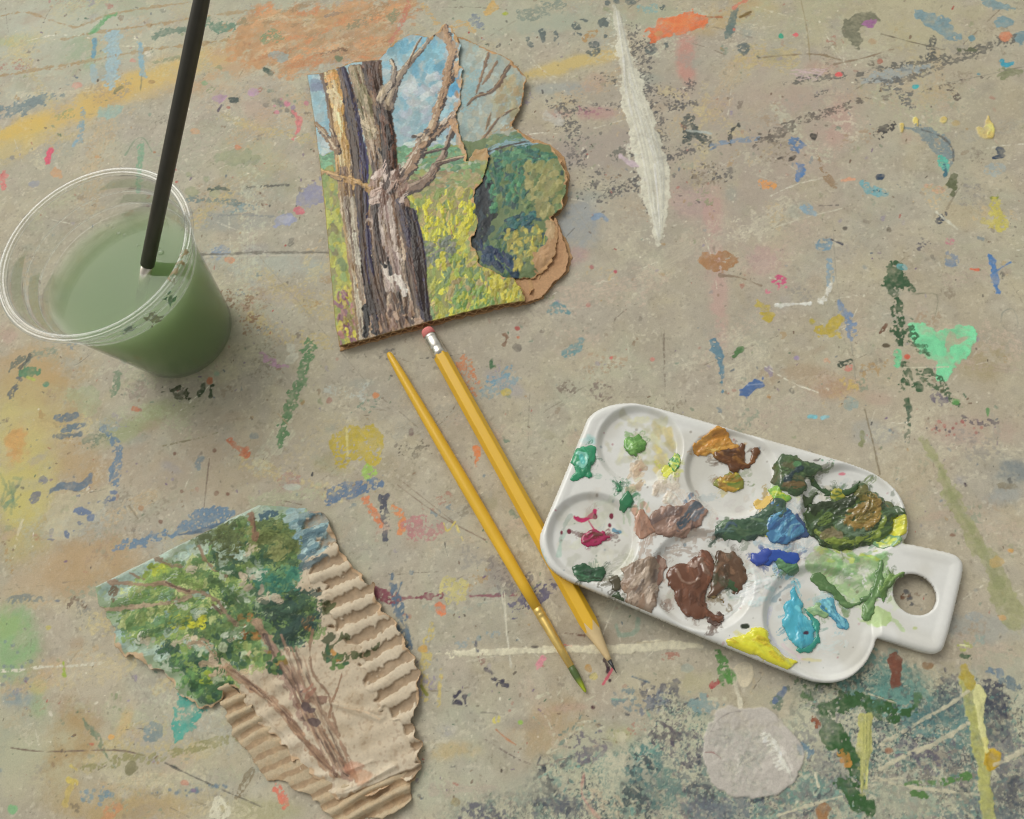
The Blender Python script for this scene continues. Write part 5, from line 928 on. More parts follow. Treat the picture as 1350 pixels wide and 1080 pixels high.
# where the liner has been torn away in the valleys, right-hand side and top right
edge_x = np.interp(cv.Y, [660, 700, 740, 790, 830, 870, 900, 940, 980, 1030], [392, 404, 412, 424, 436, 470, 488, 504, 526, 570])
bare = ss((cv.X - edge_x + nz(5, W, roff()) * 3 + nz(2.5, W, roff()) * 3 + nz(10, W, roff()) * 5) / 2.5)
bare = np.maximum(bare, ss((cv.Y - (1052 - (cv.X - 440) * .38) + nz(5, W, roff()) * 2) / 2.5) * ss((cv.X - 400) / 8))
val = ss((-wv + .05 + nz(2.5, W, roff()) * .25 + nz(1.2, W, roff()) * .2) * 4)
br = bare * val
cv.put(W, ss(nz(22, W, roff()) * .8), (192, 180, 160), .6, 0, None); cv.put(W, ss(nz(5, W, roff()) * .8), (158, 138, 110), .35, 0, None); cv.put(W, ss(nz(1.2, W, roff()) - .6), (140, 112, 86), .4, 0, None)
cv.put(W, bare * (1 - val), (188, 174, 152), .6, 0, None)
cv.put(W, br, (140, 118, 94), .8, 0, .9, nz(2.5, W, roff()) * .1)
left = ss((430 - cv.X) / 60)         # painted part lies flatter
amp = .95 * (.16 + .72 * bare) + .22 * left
Z = wv * amp * (1 + .3 * nz(22, W, roff())).clip(.3, 1.5) - br * .7 + bare * nz(5, W, roff()) * .12 + nz(10, W, roff()) * .14 + nz(5, W, roff()) * .07 + nz(22, W, roff()) * .2
Z += -1.3 * np.exp(np.minimum(sdo, 0) / 3.2) * ss((cv.Y - 840) / 60 ) * ss((470 - cv.X) / 40)
# crumple folds
for P, a_ in [([(360, 900), (420, 920), (500, 950)], .35), ([(420, 925), (470, 935), (505, 945)], .4), ([(340, 940), (390, 985), (420, 1040)], .5), ([(380, 1000), (440, 1046), (520, 1010)], .7), ([(350, 870), (420, 868)], .25), ([(470, 960), (486, 1010)], .2), ([(400, 880), (405, 960)], .2), ([(300, 880), (340, 960), (372, 1020)], .6), ([(330, 880), (352, 940), (390, 1010)], .5), ([(490, 1004), (440, 1022), (408, 1020)], .5)]:
    P = catmull(P, 6); d = np.full(cv.X.shape, 1e9, np.float32)
    for i in range(len(P) - 1):
        x0, y0 = P[i]; dx, dy = P[i + 1] - P[i]; t = np.clip(((cv.X - x0) * dx + (cv.Y - y0) * dy) / (dx * dx + dy * dy), 0, 1)
        d = np.minimum(d, np.hypot(cv.X - x0 - t * dx, cv.Y - y0 - t * dy))
    d = d + nz(10, W, roff()) * 1.2
    Z += a_ * np.exp(-(d / 3.2) ** 2) - a_ * .5 * np.exp(-((d - 7) / 5) ** 2)
hb = cv.h.copy()
LG = [(110, 132, 70), (122, 142, 80), (92, 120, 70), (138, 152, 88), (78, 106, 62), (150, 158, 104)]
MG = [(72, 98, 56), (58, 86, 60), (86, 110, 62), (48, 74, 56), (100, 120, 72)]
PB = [(150, 168, 156), (136, 160, 154), (160, 170, 150), (142, 158, 140)]
cv.clip = (1 - br * .75)
cv.blob([(120, 770), (340, 660), (400, 664), (396, 700), (404, 740), (396, 775), (410, 800), (400, 840), (372, 860), (340, 880), (300, 905), (280, 935), (250, 930), (225, 900), (200, 880), (150, 860), (126, 800)], (126, 146, 116), a=.92, edge=5, soft=3)
cv.dabs([(128, 774), (340, 664), (400, 668), (400, 700), (300, 740), (160, 800)], PB, 150, 18, 5, -.45, .3, a=.7, streak=.2)
cv.dabs([(140, 800), (230, 800), (300, 860), (220, 880), (150, 850)], PB, 90, 16, 5, -.45, .3, a=.7, streak=.2)
for P, c, n, l, w_ in [([(150, 790), (200, 760), (260, 735), (330, 690), (380, 690), (390, 740), (330, 770), (260, 780), (190, 790)], LG, 120, 14, 6), ([(170, 800), (230, 780), (300, 790), (300, 830), (230, 850), (170, 840)], LG, 90, 15, 6), ([(290, 690), (370, 690), (390, 720), (380, 780), (330, 790), (290, 750)], MG, 70, 14, 6.5),
                       ([(240, 770), (330, 760), (340, 850), (270, 860)], LG + MG, 90, 14, 6), ([(350, 780), (420, 785), (425, 840), (385, 858), (345, 840)], MG + [(46, 66, 60), (40, 62, 58)], 60, 11, 6), ([(210, 850), (280, 860), (310, 880), (300, 915), (270, 930), (240, 890)], [(60, 92, 60), (84, 118, 66), (50, 80, 64), (112, 134, 70)], 70, 14, 5.5),
                       ([(330, 690), (400, 695), (400, 735), (340, 730)], [(100, 112, 62), (122, 126, 78), (84, 100, 60), (70, 92, 58)], 36, 12, 6), ([(330, 755), (392, 745), (395, 775), (345, 780)], [(46, 98, 84), (60, 112, 92), (88, 124, 86)], 40, 9, 4), ([(286, 690), (312, 690), (316, 730), (290, 740)], [(78, 82, 50), (88, 96, 60), (70, 84, 56)], 34, 8, 5),
                       ([(270, 820), (330, 800), (340, 850), (290, 870)], MG, 40, 12, 6), ([(310, 850), (350, 845), (350, 880), (320, 890)], LG, 30, 8, 4)]:
    cv.dabs(P, c, n, l, w_, -.45, .8, h=.07, a=.85, taper=False, edge=.7, streak=.35)
    cv.dabs(P, c, n // 2, l * .5, w_ * .45, -.3, 1.2, h=.06, a=.9, taper=False, edge=.6)
cv.dabs([(195, 745), (225, 742), (220, 760), (190, 762)], [(150, 160, 56), (132, 150, 66)], 22, 8, 3.5, -.3, .6, h=.1); cv.dabs([(225, 812), (270, 812), (268, 826), (224, 828)], [(178, 178, 44), (160, 166, 56)], 14, 8, 3.5, -.1, .6, h=.1, streak=.4); cv.dabs([(266, 890), (282, 888), (282, 900), (266, 902)], [(140, 156, 54)], 10, 7, 3, .5, .4, h=.1)
cv.dabs([(310, 812), (345, 812), (345, 840), (312, 845)], [(150, 112, 62), (140, 98, 56), (120, 104, 60)], 26, 7, 3, .2, .8, h=.08); cv.dabs([(395, 820), (412, 812), (410, 838)], [(160, 116, 66)], 8, 6, 2.5, -1, .5)
cv.dabs([(375, 672), (430, 676), (444, 710), (398, 740), (392, 700)], [(124, 150, 156), (140, 160, 160), (100, 126, 140)], 70, 14, 4, -.5, .15, a=.85, streak=.2)
for y in (684, 703, 727, 741): cv.stroke([(396, y + 8), (430, y - 8)], (74, 96, 112), 4.5, a=.85, edge=.4, streak=.2)
cv.stroke([(345, 680), (365, 676)], (60, 84, 110), 5, a=.9, grain=.15)
cv.stroke([(128, 773), (230, 722), (340, 667)], (172, 184, 172), 2.2, a=.9, edge=.3)
cv.dabs([(150, 790), (330, 700), (380, 780), (300, 860), (190, 850)], PB + [(176, 180, 162), (170, 158, 136)], 34, 13, 4.5, -.45, .3, h=.04, a=.75, streak=.5, taper=False, edge=.7)
cv.dabs([(250, 840), (330, 850), (330, 900), (280, 905)], [(176, 156, 132), (166, 146, 118), (150, 160, 130)], 22, 10, 4.5, -.3, .6, h=.04, a=.85, streak=.3)
cv.dabs([(300, 760), (360, 745), (372, 800), (320, 810)], [(160, 148, 128), (150, 160, 140), (172, 156, 136)], 16, 9, 4, -.3, .6, a=.8, streak=.3)
for P, c_, w_ in [([(150, 800), (190, 790), (225, 778)], (92, 122, 70), 9), ([(185, 832), (215, 822), (240, 812)], (84, 118, 74), 8), ([(200, 766), (240, 764), (262, 770)], (112, 136, 70), 7), ([(262, 706), (290, 702), (300, 722)], (88, 100, 60), 12), ([(276, 760), (300, 776), (320, 800)], (78, 108, 66), 9), ([(350, 800), (380, 806), (400, 796)], (48, 72, 58), 10), ([(372, 836), (392, 826), (408, 812)], (44, 66, 58), 9), ([(300, 830), (330, 826), (350, 830)], (90, 118, 76), 9), ([(252, 900), (276, 904), (296, 900)], (60, 96, 60), 9), ([(330, 712), (362, 704), (384, 716)], (104, 116, 66), 9)]:
    cv.stroke(P, c_, w_, a=.8, h=.06, edge=.7, streak=.35); cv.stroke([(x + 4, y + 5) for x, y in P], tuple(v * .78 for v in c_), w_ * .5, a=.7, h=.05, edge=.7, streak=.3)
BR2 = (132, 104, 84); DK2 = (92, 70, 60)
for P, w_, c in [([(146, 768), (190, 771), (220, 770), (245, 780), (262, 780)], 3, (142, 116, 96)), ([(220, 768), (236, 776), (250, 780)], 2.4, DK2), ([(206, 736), (225, 745), (240, 748)], 3.2, (120, 100, 80)), ([(172, 756), (190, 764)], 2.5, (128, 104, 84)), ([(136, 804), (180, 800), (230, 794), (252, 786)], 2.8, (150, 130, 108)), ([(268, 782), (284, 790), (296, 806), (312, 824)], 3, (124, 104, 86)), ([(282, 798), (292, 808)], 2.4, DK2), ([(332, 680), (336, 700), (338, 712)], 4, (128, 96, 76)),
                 ([(336, 684), (337, 700)], 1.6, DK2), ([(262, 720), (276, 745), (300, 760)], 2, (128, 104, 82)), ([(338, 818), (352, 842), (366, 862), (378, 882), (388, 898)], 5, (140, 114, 94)), ([(145, 782), (152, 776), (150, 790)], 3.5, (100, 82, 62)), ([(250, 850), (268, 846), (284, 862)], 4, (150, 128, 104)), ([(296, 880), (330, 905), (360, 925), (380, 945), (400, 975), (432, 1012), (444, 1024)], 5.5, (150, 120, 96)),
                 ([(330, 908), (352, 920), (372, 938), (388, 958), (404, 980), (426, 1005), (444, 1022)], 2.4, (96, 72, 60)), ([(354, 862), (366, 880), (376, 892), (388, 910), (396, 925), (405, 950), (420, 972), (440, 1000), (462, 1024)], 7, (144, 118, 104)), ([(366, 876), (384, 898), (396, 922), (404, 934)], 4, (92, 76, 68)), ([(404, 945), (414, 960), (428, 980), (444, 1000), (460, 1022)], 4.5, (86, 70, 62)),
                 ([(410, 920), (426, 940), (440, 962), (458, 998), (470, 1030)], 3, (136, 108, 88)), ([(404, 930), (440, 990), (466, 1020)], 3.4, (140, 108, 84)), ([(412, 830), (408, 860), (414, 890), (432, 915), (438, 940), (448, 970)], 2, (124, 98, 78)), ([(452, 884), (446, 905), (438, 925), (434, 945)], 2, (128, 98, 76)), ([(350, 840), (362, 862), (372, 874)], 3, (84, 70, 66)), ([(372, 838), (384, 880), (404, 915)], 1.6, (128, 104, 88)),
                 ([(360, 850), (380, 890), (400, 910), (420, 920)], 3, (152, 126, 112)), ([(392, 930), (410, 922), (424, 925)], 4, (116, 88, 74))]:
    cv.stroke(P, c, w_, a=.88, h=.05, streak=.15, edge=.4)
cv.flow([(352, 858), (378, 900), (402, 950), (436, 1018)], [(398, 850), (412, 900), (436, 955), (468, 1022)], [(150, 124, 104), (118, 94, 78), (180, 160, 136), (98, 80, 68), (166, 142, 118), (140, 112, 92)], 70, 1.5, .3, a=.8, h=.12, streak=.3)
cv.flow([(300, 884), (346, 920), (390, 970), (436, 1022)], [(308, 880), (356, 914), (400, 962), (444, 1018)], [(150, 120, 96), (110, 84, 68), (178, 156, 132)], 26, 1.6, .35, a=.8, h=.12, streak=.3)
for x, y, r in ((403, 932, 6), (410, 936, 6), (415, 952, 6), (398, 912, 3.5)): cv.dot(x, y, r, (82, 68, 68), r * .8, a=.9, edge=1.2)
cv.stroke([(404, 920), (416, 908)], (146, 110, 92), 2.2); cv.stroke([(402, 912), (412, 902)], (146, 110, 92), 2)
cv.dot(465, 1012, 12, (172, 120, 96), 9, a=.55, soft=4); cv.dot(475, 1024, 16, (176, 134, 104), 8, a=.6, soft=4)
cv.stroke([(444, 932), (480, 938), (500, 948)], (186, 164, 136), 1.2, a=.8)
cv.clip = None
for P, w_ in [([(428, 860), (440, 850), (456, 838)], 4), ([(432, 868), (446, 868), (470, 862)], 4), ([(470, 866), (486, 860), (498, 852)], 4.5), ([(430, 846), (436, 836)], 4), ([(436, 795), (428, 806)], 4)]:
    cv.stroke(P, random.choice([(60, 70, 46), (54, 66, 50), (72, 80, 50)]), w_, a=.9, edge=.7, grain=.12)
cv.dabs([(350, 860), (380, 862), (370, 890), (345, 880)], MG + [(140, 116, 64)], 22, 7, 3.5, .3, .8, h=.08); cv.dabs([(300, 862), (330, 862), (330, 885)], MG, 12, 7, 3, .3, .8)
cv.dabs([(428, 850), (460, 870), (450, 886), (430, 880)], MG + [(150, 110, 60)], 16, 7, 3, .3, .8)
Z = Z + (cv.h - hb)
tearm = 1 - np.exp(np.minimum(sdo, 0) / 2.5) * 0
sd = sdo + (nz(2.5, W, roff()) * .35 + nz(5, W, roff()) * .55 + wv * .35) * ss((cv.Y - (800 - (cv.X - 126) * .505 )) / 14)
rimc = ss((sd + .9 + nz(5, W, roff()) * .8) / .5) * ss((cv.Y - (812 - (cv.X - 126) * .505)) / 14)
cv.put(W, rimc, (178, 150, 118), .9, 0, .85)
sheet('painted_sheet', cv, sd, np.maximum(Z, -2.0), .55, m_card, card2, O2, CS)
# ------------------------------------------------------------------ the white palette, its lower left corner resting on the pencil
# plane of its top face: thickness 7.5 mm, tilted so the left end clears the 7 mm pencil
pa = tow(1270, 800, 5.0); pb = tow(712, 740, 12.8); pc = tow(1000, 560, 8.6)
Uv = pb - pa; Uv = -Uv / np.linalg.norm(Uv)          # points right, slightly down
Nn = np.cross(Uv, pc - pa); Nn = Nn if Nn[2] > 0 else -Nn; Nn /= np.linalg.norm(Nn)
Vv = np.cross(Nn, Uv)
def pcoord(x, y):
    v = ray(x, y); t = np.dot(pa - CAM, Nn) / np.dot(v, Nn); p = CAM + v * t - pa
    return np.array([p @ Uv, p @ Vv])
POUT = [(768, 566), (776, 549), (790, 538), (812, 531), (838, 530), (870, 537), (930, 554), (1010, 577), (1080, 597), (1138, 615), (1162, 627), (1182, 644), (1194, 664), (1199, 686), (1198, 704), (1193, 714),
        (1206, 717), (1238, 724), (1258, 729), (1268, 736), (1272, 748), (1266, 778), (1256, 820), (1248, 848), (1242, 858), (1230, 861), (1200, 853), (1170, 843), (1159, 841), (1155, 853), (1145, 872), (1128, 889), (1108, 898), (1085, 899), (1060, 893), (1000, 869), (920, 836), (840, 802), (780, 777), (745, 762), (726, 748), (715, 730), (711, 710), (717, 690), (742, 630)]
Pm = np.array([pcoord(x, y) for x, y in POUT])
PS = .36
lo, hi = Pm.min(0) - 3, Pm.max(0) + 3
PC = Canvas(grid_axis(lo[0], hi[0], PS), grid_axis(lo[1], hi[1], PS), pa, Uv, Vv, (208, 205, 197), .28)
W = (0, PC.X.shape[0], 0, PC.X.shape[1])
GX, GY = np.meshgrid(PC.us, PC.vs)
Ps = catmull(Pm, 4, True)
psd = poly_sdf(GX, GY, Ps)
hc = pcoord(1207, 783); hr = 8.2
hole = hr - np.hypot(GX - hc[0], GY - hc[1])
sdp = np.maximum(psd, hole)
PZ = np.zeros(PC.X.shape)
# rounded rim, a slightly dished top, then the wells
t_ = np.clip(1 + psd / 2.4, 0, 1); PZ -= 2.4 * (1 - np.sqrt(np.clip(1 - t_ ** 2, 0, 1)))
PZ -= .35 * ss(-(psd + 3) / 3)
t_ = np.clip(1 + hole / 1.0, 0, 1); PZ -= .9 * (1 - np.sqrt(np.clip(1 - t_ ** 2, 0, 1)))
WELLS = [(843, 586, 19.5), (965, 622, 20.5), (1123, 672, 21), (781, 707, 20), (925, 763, 21.5), (1083, 819, 23)]
wellmask = np.zeros(PC.X.shape)
for x, y, r in WELLS:
    c = pcoord(x, y); d = np.hypot(GX - c[0], GY - c[1])
    PZ -= 2.7 * ss((r - d) / 3.4) * (1 + .14 * (1 - (np.minimum(d, r) / r) ** 2)); wellmask = np.maximum(wellmask, ss((r - d) / 2))
PZ0 = PZ.copy()
# thin stains on the plastic
def st(*a, **k): PC.stroke(*a, **k)
for s_ in (10, 22): PC.put(W, ss(nz(s_, W, roff()) * .7 - .2), (176, 172, 160), .3, 0, None)
PC.put(W, wellmask * ss(.5 + nz(10, W, roff()) * .5), (172, 168, 156), .4, 0, None)
PC.dabs([(800, 545), (870, 548), (890, 580), (860, 610), (800, 600)], [(170, 168, 110), (166, 160, 120), (180, 178, 140)], 26, 18, 5, .2, .5, a=.4, soft=4)
PC.dabs([(860, 560), (890, 560), (890, 620), (865, 625)], [(196, 176, 100), (180, 168, 120)], 22, 16, 4, 1.3, .3, a=.6, soft=3)
PC.dabs([(735, 660), (830, 670), (835, 760), (740, 745)], [(176, 176, 150), (168, 170, 150), (180, 178, 164)], 30, 18, 6, 0, 1, a=.4, soft=4)
PC.dabs([(765, 575), (790, 570), (780, 600)], [(150, 190, 186)], 6, 10, 4, .8, .4, a=.5, soft=3)
st([(714, 725), (718, 745), (730, 760)], (150, 188, 190), 5, a=.5, soft=3); st([(745, 700), (738, 715), (736, 730)], (140, 176, 160), 3, a=.5, soft=2)
st([(752, 676), (742, 695), (738, 712)], (130, 146, 136), 2.5, a=.5, soft=2, grain=.2)
PC.blob([(1065, 735), (1100, 722), (1160, 730), (1168, 745), (1160, 775), (1140, 790), (1110, 780), (1080, 755), (1060, 750)], (136, 168, 112), a=.85, edge=4, soft=3, grain=.08)
PC.dabs([(1062, 735), (1165, 725), (1165, 775), (1120, 785), (1080, 755)], [(120, 158, 98), (150, 178, 126), (104, 146, 96), (170, 186, 150), (186, 190, 172)], 70, 14, 4, -.5, .6, a=.6, soft=2, streak=.2, h=.05)
PC.dabs([(1065, 720), (1110, 722), (1165, 722), (1160, 738), (1080, 740)], [(170, 184, 70), (110, 150, 90), (150, 174, 80)], 30, 9, 3, 0, .4, a=.7)
PC.blob([(1140, 800), (1160, 795), (1176, 812), (1172, 825), (1152, 822), (1140, 812)], (158, 184, 112), a=.8, edge=3, soft=2)
st([(1172, 815), (1184, 822), (1190, 830)], (150, 176, 110), 3, a=.6, grain=.2); PC.dot(1207, 828, 3, (176, 186, 120), 2, a=.8); st([(1176, 790), (1192, 795)], (182, 194, 150), 8, a=.4, soft=4)
st([(950, 815), (972, 800), (985, 785), (1010, 768)], (196, 204, 196), 4, a=.8, streak=.2, h=.2); st([(976, 770), (1012, 764)], (178, 200, 196), 4, a=.7, streak=.3)
PC.dabs([(975, 765), (1022, 762), (1018, 790), (975, 800)], [(190, 204, 200), (176, 200, 198), (200, 200, 190)], 26, 12, 4, -.4, .3, a=.7, h=.1)
st([(1022, 790), (1036, 775), (1055, 765)], (96, 128, 150), 3, a=.6, streak=.4); st([(1018, 800), (1014, 825), (1026, 850), (1050, 868)], (176, 178, 196), 2.5, a=.6, streak=.2); st([(1035, 850), (1060, 868)], (196, 176, 186), 3, a=.5)
st([(1040, 760), (1050, 752)], (90, 158, 190), 4, a=.7, streak=.3); st([(1024, 740), (1030, 760)], (120, 160, 200), 5, a=.7, streak=.3)
st([(1060, 868), (1085, 870)], (190, 180, 100), 1.5, a=.5)
PC.dot(983, 826, 6, (46, 54, 40), 3.5, edge=1); PC.dabs([(1085, 640), (1130, 632), (1120, 650), (1090, 655)], [(180, 172, 150)], 6, 12, 5, 0, .4, a=.4)
PC.dot(1092, 608, 10, (66, 132, 96), 3, a=.85, ang=.15, grain=.25); PC.dot(1113, 622, 4, (200, 90, 110), 1.5, a=.8); PC.dot(1076, 607, 4, (90, 84, 80), 1.4, a=.8)
PC.dabs([(830, 610), (850, 605), (848, 640), (826, 650)], [(184, 160, 134), (170, 150, 126), (196, 178, 154)], 18, 14, 4, -.8, .4, a=.8, h=.1, streak=.2)
PC.dabs([(860, 620), (895, 625), (890, 660), (862, 668)], [(192, 180, 162), (180, 164, 144), (200, 190, 174)], 20, 14, 4, -.9, .5, a=.7, h=.15, streak=.2)
PC.dabs([(835, 670), (862, 668), (855, 700), (840, 700)], [(170, 130, 108), (182, 150, 130)], 12, 12, 4, 1.3, .4, a=.7)
for i in range(9): st([(820 + i * 4, 640 + random.uniform(0, 50)), (823 + i * 4, 645 + random.uniform(0, 50))], (120, 150, 110), 2, a=.4)
st([(758, 680), (770, 683), (779, 678), (784, 672)], (168, 34, 84), 2.6, rough=.2); st([(776, 684), (784, 696), (794, 702)], (168, 40, 86), 1.2, rough=.2)
for x, y in ((785, 678), (806, 678), (804, 690), (740, 700), (750, 698)): PC.dot(x, y, 2.2, (104, 20, 46), 3, edge=.8)
st([(810, 697), (816, 700)], (70, 120, 160), 3, a=.9); st([(904, 660), (912, 652)], (70, 104, 150), 4, a=.85); st([(884, 690), (905, 660)], (96, 100, 110), 1.5, a=.7)
for i in range(120):
    x, y = random.uniform(720, 1190), random.uniform(560, 890)
    PC.dot(x, y, random.uniform(.6, 1.8), random.choice([(60, 90, 60), (100, 80, 60), (60, 90, 120), (120, 110, 100), (150, 60, 80)]), a=random.uniform(.3, .8), edge=.4)
# ------------------------------------------------------------------ blobs of paint on the palette, each its own mesh
m_wet = paint_mat('wet_paint', 600, .05, .05, 500, .0003, .55, coat=.6)
class Sub(Canvas):
    def __init__(s, i0, i1, j0, j1, base, rough):
        s.us, s.vs = PC.us[j0:j1], PC.vs[i0:i1]; s.O, s.U, s.V, s.N = PC.O, PC.U, PC.V, PC.N
        s.X, s.Y = PC.X[i0:i1, j0:j1], PC.Y[i0:i1, j0:j1]
        s.c = np.empty(s.X.shape + (3,), np.float32); s.c[:] = alb(base)
        s.h = np.zeros(s.X.shape, np.float32); s.r = np.full(s.X.shape, rough, np.float32); s.clip = None
DL = []
def dab(*a, **k): DL.append((a, k))
def make_dab(poly, base, thick, cols=(), n=0, ang=0., jit=.6, ln=14, w=3, rough=.22, edge=.8, extra=None, label=None, relief=.12, flow_=None):
    """a lump of paint lying on the tray; relief follows the brush marks"""
    P = np.array([pcoord(x, y) for x, y in catmull(poly, 4, True)]); c_ = P.mean(0); P = c_ + (P - c_) * (1 + .5 / max(np.hypot(*(P - c_).T).mean(), 2))
    j0, j1 = np.searchsorted(PC.us, [P[:, 0].min() - 2, P[:, 0].max() + 2]); i0, i1 = np.searchsorted(PC.vs, [P[:, 1].min() - 2, P[:, 1].max() + 2])
    i0, j0 = max(i0, 0), max(j0, 0)
    s = Sub(i0, i1, j0, j1, base, rough); W = allw(s)
    gx, gy = np.meshgrid(s.us, s.vs)
    sd = poly_sdf(gx, gy, P) + (nz(1.2, W, roff()) * .22 + nz(2.5, W, roff()) * .45 + nz(5, W, roff()) * .35) * edge
    sd = np.maximum(sd, psd[i0:i1, j0:j1] + .5)
    if n: s.dabs(poly, cols, int(n * .8), ln * 1.5, w * 1.15, ang, jit * .7, h=relief, streak=.45, a=.85)
    if flow_: s.flow(*flow_)
    if extra: extra(s)
    prof = np.sqrt(np.clip(1 - np.clip(1 + sd / (thick * 1.3 + .5), 0, 1) ** 2, 0, 1))
    base_h = PZ0[i0:i1, j0:j1]
    k = ss(-sd / 4)
    sm = base_h
    Z = sm + .12 + thick * prof * (1 + .10 * nz(5, W, roff()) + .22 * nz(10, W, roff())).clip(.35, 2) * .7 + s.h * .8 * ss(-sd / .8)
    Z = np.maximum(Z, base_h + .08)
    o = sheet('paint_dab', s, sd, Z, 1, m_wet, palette, OP, PS, bottom=base_h + .02)
    if label: o['label'] = label
    return o
dab([(757, 595), (771, 591), (782, 592), (783, 606), (779, 618), (781, 628), (771, 626), (763, 633), (754, 630), (757, 617), (754, 607)], (38, 132, 92), 1.1, [(34, 120, 84), (50, 148, 106)], 14, 1.2, label='emerald green dab with pale swirl',
    extra=lambda s: (s.stroke([(761, 598), (770, 599), (773, 608), (768, 616), (764, 612)], (116, 180, 162), 2.6, h=.25, streak=.2), s.stroke([(766, 601), (768, 610)], (84, 176, 168), 2.5, h=.2)))
dab([(822, 653), (827, 645), (833, 655), (834, 665), (829, 671), (820, 668), (819, 660)], (38, 108, 70), 1.3)
dab([(813, 640), (818, 636), (820, 646), (814, 647)], (44, 118, 78), .7)
dab([(768, 703), (780, 697), (790, 699), (800, 703), (804, 707), (792, 712), (782, 716), (770, 716)], (150, 30, 76), .8, [(96, 30, 34), (120, 24, 50), (84, 44, 34)], 10, 0, .8, 9, 2, label='magenta smear')
dab([(757, 746), (768, 744), (784, 746), (794, 752), (794, 760), (784, 764), (768, 763), (758, 756)], (34, 74, 46), 1.6, [(26, 58, 36), (50, 96, 64), (30, 50, 36)], 16, .2, .5, 12, 2.5, rough=.1, label='glossy dark green pool')
dab([(838, 684), (848, 674), (856, 688), (862, 697), (852, 706), (840, 700)], (150, 112, 92), .5, [(170, 132, 112), (130, 100, 84)], 10, 1.2)
dab([(859, 684), (868, 672), (884, 666), (900, 668), (914, 660), (922, 661), (930, 674), (925, 690), (912, 697), (902, 706), (884, 706), (866, 702)], (122, 94, 80), 1.0, [(136, 108, 92), (108, 84, 74), (148, 118, 104), (96, 78, 74)], 34, -.8, .3, 16, 3.4, rough=.4,
    extra=lambda s: [s.stroke([(919, 664), (908, 678), (897, 692)], (66, 74, 88), 6, h=.1, streak=.35), s.stroke([(926, 672), (915, 684)], (104, 106, 112), 4, streak=.3, h=.1)], label='mauve brown smear')
dab([(822, 750), (846, 740), (862, 738), (874, 742), (868, 758), (868, 774), (864, 790), (857, 806), (842, 806), (828, 802), (826, 785), (818, 772), (822, 760)], (132, 114, 98), .9, [(148, 130, 114), (116, 98, 82), (104, 92, 84), (160, 144, 128), (126, 100, 80)], 44, 2.0, .25, 22, 3.6, rough=.45, relief=.16, label='grey brown brushed paint')
dab([(806, 764), (816, 759), (820, 770), (812, 778)], (72, 66, 48), .8); dab([(806, 790), (816, 784), (822, 792), (816, 798), (808, 798)], (56, 72, 48), 1.0)
dab([(866, 740), (878, 738), (876, 760), (868, 780), (882, 794), (876, 792), (864, 778)], (124, 92, 78), .5, [(150, 124, 110)], 8, 1.4, .3)
dab([(945, 733), (962, 727), (976, 732), (983, 752), (983, 768), (972, 778), (962, 774), (948, 782), (936, 784), (940, 765)], (88, 64, 46), 1.2, [(76, 58, 42), (104, 78, 58), (62, 60, 40), (96, 84, 68)], 26, 1.2, .6, 14, 3.2, rough=.2, label='olive brown swirl')
dab([(881, 764), (884, 752), (892, 745), (905, 743), (914, 736), (926, 728), (938, 730), (944, 744), (942, 758), (934, 770), (930, 780), (930, 792), (940, 804), (954, 810), (949, 818), (934, 813), (918, 812), (904, 806), (895, 796), (890, 784)], (98, 62, 44), 1.7,
    [(88, 54, 38), (112, 72, 52), (80, 50, 34)], 22, 1.2, .8, 14, 3.5, rough=.12, extra=lambda s: [s.stroke([(893, 750), (900, 764), (912, 768), (922, 762)], (128, 100, 84), 1.6, h=.25, edge=.3), s.stroke([(908, 738), (916, 744), (922, 738)], (140, 116, 104), 3, h=.3, streak=.3), s.stroke([(925, 735), (930, 748), (936, 756)], (110, 84, 68), 3, h=.3, streak=.2)], label='thick glossy brown paint')
dab([(954, 762), (962, 760), (970, 768), (972, 776), (962, 777), (955, 772)], (52, 76, 46), 1.1)
dab([(934, 784), (944, 782), (954, 790), (948, 788), (940, 788)], (110, 92, 58), .5)
dab([(945, 704), (950, 690), (956, 684), (978, 684), (998, 675), (1012, 664), (1024, 656), (1034, 662), (1036, 680), (1022, 694), (1004, 706), (982, 712), (962, 710)], (60, 86, 64), 1.2, [(52, 78, 58), (76, 100, 72), (46, 66, 58), (68, 92, 84)], 44, -.4, .4, 16, 3.5, rough=.18, extra=lambda s: [s.stroke([(955, 698), (962, 690), (970, 694)], (60, 78, 96), 2.4, h=.2)], label='blue green smear')
dab([(1014, 668), (1024, 662), (1036, 668), (1046, 674), (1054, 686), (1062, 700), (1050, 708), (1036, 714), (1018, 712), (1010, 700)], (62, 104, 158), 1.2, [(78, 128, 176), (50, 84, 140), (110, 156, 186), (44, 66, 120), (90, 140, 184)], 40, -1.0, .4, 16, 3, rough=.2, label='blue smear with pale streaks')
dab([(1040, 690), (1052, 682), (1064, 704), (1048, 712), (1036, 714)], (52, 66, 116), .9)
dab([(993, 730), (1006, 726), (1014, 730), (1010, 742), (1000, 746), (992, 740)], (44, 62, 156), 1.3, label='cobalt blue dab')
dab([(1010, 728), (1034, 726), (1052, 732), (1048, 744), (1028, 742), (1012, 742)], (36, 66, 158), 1.0)
dab([(1022, 738), (1032, 736), (1040, 742), (1050, 742), (1052, 752), (1042, 756), (1032, 752), (1026, 748)], (66, 104, 72), 1.0, [(84, 124, 86)], 8, 0, 1)
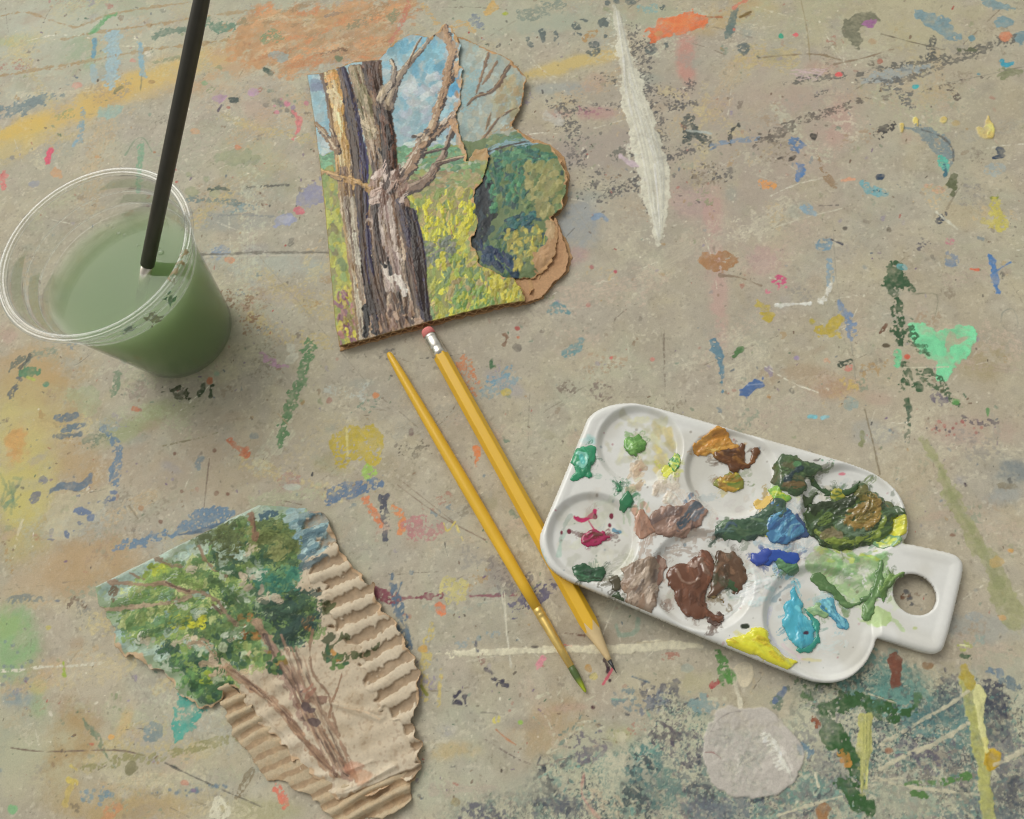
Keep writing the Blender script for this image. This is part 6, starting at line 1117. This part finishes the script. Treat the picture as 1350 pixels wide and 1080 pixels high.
dab([(1030, 604), (1042, 600), (1056, 604), (1070, 612), (1084, 618), (1072, 626), (1062, 632), (1066, 640), (1052, 650), (1036, 646), (1024, 640), (1020, 620)], (62, 82, 54), 1.3, [(52, 74, 46), (76, 96, 60), (46, 64, 44), (84, 84, 56)], 44, .3, .7, 14, 3.5, rough=.15, extra=lambda s: [s.stroke([(1036, 632), (1046, 624), (1056, 620)], (36, 52, 58), 5, h=.15), s.stroke([(1034, 640), (1058, 640)], (96, 80, 50), 4, h=.1, streak=.3), s.dot(1050, 612, 5, (70, 110, 70), 4, h=.2)], label='dark green mound')
dab([(1018, 644), (1026, 640), (1030, 650), (1040, 652), (1036, 660), (1022, 656)], (118, 160, 60), .8, [(170, 180, 56), (98, 146, 56)], 9, .5, .6, 8, 2.5)
dab([(1067, 630), (1076, 630), (1086, 640), (1102, 644), (1118, 642), (1132, 632), (1133, 638), (1120, 648), (1102, 648), (1084, 646), (1076, 638)], (52, 78, 44), .8, rough=.2)
dab([(1058, 655), (1068, 650), (1078, 646), (1076, 656), (1066, 664)], (58, 74, 44), .8)
dab([(1100, 652), (1108, 644), (1118, 648), (1112, 658), (1102, 660)], (150, 146, 44), .9, [(60, 92, 46)], 6, .5, .7, 8, 2.4)
dab([(1066, 664), (1080, 660), (1100, 658), (1122, 654), (1130, 646), (1141, 637), (1152, 646), (1166, 654), (1172, 666), (1184, 666), (1194, 678), (1180, 684), (1176, 700), (1160, 712), (1140, 718), (1112, 722), (1088, 716), (1072, 704), (1064, 690)], (58, 78, 42), 1.9,
    [(48, 66, 36), (72, 94, 48), (44, 58, 34), (88, 108, 50), (64, 86, 60)], 120, -.3, .7, 18, 4, rough=.14, relief=.2,
    extra=lambda s: [s.stroke([(1074, 668), (1090, 664), (1110, 662), (1124, 658)], (42, 54, 32), 8, h=.1), s.stroke([(1078, 700), (1100, 712), (1130, 712), (1156, 702), (1168, 684)], (112, 128, 50), 4.5, h=.2, streak=.25), s.stroke([(1110, 692), (1130, 700), (1146, 698)], (84, 104, 80), 7, h=.1, streak=.2),
                     s.stroke([(1088, 704), (1100, 700), (1108, 704)], (118, 106, 76), 6, a=.8), s.stroke([(1116, 688), (1130, 676), (1146, 664), (1156, 660)], (120, 98, 46), 7, h=.3, streak=.3), s.stroke([(1126, 690), (1146, 690), (1158, 676), (1156, 660), (1146, 652)], (132, 108, 52), 6, h=.3, streak=.35), s.stroke([(1134, 682), (1148, 676), (1150, 664), (1140, 656)], (108, 96, 44), 5, h=.3, streak=.35),
                     s.stroke([(1134, 650), (1142, 642), (1150, 650)], (90, 88, 44), 6, h=.2, streak=.2)] + [s.stroke([(1128 + i * 3, 686 - i), (1140 + i * 2, 674 - i * 2), (1144 + i, 660)], c, .9, h=.25) for i, c in enumerate([(150, 126, 70), (92, 74, 36), (146, 124, 66), (88, 76, 38)])], label='large dark green and ochre mixed heap')
dab([(1166, 662), (1178, 660), (1184, 668), (1196, 676), (1180, 682), (1170, 678)], (92, 98, 66), .9, [(70, 90, 66), (110, 96, 60)], 12, .3, .6, 9, 2.6)
dab([(1174, 686), (1186, 681), (1197, 680), (1196, 690), (1194, 702), (1184, 706), (1172, 702), (1176, 694)], (190, 186, 44), 1.1, [(206, 200, 56), (166, 170, 44)], 14, -.4, .3, 12, 2.6, relief=.2, label='bright yellow smear on the rim')
dab([(1160, 708), (1172, 704), (1184, 708), (1182, 716), (1170, 720), (1160, 716)], (112, 150, 108), .6, [(176, 186, 70), (90, 140, 110), (180, 190, 150)], 12, .2, .8, 8, 2.4)
dab([(1158, 744), (1163, 742), (1164, 762), (1170, 780), (1166, 790), (1156, 790), (1150, 812), (1141, 810), (1144, 790), (1150, 768)], (92, 126, 74), .9, [(80, 114, 66), (108, 142, 86)], 16, 1.8, .2, 20, 3, relief=.18, label='leaf shaped green stroke')
dab([(1160, 772), (1168, 762), (1172, 752), (1178, 756), (1192, 756), (1182, 768), (1172, 776), (1164, 790)], (84, 112, 58), .8, [(66, 92, 48), (110, 138, 76)], 14, -.8, .4, 14, 2.6)
dab([(1074, 758), (1082, 754), (1096, 768), (1110, 778), (1124, 792), (1144, 780), (1146, 786), (1128, 800), (1112, 796), (1096, 782), (1078, 772)], (80, 112, 66), .7, [(68, 100, 58), (98, 128, 80)], 18, .6, .4, 12, 2.6)
dab([(1049, 764), (1053, 776), (1057, 790), (1062, 806), (1072, 820), (1076, 836), (1070, 848), (1056, 852), (1044, 844), (1037, 828), (1035, 808), (1040, 792), (1046, 778)], (66, 152, 186), 2.0, [(58, 140, 178), (84, 168, 196)], 14, 1.4, .2, 22, 4, rough=.1, extra=lambda s: [s.stroke([(1052, 800), (1064, 812), (1072, 824)], (96, 176, 200), 2.4, h=.2), s.dot(1064, 834, 4, (60, 40, 60), 2.4, edge=1)], label='thick turquoise blue drop')
dab([(1062, 802), (1070, 806), (1080, 818), (1083, 832), (1080, 846), (1070, 853), (1058, 854), (1070, 846), (1076, 834), (1072, 820)], (44, 130, 116), 1.0, [(52, 142, 126)], 8, 1.4, .4, rough=.15, label='teal edge of the blue drop')
dab([(1068, 800), (1082, 796), (1096, 800), (1090, 810), (1076, 810)], (126, 158, 110), .35, [(140, 168, 126), (110, 150, 110)], 12, .2, .6, 12, 3, rough=.4)
dab([(1088, 794), (1098, 790), (1106, 802), (1116, 814), (1118, 826), (1108, 826), (1100, 812), (1090, 806)], (84, 146, 178), .6, [(62, 122, 166), (110, 170, 194), (46, 100, 150)], 18, .9, .3, 14, 2.4, relief=.18, label='blue brush stroke')
dab([(961, 850), (966, 842), (978, 838), (992, 832), (1004, 831), (1013, 836), (1014, 848), (1024, 857), (1036, 866), (1050, 871), (1040, 878), (1022, 877), (1004, 866), (994, 862), (984, 868), (970, 864)], (214, 194, 28), 1.4, [(224, 206, 40), (200, 178, 24)], 24, .5, .4, 16, 3, relief=.16, label='bright yellow smear near the edge')
dab([(919, 594), (922, 582), (934, 572), (944, 565), (956, 568), (968, 580), (972, 590), (958, 592), (944, 594), (930, 598)], (184, 132, 48), 1.0, [(170, 116, 40), (204, 158, 84), (190, 140, 60)], 26, -.3, .4, 16, 3, relief=.2, label='ochre smear')
dab([(944, 593), (958, 590), (974, 588), (982, 586), (983, 598), (986, 606), (990, 594), (998, 590), (1002, 596), (994, 606), (982, 616), (968, 618), (956, 610), (948, 606)], (92, 56, 28), 1.6, [(76, 46, 22), (110, 70, 36), (136, 92, 40)], 20, .3, .6, 14, 3, rough=.12, label='dark brown paint')
dab([(944, 634), (952, 626), (964, 622), (976, 624), (984, 634), (976, 644), (958, 644)], (116, 118, 44), .9, [(86, 112, 44), (180, 160, 50), (146, 110, 40)], 22, 0, .5, 12, 2.6, label='olive and yellow mix')
dab([(824, 580), (832, 573), (842, 572), (850, 580), (846, 592), (834, 594), (825, 590)], (84, 134, 58), 1.0, [(70, 116, 48), (110, 156, 80)], 12, 0, .8)
dab([(884, 602), (892, 598), (896, 612), (888, 620), (882, 614)], (60, 128, 62), .8, [(170, 180, 70)], 5, 1, .4); dab([(872, 616), (882, 612), (886, 620), (878, 626)], (186, 188, 62), .5)
dab([(1000, 660), (1014, 652), (1018, 658), (1004, 668)], (190, 160, 80), .4)
dab([(935, 812), (952, 808), (953, 822), (942, 822)], (84, 64, 56), .5)
dab([(1010, 700), (1022, 698), (1022, 706), (1012, 708)], (196, 190, 50), .5)

# thin smears dragged out round every lump
for a_, k_ in DL:
    P_ = np.array(a_[0], float); c_ = P_.mean(0)
    for i in range(7):
        q_ = P_[random.randrange(len(P_))]; e_ = q_ - c_; n_ = e_ / (np.hypot(*e_) + 1e-6); an = math.atan2(n_[1], n_[0]) + random.gauss(0, .8); l_ = random.uniform(4, 14)
        col_ = random.choice(a_[3]) if len(a_) > 3 and len(a_[3]) else a_[1]
        col_ = np.array(col_) * .75 + np.array([196, 192, 184]) * random.uniform(.05, .25)
        PC.stroke([tuple(q_ - n_ * 3), tuple(q_ + l_ * np.array([math.cos(an), math.sin(an)]))], col_, random.uniform(1.5, 5), a=random.uniform(.35, .85), streak=.5, edge=.5, grain=random.uniform(0, .25))
for P_, c_, w_, a_ in [([(900, 700), (930, 705), (960, 700)], (150, 130, 114), 9, .6), ([(860, 690), (850, 730), (840, 750)], (150, 126, 108), 9, .6), ([(980, 745), (1000, 760), (990, 790)], (190, 200, 196), 8, .7), ([(960, 790), (985, 775), (1012, 768)], (204, 210, 204), 7, .8), ([(1040, 660), (1060, 680), (1062, 720)], (170, 180, 184), 9, .5), ([(1000, 715), (1030, 722), (1060, 722)], (120, 150, 176), 6, .5),
                    ([(880, 725), (900, 722), (915, 725)], (140, 120, 106), 7, .6), ([(800, 750), (808, 745), (820, 740)], (150, 150, 136), 8, .5), ([(1145, 740), (1165, 760), (1180, 770)], (140, 170, 120), 8, .5), ([(1120, 790), (1140, 800), (1150, 815)], (168, 190, 140), 9, .5), ([(870, 640), (890, 650), (900, 668)], (190, 178, 164), 8, .7), ([(1060, 830), (1090, 850), (1110, 845)], (180, 196, 196), 8, .4), ([(1080, 790), (1100, 785), (1120, 800)], (150, 180, 180), 8, .5)]:
    PC.stroke(P_, c_, w_, a=a_, streak=.5, edge=.5, h=.08, soft=2)
for i in range(90):
    x, y = random.uniform(770, 1170), random.uniform(640, 800); an = random.gauss(-.7, .5); l_ = random.uniform(6, 22)
    PC.stroke([(x, y), (x + l_ * math.cos(an), y + l_ * math.sin(an))], random.choice([(150, 130, 116), (130, 150, 160), (140, 160, 130), (176, 168, 156), (160, 150, 150)]), random.uniform(2, 7), a=random.uniform(.15, .4), streak=.5, soft=2.5)
m_pal = paint_mat('palette_plastic', 400, .03, .12, 500, .0002, .5, coat=.25)
palette = empty('paint_palette', (*tow(1000, 730, 0)[:2], 0))
tag(palette, 'white plastic paint palette with round wells and handle hole, smeared with wet paint', 'palette')
OP = (*tow(1000, 730, 0)[:2], 0)
PC.P = None
bot = np.minimum(-4.8 * ss((psd + 3.5) / 1.0) - 1.6, PZ0 - 1.3); bot = np.maximum(bot, -5.0)
sheet('tray', PC, sdp, PZ + PC.h * .8, 1, m_pal, palette, OP, PS, bottom=bot)

for a_, k_ in DL: make_dab(*a_, **k_)
# ------------------------------------------------------------------ pencil
pm_y = solid_mat('yellow_lacquer', (222, 158, 14), .38, namt=.05, nscale=(60, 60, 60), bump=.05, coat=.12)
def hexpencil():
    R = 3.9; zc = 3.4
    A = tow(562, 434, zc + .6); B_ = tow(813, 888, .9); A[2] = zc + .1
    B_[2] = zc
    B_ = tow(813, 888, zc)
    d = (B_ - A); L = np.linalg.norm(d); d /= L
    a = np.cross(d, [0, 0, 1.]); a /= np.linalg.norm(a); b = np.cross(a, d)
    root = empty('pencil', tuple(A * [1, 1, 0])); O = (A[0], A[1], 0)
    tag(root, 'yellow hexagonal pencil with pink eraser, its sharpened end poking out from beneath the palette', 'pencil')
    seg = 60; th = np.linspace(0, 2 * math.pi, seg, endpoint=False)
    apo = R * math.cos(math.pi / 6) + .05
    def hexr(t):
        u = (t + math.pi / 6) % (math.pi / 3) - math.pi / 6      # flats facing up and down
        return min(apo / math.cos(u), R * .985)
    th = th + math.pi / 2
    hr_ = np.array([hexr(t - math.pi / 2) for t in th])
    def pt(s, r, t): return A + d * s + r * (math.cos(t) * a + math.sin(t) * b)
    tip = L; ct = 24.0 / R                    # cone length per radius
    s_body0 = 17.0
    jig = [.5 * math.sin(5 * t) + .4 * math.sin(11 * t + 1) for t in th]
    sb = np.array([tip - ct * r * 1.0 - 1.2 * j for r, j in zip(hr_ ** 2 / R * 1.02, jig)])
    V, Fc = rings([[pt(s_body0, r, t) for r, t in zip(hr_, th)]] + [[pt(s_body0 + (sb_ - s_body0) * f, r, t) for r, t, sb_ in zip(hr_, th, sb)] for f in (.33, .66, 1)], True, False)
    link('shaft', py_mesh('shaft', V, Fc, O), pm_y, root, smooth=False)
    wood = solid_mat('bare_wood', (204, 170, 126), .7, namt=.14, nscale=(120, 120, 30), bump=.3)
    V, Fc = rings([[pt(sb_, r - .02, t) for r, t, sb_ in zip(hr_, th, sb)]] + [[pt(tip - 5.6 - k, (5.6 + k) / ct, t) for t in th] for k in (9, 5, 2, 0)], False, True)
    link('wood_tip', py_mesh('wood_tip', V, Fc, O), wood, root)
    V, Fc = rings([[pt(tip - k, max(k / ct, .12) + .01, t) for t in th] for k in (5.8, 3, 1, .1)])
    link('lead', py_mesh('lead', V, Fc, O), solid_mat('graphite', (54, 54, 56), .35, .2), root)
    V, Fc = rings([[pt(s, r, t) for t in th] for s, r in ((4.5, 3.2), (4.6, 3.5), (6, 3.55), (6.5, 3.3), (7, 3.55), (8, 3.3), (8.5, 3.55), (12.5, 3.55), (13, 3.3), (13.5, 3.55), (14.2, 3.3), (14.8, 3.55), (17.6, 3.6), (17.7, 3.1))])
    link('ferrule', py_mesh('ferrule', V, Fc, O), solid_mat('aluminium', (190, 186, 178), .32, .9), root)
    V, Fc = rings([[pt(s, r, t) for t in th] for s, r in ((-.2, .6), (-.1, 2.2), (.5, 2.9), (1.4, 3.2), (5, 3.25))])
    link('eraser', py_mesh('eraser', V, Fc, O), solid_mat('pink_rubber', (206, 116, 112), .8, namt=.08), root)
hexpencil()

# ------------------------------------------------------------------ small yellow brush
def small_brush():
    A = tow(512, 465, 2.8); B_ = tow(772, 912, 1.6)
    L = np.linalg.norm(B_ - A); d = (B_ - A) / L
    root = empty('paintbrush', (A[0], A[1], 0)); O = (A[0], A[1], 0)
    tag(root, 'slim yellow paintbrush with brass ferrule and green paint on its pointed bristles', 'paintbrush')
    # distances along the brush of points read off the photograph
    def s_of(x, y): return float(np.dot(tow(x, y, 2.2) - A, d))
    sf, sb_, st_ = s_of(711, 800), s_of(752, 879), L
    V, Fc = tube(A, B_, [(0, .4), (.4, 1.1), (2, 1.55), (14, 2.1), (45, 2.6), (80, 2.9), (105, 2.8), (sf - 12, 2.45), (sf + .5, 2.15)], 28)
    link('handle', py_mesh('handle', V, Fc, O), pm_y, root)
    V, Fc = tube(A, B_, [(sf, 2.0), (sf + .1, 2.2), (sf + 2, 2.22), (sf + 2.4, 2.05), (sf + 3, 2.2), (sf + 4, 2.2), (sf + 4.4, 2.02), (sf + 5, 2.15), (sb_ - 8, 1.75), (sb_, 1.45), (sb_ + .1, 1.2)], 28)
    link('ferrule', py_mesh('ferrule', V, Fc, O), solid_mat('brass', (196, 168, 96), .35, .75, namt=.1), root)
    prof = [(sb_ - .5, 1.3), (sb_ + 2, 1.5), (sb_ + 4.5, 1.4), (sb_ + 8, .95), (sb_ + 11, .55), (st_ + .3, .12)]
    V, Fc = tube(A, B_, prof, 28)
    V = [np.array(v) for v in V]
    for i, v in enumerate(V):
        v += np.array([.0, .0, 0]) + .09 * math.sin(i * 2.9) * np.cross(d, [0, 0, 1.])
    o = link('bristles', py_mesh('bristles', V, Fc, O), None, root)
    m, t, p = nmat('painted_bristles'); N = t.nodes.new; Lk = t.links.new
    tc = N('ShaderNodeTexCoord'); sx = N('ShaderNodeVectorMath'); sx.operation = 'DOT_PRODUCT'; sx.inputs[1].default_value = tuple(d)
    Lk(tc.outputs['Object'], sx.inputs[0]); mr = N('ShaderNodeMapRange'); mr.inputs[1].default_value = (sb_ + 5) * MM; mr.inputs[2].default_value = (sb_ + 9) * MM
    Lk(sx.outputs['Value'], mr.inputs[0]); mx = N('ShaderNodeMix'); mx.data_type = 'RGBA'; mx.inputs[6].default_value = (*alb((74, 92, 50)), 1); mx.inputs[7].default_value = (*alb((150, 164, 30)), 1)
    Lk(mr.outputs[0], mx.inputs[0]); Lk(mx.outputs[2], p.inputs['Base Color']); p.inputs['Roughness'].default_value = .3
    o.data.materials.append(m)
small_brush()

# ------------------------------------------------------------------ clear cup, cloudy water, black brush
CX, CY = -225.0, 203.3; H = 78.5; RT, RB = 45.7, 26.6; ZL = 58.0
def wall(z): return RB + (RT - 5.2 - RB) * (z / H) ** .98
def clear_mat(name, tint=(.97, .98, .97), rough=.06, ior=1.5, haze=.04, strength=1.):
    m, t, p = nmat(name); N = t.nodes.new; L = t.links.new
    out = t.nodes['Material Output']; t.nodes.remove(p)
    tr = N('ShaderNodeBsdfTransparent'); tr.inputs[0].default_value = (*tint, 1)
    gl = N('ShaderNodeBsdfGlossy'); gl.inputs['Roughness'].default_value = rough
    df = N('ShaderNodeBsdfDiffuse'); df.inputs[0].default_value = (.8, .8, .78, 1)
    fr = N('ShaderNodeFresnel'); fr.inputs[0].default_value = ior
    tc = N('ShaderNodeTexCoord'); n = N('ShaderNodeTexNoise'); n.inputs['Scale'].default_value = 60; n.inputs['Detail'].default_value = 3
    L(tc.outputs['Object'], n.inputs['Vector']); b = N('ShaderNodeBump'); b.inputs['Strength'].default_value = .25; b.inputs['Distance'].default_value = .0008
    L(n.outputs['Fac'], b.inputs['Height']); L(b.outputs[0], gl.inputs['Normal']); L(b.outputs[0], fr.inputs['Normal'])
    k = N('ShaderNodeMath'); k.operation = 'MULTIPLY'; k.inputs[1].default_value = strength; k.use_clamp = True; L(fr.outputs[0], k.inputs[0])
    m1 = N('ShaderNodeMixShader'); L(k.outputs[0], m1.inputs[0]); L(tr.outputs[0], m1.inputs[1]); L(gl.outputs[0], m1.inputs[2])
    m2 = N('ShaderNodeMixShader')
    lw = N('ShaderNodeLayerWeight'); lw.inputs[0].default_value = .25
    mr = N('ShaderNodeMapRange'); mr.inputs[3].default_value = haze; mr.inputs[4].default_value = min(haze * 7, .6); L(lw.outputs['Facing'], mr.inputs[0])
    L(mr.outputs[0], m2.inputs[0]); L(m1.outputs[0], m2.inputs[1]); L(df.outputs[0], m2.inputs[2]); L(m2.outputs[0], out.inputs[0])
    return m
m_clear = clear_mat('clear_plastic', haze=.022, strength=.42); m_rim = clear_mat('clear_plastic_rim', (.98, .99, .98), .28, 1.45, .05, .13)
def film_mat(name, col, cover=.5):
    m = solid_mat(name, col, .45, namt=.2, nscale=(500, 500, 500)); t = m.node_tree; N = t.nodes.new; L = t.links.new
    p = t.nodes['Principled BSDF']; tc = N('ShaderNodeTexCoord'); n = N('ShaderNodeTexNoise'); n.inputs['Scale'].default_value = 420; n.inputs['Detail'].default_value = 4
    L(tc.outputs['Object'], n.inputs['Vector']); r = N('ShaderNodeMapRange'); r.inputs[1].default_value = .62 - cover * .3; r.inputs[2].default_value = .68 - cover * .2; r.inputs[4].default_value = .85
    L(n.outputs['Fac'], r.inputs[0]); L(r.outputs[0], p.inputs['Alpha']); return m
cup = empty('plastic_cup', (CX, CY, 0)); OC_ = (CX, CY, 0)
tag(cup, 'clear disposable plastic cup with rolled rim standing on the paint-stained table', 'cup')
def lathe(prof, seg=128, **k):
    return rings([[np.array([CX + r * math.cos(t), CY + r * math.sin(t), z]) for t in np.linspace(0, 2 * math.pi, seg, endpoint=False)] for r, z in prof], **k)
prof = [(.1, 1.6), (RB - 8, 1.4), (RB - 4.5, 1.0), (RB - 2.8, .35), (RB - 1.4, .3), (RB - .2, 1.3), (wall(3), 3)]
prof += [(wall(z), z) for z in np.arange(6, 60, 3)]

prof += [(wall(60.5), 60.5), (wall(61) + .8, 61.2), (wall(62) + .9, 62.4), (wall(66) + 1.0, 66.4), (wall(67) + 1.1, 67), (wall(67.5) + 2.0, 67.6), (wall(70) + 2.0, 71), (wall(72) + 2.0, 75), (RT - 3.5, H - 1.7)]
V, Fc = lathe(prof, closed_start=True, closed_end=False)
link('cup_wall', py_mesh('cup_wall', V, Fc, OC_), m_clear, cup)
rim = []
for k in range(40):
    q = math.radians(215 - k * 8.6)
    e_ = 1 + .16 * math.cos(q * 8)
    rim.append((RT - 1.9 + 1.9 * e_ * math.cos(q), H - 1.3 + 1.35 * e_ * math.sin(q)))
V, Fc = lathe(rim, closed_start=False, closed_end=False)
link('rolled_rim', py_mesh('rolled_rim', V, Fc, OC_), m_rim, cup)
for zr, off in ((61.2, .9), (67.4, 2.0)):
    ring_ = [(wall(zr) + off + .38 * math.cos(a_), zr + .3 * math.sin(a_)) for a_ in np.linspace(0, 2 * math.pi, 9)]
    V, Fc = lathe(ring_, closed_start=False, closed_end=False)
    link('rib', py_mesh('rib', V, Fc, OC_), m_rim, cup)
# dried paint on the rim and wall
def wall_patch(name, x, y, z, hw, hh, col, inner=0.):
    p = tow(x, y, z); th0 = math.atan2(p[1] - CY, p[0] - CX); V = []; Fc = []
    n, k = 9, 7
    for i in range(n):
        for j in range(k):
            u, v = i / (n - 1) * 2 - 1, j / (k - 1) * 2 - 1
            s_ = (.55 + .45 * abs(v)) * (1 + .2 * math.sin(5 * v + x)); q = th0 + u * s_ * hw / 43; zz = z + v * hh * (1 + .2 * math.sin(5 * u))
            r = (wall(min(zz, 72)) + 1.55 + .25 if zz < H - 4 else RT + .35) + inner
            V.append((CX + r * math.cos(q), CY + r * math.sin(q), zz))
    for i in range(n - 1):
        for j in range(k - 1): a = i * k + j; Fc.append((a, a + k, a + k + 1, a + 1))
    o = link(name, py_mesh(name, V, Fc, OC_), film_mat(name + '_film', col, .75), cup)
    sm = o.modifiers.new('thick', 'SOLIDIFY'); sm.thickness = .0002
wall_patch('dried_paint', 222, 392, 68, 3.2, 3.4, (92, 140, 104)); wall_patch('dried_paint', 201, 418, 66, 3.6, 4.2, (140, 150, 124)); wall_patch('dried_paint', 168, 432, 69, 3.8, 1.8, (128, 150, 142))
# brown smudge on the rim itself
th0 = math.atan2(*(tow(236, 352, H)[[1, 0]] - np.array([CY, CX])))
V, Fc = rings([[np.array([CX + (RT - 1.9 + (1.9 + .25) * math.cos(q)) * math.cos(th0 + u), CY + (RT - 1.9 + (1.9 + .25) * math.cos(q)) * math.sin(th0 + u), H - 1.3 + (1.35 + .3) * math.sin(q)]) for q in np.linspace(-.6, 2.6 + .3 * math.sin(u * 60), 12)] for u in np.linspace(-.17, .2, 24)], False, False)
Fc = [f for f in Fc if (f[1] % 12) != 0]
o = link('dried_paint', py_mesh('dried_paint', V, Fc, OC_), film_mat('rim_smudge', (136, 116, 76), .45), cup)

# water
wt = []
wz = [1.7, 2.2, 4] + list(np.arange(7, ZL - 1, 4)) + [ZL - .6, ZL, ZL - .15, ZL - .45, ZL - .5]
wr = [RB - 3.2, RB - 1.0] + [wall(z) - .45 for z in wz[2:-4]] + [wall(ZL) - .40, wall(ZL) - .75, wall(ZL) - 2.0, wall(ZL) - 5]
prof = [(.1, 1.9)] + list(zip(wr, wz)) + [(24, ZL - .5), (10, ZL - .5), (.1, ZL - .5)]
V, Fc = lathe(prof, closed_start=True, closed_end=True)
m, t, p = nmat('cloudy_water'); N = t.nodes.new; L = t.links.new
out = t.nodes['Material Output']; t.nodes.remove(p)
tr = N('ShaderNodeBsdfTransparent'); gl = N('ShaderNodeBsdfGlossy'); gl.inputs['Roughness'].default_value = .06
fr = N('ShaderNodeFresnel'); fr.inputs[0].default_value = 1.30; mxs = N('ShaderNodeMixShader')
geo = N('ShaderNodeNewGeometry'); fm = N('ShaderNodeMath'); fm.operation = 'SUBTRACT'; fm.inputs[0].default_value = 1; L(geo.outputs['Backfacing'], fm.inputs[1])
ff = N('ShaderNodeMath'); ff.operation = 'MULTIPLY'; L(fr.outputs[0], ff.inputs[0]); L(fm.outputs[0], ff.inputs[1])
L(ff.outputs[0], mxs.inputs[0]); L(tr.outputs[0], mxs.inputs[1]); L(gl.outputs[0], mxs.inputs[2]); L(mxs.outputs[0], out.inputs['Surface'])
tc = N('ShaderNodeTexCoord'); n2 = N('ShaderNodeTexNoise'); n2.inputs['Scale'].default_value = 45; b = N('ShaderNodeBump'); b.inputs['Strength'].default_value = .06; b.inputs['Distance'].default_value = .001
L(tc.outputs['Object'], n2.inputs['Vector']); L(n2.outputs['Fac'], b.inputs['Height']); L(b.outputs[0], gl.inputs['Normal']); L(b.outputs[0], fr.inputs['Normal'])
pv = N('ShaderNodeVolumePrincipled'); pv.inputs['Color'].default_value = (.60, .745, .46, 1); pv.inputs['Density'].default_value = 120
pv.inputs['Anisotropy'].default_value = .2
L(pv.outputs[0], out.inputs['Volume'])
water = link('paint_water', py_mesh('paint_water', V, Fc, OC_), m); water.location = Vector(OC_) * MM
tag(water, 'cloudy grey-green rinse water filling most of the clear cup', 'water')
# little bubbles floating on the water
bub = clear_mat('bubble_film', (.98, 1, .98), .03, 1.5, .05, 1.5)
for x, y, r in [(212, 333, 1.5), (209, 328, .9), (142, 298, .8), (150, 301, .6), (157, 308, .9), (164, 310, .7), (181, 324, .6), (61, 398, .7), (240, 303, .6)]:
    c = tow(x, y, ZL - .4); rr = []
    for k in range(6):
        q = k / 5 * math.pi / 2; rr.append([np.array([c[0] + r * math.cos(q) * math.cos(t_), c[1] + r * math.cos(q) * math.sin(t_), c[2] + r * .6 * math.sin(q)]) for t_ in np.linspace(0, 2 * math.pi, 16, endpoint=False)])
    V, Fc = rings(rr, False, True); link('bubble', py_mesh('bubble', V, Fc, OC_), bub, water)

def black_brush():
    P0 = tow(194, 350, ZL + 1.0)
    dep0 = (P0 - CAM) @ RC[:, 2]
    P1 = at_depth(266, 0, dep0 / 1.25)
    d = (P1 - P0); d /= np.linalg.norm(d)
    R0 = 3.1
    top = P0 + d * 150
    O = (P0[0], P0[1], 0)
    root = empty('paintbrush', (P0[0], P0[1], 0))
    tag(root, 'dark brush handle leaning in the plastic cup and running out of the top edge', 'paintbrush')
    V, Fc = tube(P0, top, [(0, 2.5), (.15, 2.95), (.5, R0), (60, R0 * 1.03), (110, R0), (145, R0 * .8), (149, 1.6), (150, .4)], 40)
    link('handle', py_mesh('handle', V, Fc, O), solid_mat('black_lacquer', (52, 50, 42), .42, namt=.12, nscale=(200, 200, 200), coat=.1), root)
    low = P0 - d * 14
    V, Fc = tube(low, P0 + d * 1.5, [(0, 2.3), (6, 2.5), (14.5, 2.55)], 32)
    link('ferrule', py_mesh('ferrule', V, Fc, O), solid_mat('nickel', (196, 188, 176), .25, .8), root)
    lo2 = P0 - d * 30
    assert lo2[2] > 2
    V, Fc = tube(lo2, low + d * .5, [(0, .2), (5, 1.6), (10, 2.2), (16.4, 2.2)], 24)
    link('bristles', py_mesh('bristles', V, Fc, O), solid_mat('wet_hair', (90, 80, 60), .4), root)
black_brush()
